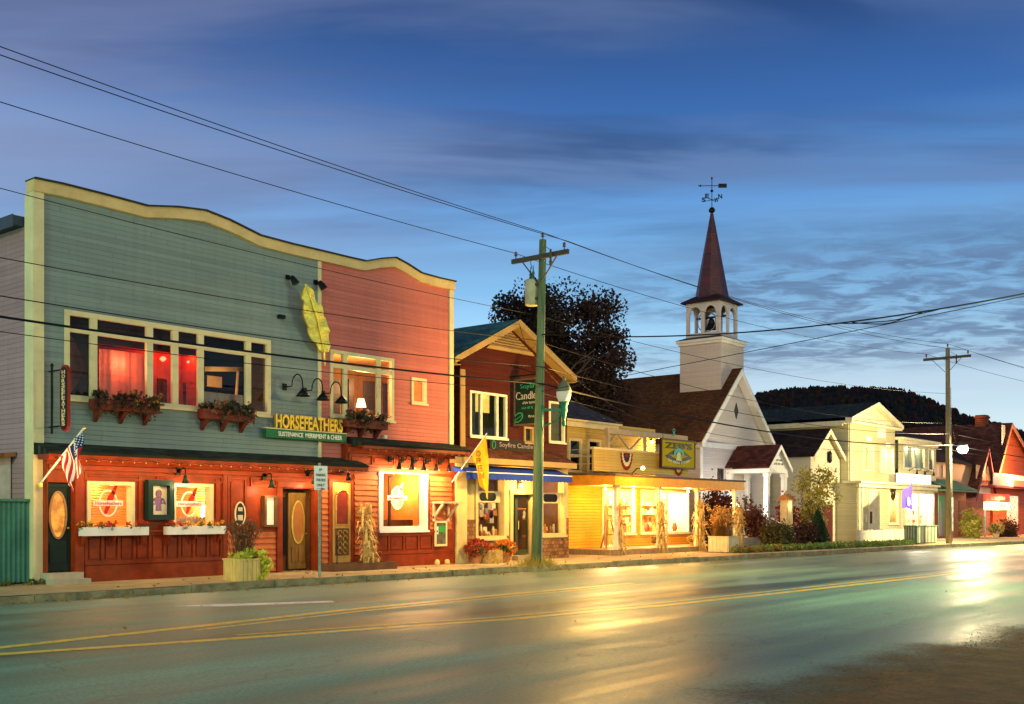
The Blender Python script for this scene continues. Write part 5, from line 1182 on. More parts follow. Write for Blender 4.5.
mb = MB(); mb.box(sd[0]-.1,sd[1]+.1,FY2-.35,FY2+.2,.15,.31); mb.build('step', CONC, shop)
rm2 = room(shop, L0+.1, L1-.1, FY2+.27, FY2+3.5, .2, 3.3, M('shop_brown', (.16,.075,.035), .8), WOOD)
mb = MB(); rg = random.Random(15)
for a, b in ((sw[0],sw[1]),(sr[0],sr[1])):
    mb.mi = 0; mb.box(a, b, FY2+.3, FY2+.9, .9, .98); mb.box(a, b, FY2+1.2, FY2+1.3, 1.9, 1.95)
    for i in range(22):
        xx = rg.uniform(a+.06, b-.06); yy = FY2+rg.uniform(.35,.85); h = rg.uniform(.1,.42); mb.mi = rg.choice((0,1,1,2)); mb.lathe([(.04,0),(.05,h*.6),(.03,h)], (xx,yy,.98), 8)
    for i in range(10):
        xx = rg.uniform(a+.06, b-.06); mb.mi = rg.choice((0,1,2)); zz = rg.uniform(1.4,2.5); mb.lathe([(.03,0),(.06,.08),(.03,.18)], (xx,FY2+rg.uniform(.5,1.2),zz), 8); mb.tube([(xx,FY2+.8,zz+.18),(xx,FY2+.8,3.0)],.004,3)
for i in range(14):
    xx = rg.uniform(sd[0], sd[1]); mb.mi = rg.choice((0,1,2)); zz = rg.uniform(.5,1.9); mb.box(xx-.1,xx+.1,FY2+1.6,FY2+1.8,zz,zz+.25)
mb.build('candle_display', [M('jar_amber', (.55,.20,.05), .3), M('jar_cream', (.75,.62,.40), .4), M('jar_rose', (.40,.07,.06), .4)], rm2)
lamp('POINT', ((sw[0]+sw[1])/2, FY2+.8, 2.8), 50, (1,.62,.28), rm2, .1); lamp('POINT', ((sr[0]+sr[1])/2, FY2+.6, 2.5), 70, (1,.62,.28), rm2, .1); lamp('POINT', ((sd[0]+sd[1])/2, FY2+1.2, 2.7), 60, (1,.7,.35), rm2, .1)
for (a, b), s in ((sw[:2], 'SOY'), (sr[:2], 'OPEN')):
    mb = MB(); mb.box(a+.02,b-.02,FY2+.11,FY2+.13,2.12,2.5); bd = mb.build('window_placard', M('placard_cream', (.62,.50,.30), .6), shop)
    mb = MB(); c = (a+b)/2; mb.prism([(c-.28+.14*math.cos(t*.314)-(.0), 2.31+.14*math.sin(t*.314)) for t in range(5,16)] + [(c+.28+.14*math.cos(t*.314), 2.31+.14*math.sin(t*.314)) for t in range(-5,6)], FY2+.10, FY2+.109); mb.build('dark_badge', BLACK, bd)
# eave with shingles, yellow fascia, blue awning
mb = MB(); mb.prismx([(CY,3.98),(FY2-.55,3.55),(FY2-.55,3.48),(CY,3.48)], X(457,23.5), X(576,23.5)); mb.build('skirt_roof', shingle('brown_skirt_shingle', (.10,.035,.02), .25, .12, .4, .85, 'XY'), shop)
mb = MB(); mb.box(X(456,23.4), X(577,23.4), FY2-.60, FY2-.552, 3.36, 3.55); mb.box(X(456,23.45)+.04, X(577,23.45)-.04, FY2-.55, FY2+.0, 3.36, 3.475); mb.build('fascia', TRIM, shop)
mb = MB(); n = 60; x0, x1 = X(466,23.2), X(572,23.2); vs = []
mb.add([(x0,FY2-.05,3.33),(x1,FY2-.05,3.33),(x1,FY2-.80,3.06),(x0,FY2-.80,3.06)],[(0,1,2,3)])
mb.add([(x0,FY2-.05,3.33),(x0,FY2-.80,3.06),(x0,FY2-.05,3.06)],[(0,1,2)]); mb.add([(x1,FY2-.05,3.33),(x1,FY2-.05,3.06),(x1,FY2-.80,3.06)],[(0,1,2)])
for i in range(n+1):
    x = x0+(x1-x0)*i/n; vs += [(x,FY2-.803,3.07),(x,FY2-.81,2.86-(.035 if i % 2 else 0))]
mb.add(vs,[(2*i,2*i+1,2*i+3,2*i+2) for i in range(n)])
aw = mb.build('awning', M('royal_blue_canvas', (.016,.045,.32), .7, .25, 3, .1), shop)
mb = MB(); mb.quad((x0,FY2-.815,3.055),(x1,FY2-.815,3.055),(x1,FY2-.813,3.085),(x0,FY2-.813,3.085)); mb.build('white_piping', WHITE, aw)
t = thing('wall_lantern', 'small black carriage lantern above the candle shop door', 'wall lamp', (s2(518),FY2,2.75)); q = Vector((s2(518),FY2-.14,2.7))
mb = MB(); mb.tube([(q.x,FY2,2.85),(q.x,FY2-.14,2.88),(q.x,FY2-.14,2.8)],.012,5); mb.lathe([(.02,.16),(.08,.1),(.085,.09)],q,8); mb.lathe([(.05,-.08),(.055,-.06)],q,8); mb.build('cage', BLACK, t); mb = MB(); mb.lathe([(.04,-.06),(.06,.09)],q,8); mb.build('lantern_glass', glow('lantern_dim', (1,.6,.25), 1.2), t)
lamp('POINT', (s2(518), FY2-.42, 2.70), 140, (1,.55,.15), t, .08); 
# white corner pilaster between the two shops
mb = MB(); a, b = X(452.5,23.9), X(463,23.9); mb.box(a, b, 23.72, 24.05, .15, 3.42); mb.box(a-.04,b+.03,23.69,24.05,.15,.5); mb.box(a-.04,b+.03,23.69,24.05,3.2,3.42); mb.build('pilaster', YP, shop)
# name board, hanging board
t = thing('name_board', 'long dark board with pale script lettering on the candle shop wall', 'sign', (bx(512),CY,4.1)); z0, z1 = Z(512,452,CY), Z(512,440.5,CY)
mb = MB(); mb.box(bx(488), bx(540), CY-.08, CY-.01, z0, z1); mb.build('board', M('board_black', (.014,.016,.014), .5), t)
text('Soyfire Candle', 'lettering', M('pale_lilac', (.26,.20,.23), .5), t, (bx(514.5), CY-.09, (z0+z1)/2), bx(531.5)-bx(498), (z1-z0)*.52, depth=.012)
mb = MB(); c = bx(492); mb.ring(c, (z0+z1)/2, .10, .15, .03, CY-.09, CY-.081); mb.build('leaf_mark', M('leaf_green_paint', (.03,.25,.10), .5), t)
t = thing('hanging_sign', 'dark green hanging sign board with white and green lettering behind the pole', 'sign', (bx(516),CY,6.5)); hx_ = X(516.5, 24.1)
zt, zb = Z(514,380,24.1), Z(514,425,24.1); ya, yb_ = 24.18, 23.0
mb = MB(); mb.box(hx_-.03,hx_+.03,yb_,ya,zb,zt); mb.build('board', M('sign_deep_green', (.008,.022,.016), .45), t)
mb = MB(); mb.box(hx_-.036,hx_+.036,ya-.05,ya+.015,zb-.03,zt+.03); mb.box(hx_-.036,hx_+.036,yb_-.02,yb_+.04,zb-.03,zt+.03); mb.box(hx_-.036,hx_+.036,yb_+.04,ya-.05,zb-.03,zb+.03); mb.box(hx_-.036,hx_+.036,yb_+.04,ya-.05,zt-.03,zt+.03); mb.build('edging', M('edge_brown', (.12,.07,.05), .5), t)
mb = MB(); mb.tube([(hx_,CY,zt+.14),(hx_,yb_-.1,zt+.14)],.025,6); mb.tube([(hx_,CY,zt+.55),(hx_,yb_+.2,zt+.16)],.014,5)
for yy in (ya-.2,yb_+.2): mb.tube([(hx_,yy,zt),(hx_,yy,zt+.14)],.012,5)
mb.build('bracket', BLACK, t)
ym = (ya+yb_)/2; GRN = M('mint_lettering', (.03,.24,.12), .5); DIMW = M('dimmed_white', (.34,.32,.30), .6)  # lettering white darkened so that it looks dimly lit
for k, (dy, dz, ww, mt) in enumerate(((-.1,-.03,.62,DIMW),(0,-.20,.5,GRN),(-.25,-.50,.4,DIMW))): scribble('small_print', mt, t, (hx_-.037, ym+dy, (zt+zb)/2+dz), ww, .085, (0,-1,0), (0,0,1), .006, k+3)
for s, dy, dz, ww, hh, mt in (('Soyfire', -.08, .52, .80, .20, GRN),('Candles', 0, .22, 1.02, .27, DIMW)):
    text(s, 'lettering', mt, t, (hx_-.04, ym+dy, (zt+zb)/2+dz), ww, hh, (0,-1,0), (0,0,1), .012)
mb = MB(); n = 20; v = []
for i in range(n):
    a = 2*math.pi*i/n
    for r_ in (1,.72): v.append((hx_-.036, ym+.40+(.22*r_*math.cos(a)), (zt+zb)/2-.52+(.17*r_*math.sin(a))+.10*r_*-math.cos(a)*.6))
mb.add(v,[(2*i,2*i+1,2*((i+1)%n)+1,2*((i+1)%n)) for i in range(n)]); mb.add([(hx_-.037,ym+.6,(zt+zb)/2-.62),(hx_-.037,ym+.58,(zt+zb)/2-.64),(hx_-.037,ym+.2,(zt+zb)/2-.44),(hx_-.037,ym+.22,(zt+zb)/2-.42)],[(0,1,2,3)]); mb.build('leaf_emblem', GRN, t)
# yellow flag on a slanted pole
t = thing('banner_flag', 'yellow banner flag hanging from a slanted pole in front of the blue awning', 'flag', P(455,482,23.4))
a = P(452,482,23.7); b = Vector((X(487,22.75),22.75,Z(487,433,22.75)))
mb = MB(); mb.tube([a,b],.018,6); mb.build('pole', WHITE, t); d = (a-b).normalized(); U, V = 14, 26; v = []
for i in range(U+1):
    for j in range(V+1):
        u, q = i/U, j/V; p = b + d*(.06+.78*u*(1-.45*q)) + Vector((0,0,-1))*(2.05*q*(1-.12*u)) - Vector((0,0,1))*0 + Vector((1,0,0))*(.07*math.sin(u*7+q*4)*min(1,3*q)) + Vector((.10*q,-.04*q,.0))
        p.z += .55*u*q; v.append(p)
mb = MB(); mb.add(v,[(i*(V+1)+j,(i+1)*(V+1)+j,(i+1)*(V+1)+j+1,i*(V+1)+j+1) for i in range(U) for j in range(V)]); cl = mb.build('cloth', M('flag_yellow', (.72,.42,.02), .75, .15, 4, .1), t, True)
nrm = Vector((1,0,0))
for k, ch in enumerate('OPEN'):
    q = v[7*(V+1)+5+k*4]; text(ch, 'flag_lettering', M('flag_ink', (.20,.09,.02), .7), cl, q+Vector((-.085,-.04,0)), .20, .20, (0,-1,0), (0,0,1), .006, .02)
# mums, hay and pots at the foot of the shop
def mum(lab, x, y, r_, cA, cB, seed, pot=(.45,.19,.07), z=.15, cat='flowers', grp='potted chrysanthemums'):
    t = thing('potted_flowers', lab, cat, (x,y,z), grp); mb = MB(); mb.lathe([(r_*.32,0),(r_*.45,r_*.65),(r_*.5,r_*.66),(r_*.5,r_*.8),(r_*.4,r_*.8)], (x,y,z), 14); mb.build('pot', M('terracotta_%d' % int(pot[0]*100), pot, .75, .2, 5), t)
    rg = random.Random(seed); f, g_ = MB(), MB(); c = (x,y,z+r_*1.15)
    for k in range(int(420)):
        vv = Vector((rg.gauss(0,1),rg.gauss(0,1),rg.gauss(0,1)+.25)).normalized(); p = Vector(c)+Vector((vv.x*r_, vv.y*r_, vv.z*r_*.72))*rg.uniform(.82,1.04); f.leaf(p, r_*.20*rg.uniform(.7,1.2), rg, 1.1)
    for k in range(160):
        vv = Vector((rg.gauss(0,1),rg.gauss(0,1),rg.gauss(0,1)-.4)).normalized(); p = Vector(c)+Vector((vv.x*r_*.9, vv.y*r_*.9, vv.z*r_*.62))*rg.random()**.4; g_.leaf(p, r_*.22, rg)
    f.build('blooms', leafmat('blooms_%d_%d' % (int(cA[0]*100), int(cA[1]*100)), cA, cB), t); g_.build('foliage', leafmat('mum_green', (.06,.10,.02), (.10,.13,.03)), t); return t
mum('big dome of red chrysanthemums in a pot below the left candle shop window', X(478,23.3), 23.3, .42, (.50,.03,.02), (.36,.05,.03), 51)
mum('dome of orange chrysanthemums in a pot beside the candle shop door', X(505,23.2), 23.2, .40, (.70,.25,.02), (.55,.14,.02), 52)
mum('small rust coloured chrysanthemum squeezed between red and orange domes', X(493,23.6), 23.6, .28, (.40,.13,.03), (.30,.18,.04), 53)
mb = MB(); xx = X(486.5,23.0); mb.box(xx,xx+.62,22.85,23.25,.15,.55); rg = random.Random(9); mb.mi = 1
for i in range(500):
    p = Vector((xx+rg.uniform(-.02,.64), rg.choice((22.84,23.26,rg.uniform(22.85,23.25))), rg.uniform(.16,.57))); dd = Vector((rg.gauss(0,1),rg.gauss(0,.3),rg.gauss(0,.5))).normalized()*.07; mb.add([p-dd,p+dd,p+dd+Vector((0,0,.012)),p-dd+Vector((0,0,.012))],[(0,1,2,3)])
single(mb, 'hay_bale', [M('straw', (.52,.36,.12), .9, .4, 12, .6), leafmat('straw_wisp', (.60,.42,.15), (.45,.30,.10))], 'small straw bale between the chrysanthemum pots', 'hay bale')
rg = random.Random(14); mb = MB()
for i in range(700):
    x = p1x+rg.gauss(.05,.38); y = p1y+rg.gauss(-.02,.2); h = rg.uniform(.08,.38)*(1.2 if abs(x-p1x)<.4 else .6); dx, dy = rg.gauss(0,.08), rg.gauss(0,.08)
    mb.add([(x-.012,y,.14),(x+.012,y,.14),(x+dx,y+dy,.14+h)],[(0,1,2)])
tag(mb.build('grass', leafmat('dry_tuft', (.45,.33,.06), (.30,.30,.07))), 'tuft of dry yellow grass round the foot of the pole', 'grass', kind='stuff')

# ================================================================== yellow general store with porch
SF, SB = 26.3, 28.0
store = thing('general_store', 'yellow clapboard general store with a brightly lit porch and balcony', 'building', (40.5, 29, .15))
YS = siding('yellow_clapboard', (.64,.31,.025), .12, .12, .55); YW = siding('pale_yellow_clapboard', (.52,.37,.09), .12, .12, .55)
s3 = lambda px: X(px, SF); h3 = lambda px: X(px, SB)
a0, a1 = s3(566), 44.75; pz = .36
op = [(s3(603), s3(615), .45, 2.72), (s3(619), s3(634), .95, 2.72), (s3(641), s3(665), .95, 2.72), (s3(667), s3(687.5), .95, 2.72)]
op = [(a, min(b, a1-.15), c, d) for a, b, c, d in op]
mb = MB(); wall(mb, a0, a1, .15, 3.2, op, SF); mb.quad((a1,SF,.15),(a1,SF+5,.15),(a1,SF+5,3.2),(a1,SF,3.2)); mb.build('porch_wall', YS, store)
LW = M('lit_white_paint', (.74,.68,.52), .5)
for o_ in op: window(store, *o_, SF, [], None, .09, LW, .05, .12)
rm3 = room(store, a0+1, a1-.1, SF+.17, SF+4, .2, 3.1, M('bright_room', (.80,.70,.48), .7), M('light_floor', (.5,.36,.18), .5))
mb = MB(); rg = random.Random(23)
for (a, b, c, d) in op:
    for zz in (.95,1.35,1.75,2.15):
        mb.mi = 0; yy = SF+1.4+rg.uniform(-.3,.5); mb.box(a-.1,b+.1,yy,yy+.3,zz-.03,zz); xx = a
        while xx < b:
            ww = rg.uniform(.06,.2); hh = rg.uniform(.1,.32); mb.mi = rg.choice((1,2,3,4,0)); 
            if rg.random() < .75: mb.box(xx,xx+ww*.9,yy+.02,yy+.2,zz,zz+hh)
            xx += ww
    for k in range(3):
        xx = rg.uniform(a+.1,b-.1); mb.mi = rg.choice((1,2,3)); mb.lathe([(.08,0),(.13,.15),(.1,.32),(.03,.42)], (xx,SF+.5,.95), 10)
mb.build('stocked_shelves', [M('shelf_pine', (.6,.42,.2), .6), M('goods_red', (.45,.08,.04), .5), M('goods_green', (.12,.25,.07), .5), M('goods_tan', (.6,.4,.18), .5), M('goods_cream', (.75,.68,.5), .5)], rm3)
mb = MB()
for k in range(4): mb.box(a0+2+k*2.0,a0+2.9+k*2.0,SF+.9,SF+1.0,3.02,3.06)
mb.build('ceiling_tube', glow('tube_glow', (1,.84,.55), 14), rm3)
for k in range(4): lamp('POINT', (a0+2.2+k*1.9, SF+.75, 2.85), 620, (1,.70,.34), rm3, .15)
# porch floor, posts, roof, lamps
px0, px1, PY = 35.2, 45.05, 24.0
mb = MB(); mb.box(a0-.3, px1+.1, PY-.12, SF-.001, .15, pz); mb.build('porch_floor', M('porch_boards', (.30,.20,.10), .6, .3, 3, .2, 0, (1,6,1)), store)
px_l = [35.35, 38.4, 41.5, 44.85]
for k, q in enumerate(px_l):
    mb = MB(); mb.box(q-.065,q+.065,PY-.05,PY+.08,pz,2.86); mb.box(q-.1,q+.1,PY-.085,PY+.115,pz,pz+.18); mb.box(q-.1,q+.1,PY-.085,PY+.115,2.70,2.86); mb.build('porch_post', LW, store)
mb = MB(); mb.box(a0-.3, px1+.25, PY-.25, PY-.20, 2.84, 3.26); mb.box(px1+.20, px1+.25, PY-.20, SF+.8, 2.84, 3.26); mb.box(a0-.3, a0-.25, PY-.20, SF, 2.86, 3.255); mb.build('porch_fascia', M('warm_yellow_trim', (.78,.31,.025), .5), store)
mb = MB(); mb.add([(a0-.35,PY-.3,3.27),(px1+.3,PY-.3,3.27),(px1+.3,SB,3.5),(a0-.35,SB,3.5),(a0-.35,PY-.3,3.2),(px1+.3,PY-.3,3.2),(px1+.3,SB,3.43),(a0-.35,SB,3.43)],[(0,1,2,3),(0,4,5,1),(1,5,6,2),(3,7,4,0)]); mb.build('porch_roof', M('porch_roofing', (.12,.09,.06), .8), store)
mb = MB(); mb.quad((a0-.3,PY-.2,2.87),(a0-.3,SF,2.87),(px1+.2,SF,2.87),(px1+.2,PY-.2,2.87)); mb.build('porch_ceiling', M('bead_board', (.66,.50,.24), .5), store)
for k, q in enumerate((36.2, 38.2, 40.3, 42.6)):
    t = thing('porch_lamp', 'bare bulb on the porch ceiling, '+('first from the candle shop side','second from the candle shop side','second from the church side','first from the church side')[k], 'ceiling lamp', (q,25.1,2.87), 'porch ceiling bulbs')
    mb = MB(); mb.lathe([(.06,-.001),(.06,-.03),(.03,-.06)], (q,25.1,2.86), 10); mb.build('socket', LW, t); mb = MB(); mb.lathe([(.02,0),(.05,-.05),(.045,-.09),(.01,-.12)], (q,25.1,2.80), 10); mb.build('bulb', glow('porch_bulb_glow', (1,.72,.30), 30), t)
    lamp('POINT', (q,25.1,2.60), 190, (1,.46,.10), t, .07)
t = thing('flood_lamp', 'orange floodlight on the near corner of the porch roof', 'lamp', (36.0,23.5,3.4)); mb = MB(); mb.tube([(36.0,23.72,3.3),(36.0,23.5,3.5),(36.0,23.3,3.52)],.02,6); mb.build('bracket', BLACK, t); mb = MB(); mb.lathe([(.04,.08),(.09,.0),(.05,-.05)],(36.0,23.22,3.5),10); mb.build('bulb', glow('flood_glow', (1,.62,.18), 25), t); lamp('POINT', (36.05,22.2,3.9), 620, (1,.46,.07), t, .08)
# balcony above the porch
b0, b1 = 37.0, 44.6; bz0, bz1 = 3.52, 4.42
mb = MB(); mb.box(b0, b1, SF-.05, SF+.04, bz0, bz1); mb.build('balcony_panel', YW, store)
mb = MB(); mb.box(b0-.05,b1+.05,SF-.1,SF+.1,bz1+.001,bz1+.09)
for k in range(3): mb.tube([(b0+.04,SF+.1,bz1-.3*k),(b0+.04,SB,bz1-.3*k)],.012,5)
mb.build('balcony_rail', CREAM, store)
bm = Z(648,437,SF); bX0, bX1 = s3(607), s3(687)
mb = MB(); mb.box(bX0,bX1,SF-.05,SF+.12,bm-.02,bm+.22)
for q in (s3(608.5), s3(645.5), s3(686)): mb.box(q-.06,q+.06,SF-.03,SF+.09,bz1+.09,bm-.021)
mb.bar((s3(630),SF+.03,bz1+.1),(s3(619),SF+.03,bm-.03),.06); mb.bar((s3(631),SF+.03,bz1+.1),(s3(642),SF+.03,bm-.03),.06); mb.bar((s3(609),SF+.03,bm-.5),(s3(616),SF+.03,bm-.03),.06)
mb.build('balcony_frame', M('grey_timber', (.34,.29,.20), .7), store)
# house behind the balcony
H0, H1, HE = h3(553), 44.5, 5.75
wl = [(h3(570), h3(580), Z(575,470,SB), Z(575,441,SB)), (h3(589), h3(599), Z(594,470,SB), Z(594,442,SB))]
mb = MB(); wall(mb, H0, H1, .15, HE, wl, SB); mb.quad((H0,SB+4,.15),(H0,SB,.15),(H0,SB,HE),(H0,SB+4,HE)); mb.quad((H1,SB,.15),(H1,SB+4,.15),(H1,SB+4,HE),(H1,SB,HE)); mb.build('upper_wall', YW, store)
for o_ in wl: window(store, *o_, SB, [], (o_[2]+o_[3])/2, .12, CREAM, .04, .08)
room(store, H0+.1, h3(612), SB+.17, SB+3, 3.4, 5.7, M('unlit_room', (.04,.035,.025), .8))
hh_ = h3(617)
mb = MB(); mb.box(H0-.25,hh_,SB-.30,SB+4.2,HE-.05,HE+.03); mb.box(H0-.15,hh_-.1,SB-.16,SB-.0,HE-.28,HE-.051); mb.build('cornice', CREAM, store)
mb = MB(); mb.add([(H0-.3,SB-.34,HE+.04),(hh_+.05,SB-.34,HE+.04),(hh_+.05,SB+4.3,HE+.04),(H0-.3,SB+4.3,HE+.04),(H0+.6,SB+2.0,HE+1.25),(hh_-.9,SB+2.0,HE+1.25)],[(0,1,5,4),(1,2,5),(2,3,4,5),(3,0,4)]); mb.build('roof', shingle('slate_shingle', (.045,.045,.055), .3, .14, .4, .85, 'XY'), store)
mb = MB(); mb.box(hh_, H1+.1, SB-.1, SB+4, HE-.3, HE-.15); mb.build('flat_roof', ROOFSH, store)
t = thing('wall_lamp', 'warm lamp over the balcony lighting the upper yellow wall', 'wall lamp', (h3(650),SB,5.2)); mb = MB(); mb.box(h3(650)-.06,h3(650)+.06,SB-.1,SB,5.2,5.3); mb.build('base', BLACK, t); mb = MB(); mb.lathe([(.03,.0),(.07,-.06),(.02,-.12)],(h3(650),SB-.14,5.2),8); mb.build('bulb', glow('porch_bulb_glow', (1,.72,.30), 30), t); lamp('POINT',(h3(650),SB-.5,4.9),260,(1,.52,.12),t,.08)
# bunting fans on the balcony
def bunting(lab, cx, zt, r_):
    t = thing('bunting', lab, 'bunting', (cx,SF-.06,zt-r_), 'fan buntings on the balcony')
    for k, (ro, ri, m_) in enumerate(((1,.78,M('bunting_red', (.20,.025,.02), .8)),(.78,.55,M('bunting_white', (.62,.52,.34), .8)),(.55,.30,M('bunting_blue', (.02,.035,.06), .8)),(.30,.02,M('bunting_red', (.20,.025,.02))))):
        mb = MB(); n = 24; v = []
        for i in range(n+1):
            a = math.pi+math.pi*i/n; yy = SF-.07-.03*(i % 2)
            for q in (ro, ri): v.append((cx+.62*r_*q*math.cos(a), yy-.002*k, zt+r_*q*math.sin(a)))
        mb.add(v,[(2*i,2*i+2,2*i+3,2*i+1) for i in range(n)]); mb.build('cloth_band', m_, t)
bunting('pleated red, white and blue fan bunting left of the store sign', s3(625), 4.36, .75); bunting('pleated fan bunting mostly hidden below the store sign', s3(677), 4.20, .72)
# hanging store sign
t = thing('store_sign', 'square yellow and dark green store sign hanging from the balcony frame', 'sign', (s3(676),SF-.35,3.6)); gy = SF-.35; g0, g1 = X(660.5,gy), X(694.5,gy); z0, z1 = Z(677,468.5,gy), Z(677,439.5,gy); gc, gz_ = (g0+g1)/2, (z0+z1)/2; W_, H_ = g1-g0, z1-z0
mb = MB(); mb.box(g0,g1,gy-.06,gy+.06,z0,z0+.07); mb.box(g0,g1,gy-.06,gy+.06,z1-.07,z1); mb.box(g0,g0+.08,gy-.06,gy+.06,z0+.07,z1-.07); mb.box(g1-.08,g1,gy-.06,gy+.06,z0+.07,z1-.07); mb.build('sign_border', M('sign_maroon_black', (.035,.012,.012), .5), t)
mb = MB(); mb.box(g0+.08,g1-.08,gy-.035,gy+.035,z0+.07,z1-.07); mb.build('sign_face', M('sign_yellow', (.42,.34,.006), .9, .06, 3, 0), t)
DG2 = M('sign_bottle_green', (.003,.016,.011), .5); TL = M('sign_turquoise', (.03,.34,.30), .5)
text("ZEB'S", 'store_name', DG2, t, (gc,gy-.045,z0+H_*.78), W_*.80, H_*.22, depth=.02, bold=.035)
mb = MB(); n = 20; ez_ = z0+H_*.44; pts = [(gc-W_*.40+W_*.8*i/n, ez_-.03-H_*.28*math.sin(math.pi*i/n)**.9) for i in range(n+1)] + [(gc+W_*.40-W_*.8*i/n, ez_-.03+H_*.24*math.sin(math.pi*i/n)**1.3) for i in range(1,n)]
mb.prism(pts, gy-.044, gy-.0355); mb.build('eye_shape', DG2, t)
mb = MB(); pts = [(gc-W_*.28+W_*.56*i/n, ez_+.02-H_*.13*math.sin(math.pi*i/n)) for i in range(n+1)] + [(gc+W_*.28-W_*.56*i/n, ez_+.02+.02*math.sin(math.pi*i/n)) for i in range(1,n)]; mb.prism(pts, gy-.050, gy-.0445); mb.build('yellow_crescents', M('sign_yellow', (.42,.34,.006)), t)
mb = MB(); mb.ring(gc, ez_+.08, W_*.15, H_*.20, W_*.06, gy-.060, gy-.0505, 22, -.5, math.pi+.5); mb.build('horseshoe', TL, t); mb = MB(); mb.prism([(gc-W_*.09,ez_-H_*.17),(gc+W_*.09,ez_-H_*.17),(gc+W_*.05,ez_-H_*.02),(gc+W_*.06,ez_+H_*.08),(gc,ez_+H_*.13),(gc-W_*.06,ez_+H_*.08),(gc-W_*.05,ez_-H_*.02)], gy-.057,gy-.0506); mb.build('pale_emblem', M('emblem_pale_green', (.45,.55,.22), .5), t)
text('GENERAL STORE', 'arc_lettering', M('sign_pale', (.62,.60,.40), .5), t, (gc,gy-.051,ez_-H_*.245), W_*.66, H_*.085, depth=.01, bold=.02, bend=lambda a, b: (a*.98, b + (a*a)/(W_*W_)*H_*.95))
mb = MB()
for q in (g0+.2, g1-.2): mb.tube([(q,gy,z1),(q,gy,bm+.23),(q,SF,bm+.23)],.015,5)
mb.build('hanger', BLACK, t)
mb = MB(); c = gc-.1; mb.lathe([(.04,-.08),(.05,0),(.02,.12)], (c,gy+.15,bm+.24), 8); mb.tube(arcpts((c,gy+.15,bm+.36), .10, 0, 6.0, 10, 'XZ'), .02, 5); single(mb, 'finial', M('verdigris', (.08,.30,.22), .5), 'green ring finial on the balcony beam above the store sign', 'finial')
# porch goods
stalks('sheaf of corn stalks tied to the first, green-lit porch post', 35.62, 23.95, 1.95, 61, (0,.0), pz-.2, 26, .20, 'corn stalk sheaves on the porch posts'); stalks('sheaf of corn stalks tied to the second porch post', 38.42, 23.86, 2.0, 62, (0,0), pz-.2, 28, .20, 'corn stalk sheaves on the porch posts')
stalks('sheaf of corn stalks tied to the third porch post', 41.5, 23.86, 2.0, 63, (0,0), pz-.2, 28, .22, 'corn stalk sheaves on the porch posts'); stalks('sheaf of corn stalks tied to the porch post nearest the church', 44.85, 23.84, 1.95, 64, (.1,0), pz-.2, 30, .26, 'corn stalk sheaves on the porch posts')
mum('rust mum in a terracotta pot left of the second porch post', X(655,24.6)-.0, 24.5, .27, (.30,.20,.04), (.25,.08,.03), 55, (.60,.25,.08), pz); mum('leafy mum in a terracotta pot by the third porch post', X(692,24.6), 24.6, .24, (.55,.45,.15), (.50,.30,.08), 56, (.60,.25,.08), pz)
t = thing('easel', 'wooden easel frame holding two long boards on the porch', 'easel', (X(608,25.2),25.2,pz)); q = X(609,25.2); EW = M('easel_wood', (.22,.13,.05), .7, .3, 4)
mb = MB(); mb.bar((q-.42,25.05,pz),(q-.12,25.2,pz+1.15),.05); mb.bar((q+.42,25.05,pz),(q+.12,25.2,pz+1.15),.05); mb.bar((q,25.6,pz),(q,25.25,pz+1.15),.05); mb.bar((q-.28,25.1,pz+.55),(q+.28,25.1,pz+.55),.05); mb.build('stand', EW, t)
mb = MB(); mb.box(q-.16,q+.02,25.3,25.34,pz+.1,pz+1.75); mb.box(q+.06,q+.2,25.36,25.40,pz+.1,pz+1.65); mb.build('board', M('old_board', (.40,.28,.12), .7, .3, 5), t)
t = tub('planter', 'square planter of ornamental grass and yellow leaves at the church end of the porch', X(726,22.6), 22.7, .95, .95, .62, M('sandstone_planter', (.55,.46,.26), .8, .15, 4, .2), 'timber planters'); rg = random.Random(33); mb, m2 = MB(), MB(); q = Vector((X(726,22.6),22.7,.75))
for i in range(420):
    b_ = q+Vector((rg.uniform(-.36,.36),rg.uniform(-.36,.36),0)); e = b_+Vector((rg.gauss(0,.28),rg.gauss(0,.25),rg.uniform(.5,1.25))); c = b_.lerp(e,.6)+Vector((0,0,.12)); w_ = Vector((.012,.004,0)); mb.add([b_-w_,b_+w_,c+w_,c-w_,e],[(0,1,2,3),(3,2,4)])
    if rg.random() < .5:
        for k in range(3): m2.leaf(e+Vector((rg.gauss(0,.05),rg.gauss(0,.05),rg.gauss(0,.06))), .06, rg, 2)
mb.build('grass_blades', leafmat('bronze_grass', (.45,.20,.04), (.40,.28,.06)), t); m2.build('foliage', leafmat('rust_seed', (.55,.22,.05), (.50,.35,.10)), t)
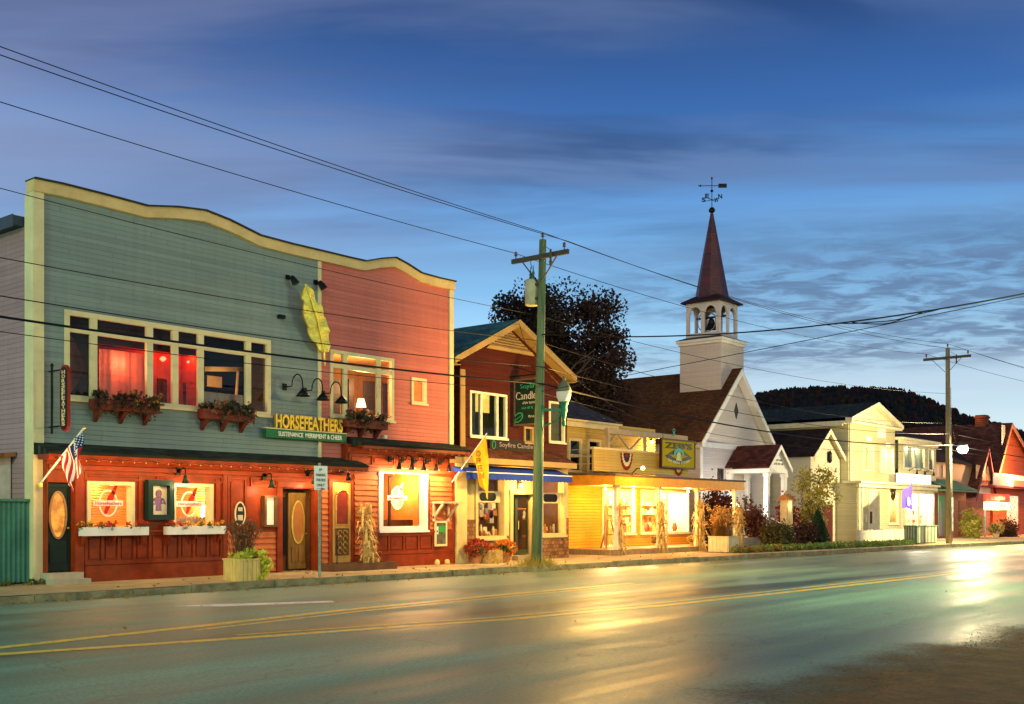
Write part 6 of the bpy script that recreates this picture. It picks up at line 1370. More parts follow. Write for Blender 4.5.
# ================================================================== plants and trees
def bush(name, lab, x, y, rad, n, size, cA, cB, seed, cat='shrub', grp=None, z=.1, cone=False, asp=1.5):
    t = thing(name, lab, cat, (x,y,z), grp); rg = random.Random(seed); f = MB(); s_ = MB()
    for i in range(9):
        a = rg.uniform(0,6.28); r_ = rg.random()*.6; s_.tube([(x+.05*math.cos(a),y+.05*math.sin(a),z-.05),(x+rad[0]*r_*.5*math.cos(a),y+rad[1]*r_*.5*math.sin(a),z+rad[2]*.8),(x+rad[0]*r_*math.cos(a),y+rad[1]*r_*math.sin(a),z+rad[2]*1.5*(1-.3*r_))],.018,4,.006)
    cl = []
    for i in range(26):
        v = Vector((rg.gauss(0,1),rg.gauss(0,1),rg.gauss(0,1))).normalized()*rg.random()**.35
        zz = rad[2]+v.z*rad[2]*.85; k = (1.02-zz/(2*rad[2])) if cone else 1
        cl.append(Vector((x+v.x*rad[0]*.8*k, y+v.y*rad[1]*.8*k, z+zz)))
    for i in range(n):
        c = rg.choice(cl); sp = .30 if not cone else .22
        p = c+Vector((rg.gauss(0,rad[0]*sp),rg.gauss(0,rad[1]*sp),rg.gauss(0,rad[2]*sp)))
        if p.z < z+.03: p.z = z+.03+rg.random()*.1
        if cone:
            k = max(0.03,1-(p.z-z)/(2.1*rad[2])); dx, dy = p.x-x, p.y-y; l_ = math.hypot(dx/rad[0],dy/rad[1])
            if l_ > k: p.x, p.y = x+dx*k/l_, y+dy*k/l_
        f.leaf(p, size*rg.uniform(.6,1.3), rg, asp)
    s_.build('stems', M('shrub_bark', (.07,.05,.03), .9), t); f.build('foliage', leafmat('leaf_%s_%d_%d_%d' % (name, int(cA[0]*1000), int(cA[1]*1000), int(cA[2]*1000)), cA, cB), t); return t
def tree(name, lab, base, h, crown, n, size, cA, cB, seed, tr=.22, cat='tree', nclump=60, lo=.35, grp=None, barkc=(.07,.055,.04)):
    t = thing(name, lab, cat, base, grp); rg = random.Random(seed); T = MB(); f = MB(); b_ = Vector(base); tips = []
    def limb(p, d, ln, r_, depth):
        pts = [p]; q = p.copy(); dd = d.copy()
        for k in range(4):
            dd = (dd+Vector((rg.gauss(0,.14),rg.gauss(0,.14),rg.gauss(.04,.08)))).normalized(); q = q+dd*ln/4; pts.append(q.copy())
        T.tube(pts, [r_*(1-.14*k) for k in range(5)], 6 if depth < 2 else 4, cap=False)
        if depth >= 3: tips.extend(pts[1:]); return
        if depth >= 2: tips.extend(pts[2:])
        for k in range(4 if depth == 0 else 3):
            a = rg.uniform(0,6.28); nd = (dd*.65+Vector((math.cos(a),math.sin(a),rg.uniform(-.15,.6)))*.75).normalized(); limb(pts[rg.choice((2,3,4))], nd, ln*rg.uniform(.42,.62), r_*.52, depth+1)
    limb(b_, Vector((0,0,1)), h*lo, tr, 0)
    # clump centres: limb tips pulled into the crown's ellipsoid plus random ones, so the outline stays ragged
    c = b_+Vector((crown[3],crown[4],h-crown[2]*.98)); cl = []
    for p in tips:
        v = p-c; e = math.sqrt((v.x/crown[0])**2+(v.y/crown[1])**2+(v.z/crown[2])**2)
        if e < 1.15: cl.append((p, rg.uniform(.7,1.15)))
    rg.shuffle(cl); cl = cl[:nclump//3]
    while len(cl) < nclump:
        v = Vector((rg.gauss(0,1),rg.gauss(0,1),rg.gauss(0,1))).normalized()*rg.random()**.38*rg.uniform(.72,1.13); cl.append((c+Vector((v.x*crown[0],v.y*crown[1],v.z*crown[2])), rg.uniform(.55,1.1)))
    sp = (crown[0]+crown[2])*.5*.168
    for p, s in cl[:nclump]: T.tube([b_+Vector((0,0,h*lo*.9)), (b_+Vector((0,0,h*lo))).lerp(p,.55)+Vector((rg.gauss(0,.2),rg.gauss(0,.2),0)), p], .035*tr/.22, 4, .008, False)
    for i in range(n):
        p, s = rg.choice(cl); v = Vector((rg.gauss(0,1),rg.gauss(0,1),rg.gauss(0,.8))); v *= min(1, 1.85/max(.01,v.length)); f.leaf(p+v*sp*s, size*rg.uniform(.6,1.35), rg, 1.25)
    T.build('trunk', M('bark_%d' % int(barkc[0]*1000), barkc, .9, .4, 5, .6), t); f.build('crown', leafmat('crown_%d_%d' % (int(cA[0]*1000), int(cA[1]*1000)), cA, cB), t); return t
tree('maple_tree', 'large dark red maple rising behind the candle shop', (45.5,34.0,0), 14.1, (3.4,3.4,4.7,0,0), 52000, .14, (.050,.014,.012), (.022,.020,.012), 5, .30, 'tree', 110, .42)
tree('maple_tree', 'dark maple filling the gap between candle shop gable and yellow store', (42.5,34.2,0), 12.9, (2.7,2.6,4.4,0,0), 30000, .14, (.034,.016,.012), (.020,.022,.012), 6, .28, 'tree', 70, .45)
tree('ornamental_tree', 'small tree with sparse yellow leaves in front of the low white house', (X(814,23.6),23.6,.1), 4.1, (1.55,1.4,1.35,0,0), 2800, .11, (.42,.30,.025), (.24,.23,.035), 9, .07, 'tree', 70, .30, None, (.09,.07,.05))
# ================================================================== white church
GY = 28.0; ch = thing('church', 'white clapboard church with brown roof, open belfry and dark red spire', 'building', (53.2,33,.15))
WS = siding('white_clapboard', (.52,.47,.43), .13, .08, .55); rX = 52.35; hw = 4.0; eZ, aZ = 5.55, 9.45
k0, k1 = rX-hw+.35, rX+hw-.35; gz = lambda x: eZ+(aZ-eZ)*(1-abs(x-rX)/hw)
wlf = [(X(718,GY), X(722.5,GY), Z(720,482,GY), Z(720,470,GY))]
mb = MB(); wall(mb, k0, k1, .15, 5.3, wlf, GY, .1); mb.add([(k0,GY,5.3),(k1,GY,5.3),(k1,GY,gz(k1)-.08),(rX,GY,aZ-.08),(k0,GY,gz(k0)-.08)],[(0,1,2,3,4)]); mb.build('front_wall', WS, ch)
mb = MB(); mb.quad((k0,GY+10.5,.15),(k0,GY,.15),(k0,GY,gz(k0)-.08),(k0,GY+10.5,gz(k0)-.08)); mb.quad((k1,GY,.15),(k1,GY+10.5,.15),(k1,GY+10.5,gz(k1)-.08),(k1,GY,gz(k1)-.08)); build_split(mb, 'side_wall', WS, ch)
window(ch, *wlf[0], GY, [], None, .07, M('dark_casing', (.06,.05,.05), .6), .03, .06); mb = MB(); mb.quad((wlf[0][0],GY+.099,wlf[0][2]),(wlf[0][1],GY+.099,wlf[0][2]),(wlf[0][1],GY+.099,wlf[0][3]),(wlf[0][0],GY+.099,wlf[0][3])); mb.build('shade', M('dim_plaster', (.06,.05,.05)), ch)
RB = shingle('russet_shingle', (.105,.046,.018), .2, .10, .3, .9, 'YX')
mb = MB(); yf, yb = GY-.4, GY+10.8
for s in (-1,1):
    xe = rX+s*(hw+.15); ze = eZ-.12
    mb.add([(xe,yf,ze),(rX,yf,aZ),(rX,yb,aZ),(xe,yb,ze),(xe,yf,ze-.08),(rX,yf,aZ-.08),(rX,yb,aZ-.08),(xe,yb,ze-.08)],[(0,1,2,3) if s > 0 else (3,2,1,0),(4,5,6,7),(0,4,7,3)])
mb.build('roof', RB, ch)
mb = MB()
for s in (-1,1):
    xe = rX+s*(hw+.15); ze = eZ-.12; p_ = [(xe,ze-.38),(xe,ze-.06),(rX,aZ-.06),(rX,aZ-.42)]; mb.prism(p_ if s < 0 else p_[::-1], yf-.04, yf+.02); mb.add([(xe,yf,ze-.36),(rX,yf,aZ-.40),(rX,GY,aZ-.40),(xe,GY,ze-.36)],[(0,1,2,3)])
    q = [(xe-s*.75,ze+.05),(xe-s*.55,ze+.05),(rX+s*.3,aZ-.75),(rX,aZ-.75+.0),(rX,aZ-.95)]
mb.box(k0-.04,k0+.2,GY-.05,GY,.15,eZ-.3); mb.box(k1-.2,k1+.04,GY-.05,GY,.15,eZ-.3); mb.box(k0+.2,k1-.2,GY-.05,GY,5.15,5.4); mb.build('gable_trim', WHITE, ch)
mb = MB(); c = P(736,411,GY); mb.prism([(c.x,c.z-.42),(c.x+.2,c.z),(c.x,c.z+.42),(c.x-.2,c.z)], GY-.04, GY); mb.build('diamond_vent', M('dim_plaster', (.06,.05,.05)), ch)
# tower
tc, ty, th = rX, 29.38, 1.235; tz = 10.85
mb = MB(); mb.box(tc-th,tc+th,ty-th,ty+th,7.3,tz); tw = mb.build('tower', siding('tower_clapboard', (.54,.47,.40), .13, .08), ch)
mb = MB(); mb.box(tc-th-.16,tc+th+.16,ty-th-.16,ty+th+.16,tz+.002,tz+.14); mb.box(tc-th-.08,tc+th+.08,ty-th-.08,ty+th+.08,tz-.13,tz-.0); mb.build('tower_cornice', WHITE, tw)
mb = MB(); mb.add([(tc-th-.2,ty-th-.2,tz+.145),(tc+th+.2,ty-th-.2,tz+.145),(tc+th+.2,ty+th+.2,tz+.145),(tc-th-.2,ty+th+.2,tz+.145),(tc-.95,ty-.95,tz+.33),(tc+.95,ty-.95,tz+.33),(tc+.95,ty+.95,tz+.33),(tc-.95,ty+.95,tz+.33)],[(0,1,5,4),(1,2,6,5),(2,3,7,6),(3,0,4,7),(4,5,6,7)]); mb.build('tower_deck', M('dark_flashing', (.03,.028,.03)), tw)
# belfry: four walls with two pointed openings each
bh, z0, z1 = 1.0, tz+.30, 13.05
def arch_wall(mb, along, sgn):
    t_ = .10
    def put(u, d, z): return (tc+u, ty+sgn*d, z) if along == 'x' else (tc+sgn*d, ty+u, z)
    sp_, ap = z0+1.15, z0+1.62; oo = bh if along == 'x' else bh-t_-.002; piers = [(-oo,-bh+.20),(-.10,.10),(bh-.20,oo)]
    def slab(pts):
        n = len(pts); v = [put(u,bh,z) for u,z in pts]+[put(u,bh-t_,z) for u,z in pts]; mb.add(v,[tuple(range(n)),tuple(range(2*n-1,n-1,-1))]+[(i,n+i,n+(i+1)%n,(i+1)%n) for i in range(n)])
    for a, b in piers: slab([(a,z0),(b,z0),(b,sp_),(a,sp_)])
    for a, b in ((-bh+.20,-.10),(.10,bh-.20)):
        m_ = (a+b)/2; L_ = [(a,sp_)]+[(a+(m_-a)*(1-math.cos(k*math.pi/12)), sp_+(ap-sp_)*math.sin(k*math.pi/12)) for k in range(1,7)]
        R_ = [(2*m_-u,z) for u,z in L_]
        slab(L_+[(m_,z1),(a,z1)]); slab(R_[::-1]+[(b,z1),(m_,z1)][0:1]+[(m_,z1)] if False else R_+[(m_,z1),(b,z1)])
        slab([(a,z0),(b,z0),(b,z0+.22),(a,z0+.22)])
    for a, b in piers: slab([(a,sp_),(b,sp_),(b,z1),(a,z1)])
mb = MB()
for al in 'xy':
    for s in (-1,1): arch_wall(mb, al, s)
bf = mb.build('belfry', M('belfry_white', (.55,.50,.45), .5, .1, 3), ch)
mb = MB(); mb.lathe([(.0,.55),(.10,.53),(.16,.45),(.20,.25),(.30,.05),(.36,-.05),(.33,-.05)], (tc-.05,ty,z0+.55), 16); mb.box(tc-.05-.04,tc-.05+.04,ty-.9,ty+.9,z0+1.1,z0+1.2); mb.build('bell', M('bell_bronze', (.03,.028,.025), .4, .2, 5, 0, .7), bf)
mb = MB(); mb.tube(arcpts((tc-.55,ty,z0+.85), .55, 0, 2*math.pi, 20, 'YZ'), .03, 5); mb.build('bell_wheel', M('wheel_wood', (.3,.26,.2), .6), bf)
# skirt roof and spire
mb = MB(); e = bh+.22; mb.add([(tc-e,ty-e,z1),(tc+e,ty-e,z1),(tc+e,ty+e,z1),(tc-e,ty+e,z1),(tc-.68,ty-.68,z1+.34),(tc+.68,ty-.68,z1+.34),(tc+.68,ty+.68,z1+.34),(tc-.68,ty+.68,z1+.34)],[(3,2,1,0),(0,1,5,4),(1,2,6,5),(2,3,7,6),(3,0,4,7),(4,5,6,7)]); mb.box(tc-e,tc+e,ty-e,ty+e,z1-.07,z1-.002); mb.build('belfry_roof', M('spire_black', (.03,.015,.016), .6), ch)
tip = 18.0; mb = MB(); mb.lathe([(.98,0),(.90,.12),(.06,tip-z1-.2)], (tc,ty,z1+.2), 8, math.pi/8); sp_o = mb.build('spire', shingle('spire_red', (.070,.010,.007), .3, .16, .25, .45, 'XZ', .6), ch)
t = thing('weather_vane', 'black weather vane with compass letters on top of the church spire', 'weather vane', (tc,ty,tip-.1))
mb = MB(); mb.lathe([(.0,0),(.16,.10),(.18,.2),(.10,.32),(.0,.36)], (tc,ty,tip-.12), 10); mb.tube([(tc,ty,tip),(tc,ty,tip+1.75)],.022,5); mb.lathe([(0,-.1),(.1,0),(0,.1)],(tc,ty,tip+1.1),8); mb.lathe([(0,-.02),(.06,.05),(0,.16)],(tc,ty,tip+1.72),6); mb.build('rod', BLACK, t)
mb = MB(); d = Vector((.62,-.78,0)); c = Vector((tc,ty,tip+1.38)); mb.bar(c-d*.75,c+d*.5,.03); mb.bar(c+d*.35,c+d*.80,.03,.22); mb.add([c-d*.75,c-d*.58+Vector((0,0,.07)),c-d*.58-Vector((0,0,.07))],[(0,1,2)]); mb.build('arrow', BLACK, t)
mb = MB(); mb.bar((tc-.45,ty,tip+.62),(tc+.45,ty,tip+.62),.025); mb.bar((tc,ty-.45,tip+.62),(tc,ty+.45,tip+.62),.025); mb.build('compass_arms', BLACK, t)
for s, dx, dy in (('E',-.5,0),('W',.5,0),('N',0,-.5),('S',0,.5)): text(s, 'compass_letter', BLACK, t, (tc+dx,ty+dy,tip+.72), .22, .24, (ST,-CT,0), (0,0,1), .03, .03)
# portico
c = 52.5; pw = 1.1; py_, pe, pa = 25.7, 4.2, 5.35
mb = MB()
for s in (-1,1):
    xe = c+s*(pw+.2); ze = pe-.05; mb.add([(xe,py_-.25,ze),(c,py_-.25,pa),(c,GY-.45,pa),(xe,GY-.45,ze),(xe,py_-.25,ze-.07),(c,py_-.25,pa-.07),(c,GY-.45,pa-.07),(xe,GY-.45,ze-.07)],[(0,1,2,3) if s > 0 else (3,2,1,0),(4,5,6,7),(0,4,7,3)])
    mb.add([(xe,GY-.45,ze),(c,GY-.45,pa),(c,GY,pa),(xe,GY,ze)],[(0,1,2,3)])
po = mb.build('portico_roof', shingle('maroon_shingle', (.075,.025,.020), .3, .14, .4, .85, 'YX'), ch)
mb = MB(); mb.prism([(c-pw-.1,pe-.08),(c+pw+.1,pe-.08),(c,pa-.10)], py_-.10, py_-.04); mb.box(c-pw,c+pw,py_-.12,GY-.001,pe-.33,pe-.085)
for s in (-1,1):
    xe = c+s*(pw+.2); q = [(xe,pe-.28),(xe,pe-.07),(c,pa-.03),(c,pa-.26)]; mb.prism(q if s < 0 else q[::-1], py_-.29, py_-.252)
mb.build('portico_gable', WHITE, po)
for s in (-1,1):
    xe = c+s*(pw+.2); mb = MB(); mb.add([(xe,py_-.25,pe-.135),(c,py_-.25,pa-.085),(c,GY,pa-.085),(xe,GY,pe-.135)],[(0,1,2,3)]); mb.build('soffit', WHITE, po)
for k in range(2): scribble('portico_lettering', M('plaque_black', (.02,.02,.018)), po, (c,py_-.101,pe+.34-.2*k), .8+.3*k, .12, seed=k+11)
for xx, yy in ((c-pw+.12,py_+.05),(c+pw-.12,py_+.05),(c-pw+.12,GY-.12),(c+pw-.12,GY-.12)):
    mb = MB(); mb.box(xx-.12,xx+.12,yy-.12,yy+.12,.75,pe-.335); mb.box(xx-.16,xx+.16,yy-.16,yy+.16,.75,.98); mb.box(xx-.16,xx+.16,yy-.16,yy+.16,pe-.52,pe-.34); mb.build('column', WHITE, po)
mb = MB(); mb.box(c-pw,c+pw,py_,GY-.001,.15,.75)
for i in range(3): mb.box(c-.85,c+.85,py_-.30*(3-i),py_-.30*(2-i)-.001,.15,.15+.2*(i+.9))
mb.build('porch_steps', CONC, po)
mb = MB(); a, b = c-.55, c+.55; mb.box(a,b,GY-.06,GY,.76,3.0); mb.box(a-.14,a,GY-.09,GY,.76,3.14); mb.box(b,b+.14,GY-.09,GY,.76,3.14); mb.box(a,b,GY-.09,GY,3.0,3.14); mb.build('church_door', M('church_door_white', (.58,.53,.48), .5), ch)
for s, sd_ in ((-.8,'store side'),(.8,'far side')):
    mb = MB(); mb.tube([(c+s,py_-.85,.3),(c+s,py_-.85,1.15),(c+s,py_,1.6),(c+s,py_,.75)],.025,5)
    single(mb, 'stair_railing', M('white_paint', (.72,.70,.64)), 'thin white handrail on the ' + sd_ + ' of the church steps', 'railing', 'church step railings')
mb = MB(); q = Vector((X(747.5,27.9),27.86,Z(747.5,503,27.9))); rg = random.Random(3)
for i in range(700):
    a_ = rg.uniform(0,6.28); mb.leaf(q+Vector((math.cos(a_)*.27+rg.gauss(0,.05),rg.gauss(0,.04),math.sin(a_)*.42+rg.gauss(0,.05))), .07, rg)
single(mb, 'wreath', leafmat('wreath_brown', (.14,.07,.03), (.20,.13,.04)), 'brown oval wreath on the white church wall left of the porch columns', 'wreath')
t = thing('porch_lamp', 'round white globe lamp glowing between store porch and church', 'wall lamp', (X(734,26.5),26.5,.15)); q = Vector((X(734.5,26.5),26.5,Z(734.5,506,26.5)))
mb = MB(); mb.tube([(q.x,q.y,.15),(q.x,q.y,q.z-.26)],.03,6); mb.build('lamp_post', WHITE, t); mb = MB(); mb.lathe([(.04,-.27),(.16,-.2),(.21,0),(.16,.2),(.04,.27)], q, 16); mb.build('globe', glow('white_globe', (.86,.88,1), 6), t, True); lamp('POINT', q+Vector((.1,-.35,.1)), 300, (1,.93,.86), t, .2)
mb = MB(); xx = X(756,26.8)
single(bush and mb.box(X(733,24.6),X(790,24.6),24.55,24.8,.1,.62), 'garden_wall', M('pale_garden_wall', (.50,.44,.30), .8, .15, 3, .2), 'low pale garden wall in front of the church planting', 'wall')
# brick notice cabinet
t = thing('notice_cabinet', 'pillar-like notice cabinet with orange roof in front of the church', 'notice board', (X(787,23.9),23.9,.15)); q = X(787,23.9); zt = Z(787,500,23.9); pw_ = .33
mb = MB(); mb.box(q-pw_,q-pw_+.14,23.75,24.1,.15,zt-.02); mb.box(q+pw_-.14,q+pw_,23.75,24.1,.15,zt-.02); mb.box(q-pw_+.14,q+pw_-.14,23.75,24.1,.15,.72); mb.box(q-pw_+.14,q+pw_-.14,24.0,24.1,.72,zt-.02); mb.build('body', M('cream_cabinet', (.58,.44,.22), .6), t)
mb = MB(); mb.box(q-pw_+.14,q+pw_-.14,23.92,23.99,.75,zt-.06); mb.build('notice', M('notice_paper', (.60,.62,.45), .6), t)
for k in range(5):
    mb = MB(); mb.box(q-pw_+.2,q+pw_-.2-.05*(k % 2),23.914,23.919,1.0+k*.12,1.03+k*.12); mb.build('text_line', M('notice_ink', (.12,.12,.10), .6), t)
mb = MB(); mb.add([(q-pw_-.15,23.6,zt),(q+pw_+.15,23.6,zt),(q+pw_+.15,24.25,zt),(q-pw_-.15,24.25,zt),(q-pw_+.05,23.85,zt+.25),(q+pw_-.05,23.85,zt+.25),(q+pw_-.05,24.0,zt+.25),(q-pw_+.05,24.0,zt+.25)],[(3,2,1,0),(0,1,5,4),(1,2,6,5),(2,3,7,6),(3,0,4,7),(4,5,6,7)]); mb.build('cap_roof', M('orange_cap', (.50,.20,.05), .6), t)
lamp('POINT', (q,23.7,zt-.25), 8, (1,.85,.5), t, .05)
# shrubs in front of the church
BG = ((.14,.028,.020),(.075,.035,.018))
bush('shrub', 'tall burgundy shrub seen through the last bay of the store porch', X(717,26.6), 26.6, (1.1,.9,1.35), 4200, .12, *BG, 71)
bush('shrub', 'round burgundy shrub beside the church steps', X(753,24.9), 24.95, (1.0,.7,.80), 2800, .11, *BG, 72, z=.45)
bush('shrub', 'dark brown clipped shrub in front of the notice cabinet', X(776,22.6), 22.7, (.72,.6,.60), 2400, .085, (.075,.085,.02), (.10,.06,.02), 73)
bush('shrub', 'dense dark shrub right of the clipped brown one', X(786.5,22.8), 22.95, (.60,.5,.62), 2200, .085, (.035,.06,.018), (.06,.05,.015), 74)
bush('shrub', 'crimson burning bush behind the notice cabinet', X(771,26), 25.2, (.8,.5,1.1), 1800, .11, (.32,.02,.025), (.22,.02,.02), 75, z=.3)
bush('shrub', 'low crimson bush between notice cabinet and conifer', X(797,25), 24.6, (.5,.5,.95), 1300, .10, (.34,.025,.03), (.22,.02,.02), 76)
bush('shrub', 'plum coloured shrub left of the conifer', X(806,23), 23.0, (.62,.5,.62), 1800, .09, (.07,.02,.018), (.05,.03,.02), 77)
bush('conifer', 'dark green cone shaped conifer by the yellow-leaved tree', X(819,22.8), 22.85, (.78,.75,.92), 5200, .075, (.012,.045,.020), (.020,.060,.022), 78, 'conifer', None, .1, True)
mb = MB(); rg = random.Random(81)
for i in range(420):
    px = rg.uniform(734, 912); yy = K(X(px,22))+1.25+rg.uniform(0,1.1); c = (X(px,yy),yy,.18+rg.random()*.12); mb.mi = rg.choice((0,0,1,2 if px < 800 else 0)); greenery(mb, c, (.22,.2,.17), 26, .075, rg)
tag(mb.build('ground_cover', [leafmat('bed_green', (.16,.24,.04), (.09,.17,.04)), leafmat('bed_olive', (.24,.24,.05), (.14,.16,.04)), leafmat('bed_rust', (.22,.06,.03), (.16,.09,.04))]), 'mixed low planting along the pavement before church and white house', 'plants', kind='stuff')
mb = MB(); q = [(X(732,21.6),K(X(732,21.6))+1.1),(X(915,20.9),K(X(915,20.9))+1.15)]; mb.add([(q[0][0],q[0][1],.158),(q[1][0],q[1][1],.158),(q[1][0],q[1][1]+1.6,.158),(q[0][0],q[0][1]+2.2,.158)],[(0,1,2,3)]); tag(mb.build('planting_bed', M('bark_mulch', (.06,.03,.018), .95, .5, 6, .8)), kind='structure')
# ================================================================== low white gabled house
HY = 26.1; W5 = siding('ivory_clapboard', (.52,.47,.33), .13, .08); lo = thing('white_house', 'low ivory gabled house tucked between church and yellow store row', 'building', (60.3,30,.15)); m0, m1 = 57.5, 61.45; mc = (m0+m1)/2; e5, a5 = 5.15, 6.62
g5 = lambda x: e5+(a5-e5)*(1-abs(x-mc)/(m1-mc))
mb = MB(); mb.add([(m0,HY,.15),(m1,HY,.15),(m1,HY,e5),(mc,HY,a5),(m0,HY,e5)],[(0,1,2,3,4)]); mb.quad((m0,HY+7,.15),(m0,HY,.15),(m0,HY,e5),(m0,HY+7,e5)); mb.build('wall', W5, lo)
mb = MB()
for s in (-1,1):
    xe = mc+s*(m1-mc+.25); ze = e5-.16; mb.add([(xe,HY-.3,ze),(mc,HY-.3,a5),(mc,HY+7,a5),(xe,HY+7,ze),(xe,HY-.3,ze-.07),(mc,HY-.3,a5-.07),(mc,HY+7,a5-.07),(xe,HY+7,ze-.07)],[(0,1,2,3) if s > 0 else (3,2,1,0),(4,5,6,7),(0,4,7,3)])
mb.build('roof', shingle('black_brown_shingle', (.030,.018,.016), .3, .14, .4, .9, 'YX'), lo)
mb = MB()
for s in (-1,1):
    xe = mc+s*(m1-mc+.25); ze = e5-.16; q = [(xe,ze-.3),(xe,ze-.05),(mc,a5-.04),(mc,a5-.32)]; mb.prism(q if s < 0 else q[::-1], HY-.34, HY-.302)
mb.build('barge_board', M('ivory_trim', (.66,.58,.38), .5), lo)
for s in (-1,1):
    xe = mc+s*(m1-mc+.25); mb = MB(); mb.add([(xe,HY-.3,e5-.245),(mc,HY-.3,a5-.085),(mc,HY,a5-.085),(xe,HY,e5-.245)],[(0,1,2,3)]); mb.build('soffit', M('ivory_trim', (.66,.58,.38)), lo)
mb = MB(); c = P(828,457,HY); mb.lathe([(.05,.35),(.12,.2),(.14,-.2),(.05,-.35)], (c.x,HY-.12,c.z), 8); mb.tube([(c.x,HY,c.z+.42),(c.x,HY-.12,c.z+.42),(c.x,HY-.12,c.z+.3)],.015,5); single(mb, 'wall_lantern', BLACK, 'dark lantern high on the gable of the low ivory house', 'wall lamp')
mb = MB(); mb.box(X(822,HY),X(832,HY),HY-.05,HY,.15,2.3); mb.build('doorway', M('dark_maroon_door', (.08,.02,.015), .6), lo)
# ================================================================== pale yellow two-storey store block
UY, VY = 25.6, 24.86; U0, U1 = X(848.5,UY), X(895,UY)
yb_ = thing('yellow_store_block', 'pale yellow two-storey store with pediment above a projecting ground floor', 'building', (68,29,.15)); PY5 = siding('butter_clapboard', (.52,.46,.25), .13, .08); Y5T = M('butter_white', (.66,.60,.40), .5)
uw = [(X(863,UY),X(873,UY),Z(868,469,UY),Z(868,447,UY)),(X(880.5,UY),X(893,UY),Z(887,471,UY),Z(887,449,UY))]
mb = MB(); wall(mb, U0, U1, 3.4, 7.15, uw, UY, .12); mb.quad((U0,UY+10,.15),(U0,UY,.15),(U0,UY,7.15),(U0,UY+10,7.15)); mb.quad((U1,UY,.15),(U1,UY+10,.15),(U1,UY+10,7.15),(U1,UY,7.15)); mb.build('upper_wall', PY5, yb_)
uc = (U0+U1)/2; ua = 8.45
mb = MB(); mb.prism([(U0-.2,7.16),(U1+.2,7.16),(uc,ua-.1)], UY-.02, UY+.1); mb.box(U0-.35,U1+.35,UY-.35,UY+.1,7.00,7.155); mb.box(U0-.38,U0-.02,UY+.1,UY+10,6.98,7.16)
for s in (-1,1):
    xe = uc+s*(U1-uc+.45); q = [(xe,7.10),(xe,7.32),(uc,ua+.05),(uc,ua-.22)]; mb.prism(q if s < 0 else q[::-1], UY-.40, UY-.0)
mb.build('pediment', Y5T, yb_)
mb = MB()
for s in (-1,1):
    xe = uc+s*(U1-uc+.45); mb.add([(xe,UY-.38,7.325),(uc,UY-.38,ua+.06),(uc,UY+10,ua+.06),(xe,UY+10,7.325)],[(0,1,2,3) if s > 0 else (3,2,1,0)])
mb.build('roof', ROOFSH, yb_)
for i_, o_ in enumerate(uw): window(yb_, *o_, UY, [(o_[0]+o_[1])/2], None, .12, Y5T, .04, .1)
rmu = room(yb_, U0+.1, U1-.1, UY+.13, UY+3, 3.6, 7.0, M('lit_yellow_room', (.7,.55,.28), .8)); lamp('POINT', (uw[1][0]+.8,UY+.7,5.8), 500, (1,.75,.38), rmu, .1); lamp('POINT', (uw[0][0]+.8,UY+1.0,5.8), 200, (1,.7,.4), rmu, .1)
mb = MB(); q = P(881,431,UY) ; mb.box(X(877.5,UY),X(885,UY),UY-.06,UY-.0,Z(881,438,UY),Z(881,423,UY)); mb.box(X(866,UY),X(870.5,UY),UY-.06,UY-.0,Z(868,441,UY),Z(868,436,UY)); mb.box(X(886,UY),X(889.5,UY),UY-.06,UY-.0,Z(888,447,UY),Z(888,443,UY)); mb.build('wall_plaque', WL, yb_)
v5 = lambda px: X(px, VY); V0, V1 = 60.97, v5(904)
sgw = [(v5(889),v5(897.5),1.25,2.95)]; sdr = (v5(869),v5(879),.3,3.1)
mb = MB(); wall(mb, V0, V1, .15, 3.55, sgw+[sdr], VY, .12); mb.quad((V0,HY,.15),(V0,VY,.15),(V0,VY,3.55),(V0,HY,3.55)); mb.build('ground_floor_wall', PY5, yb_)
mb = MB(); mb.box(V0-.35,V1+5.6,VY-.4,UY,3.52,3.66); mb.box(V0-.2,V1+5.5,VY-.22,VY,3.30,3.519); mb.build('cornice', Y5T, yb_)
window(yb_, *sgw[0], VY, [], None, .14, Y5T, .05, .1); room(yb_, v5(886), v5(901), VY+.13, VY+1.6, .3, 3.4, M('lit_yellow_room', (.7,.55,.28)))
lamp('POINT', (v5(896),VY+.7,2.8), 120, (1,.8,.45), yb_, .1)
mb = MB(); a, b, c, d = sdr; mb.box(a,b,VY+.05,VY+.1,c,d); mb.box(a-.14,a,VY-.05,VY+.05,c,d+.14); mb.box(b,b+.14,VY-.05,VY+.05,c,d+.14); mb.box(a,b,VY-.05,VY+.05,d,d+.14); dd = mb.build('door', Y5T, yb_); mb = MB(); mb.box(a+.2,a+.55,VY+.02,VY+.049,1.2,1.9); mb.build('door_panel', M('dark_maroon_door', (.08,.02,.015)), dd)
for px in (862, 902): mb = MB(); q = v5(px); mb.box(q-.12,q+.12,VY-.06,VY,.15,3.30); mb.build('pilaster', Y5T, yb_)
mb = MB(); q = Vector((v5(892),VY-.05,Z(892,493,VY))); rg = random.Random(17)
for i in range(600):
    a_ = rg.uniform(0,6.28); mb.leaf(q+Vector((math.cos(a_)*.22+rg.gauss(0,.05),rg.gauss(-.02,.03),math.sin(a_)*.34+rg.gauss(0,.05))), .08, rg)
single(mb, 'wreath', leafmat('wreath_dark', (.05,.05,.03), (.09,.06,.03)), 'dark oval wreath above the lit window of the pale yellow store', 'wreath')
mb = MB(); mb.box(v5(836),v5(884),VY-1.35,VY-1.2,.1,.85); 
for px in (836,848,860,872,884): mb.box(v5(px)-.09,v5(px)+.09,VY-1.38,VY-1.17,.1,.9)
single(mb, 'garden_wall', M('white_garden_wall', (.62,.57,.42), .6), 'low white panelled wall before the pale yellow store', 'wall')
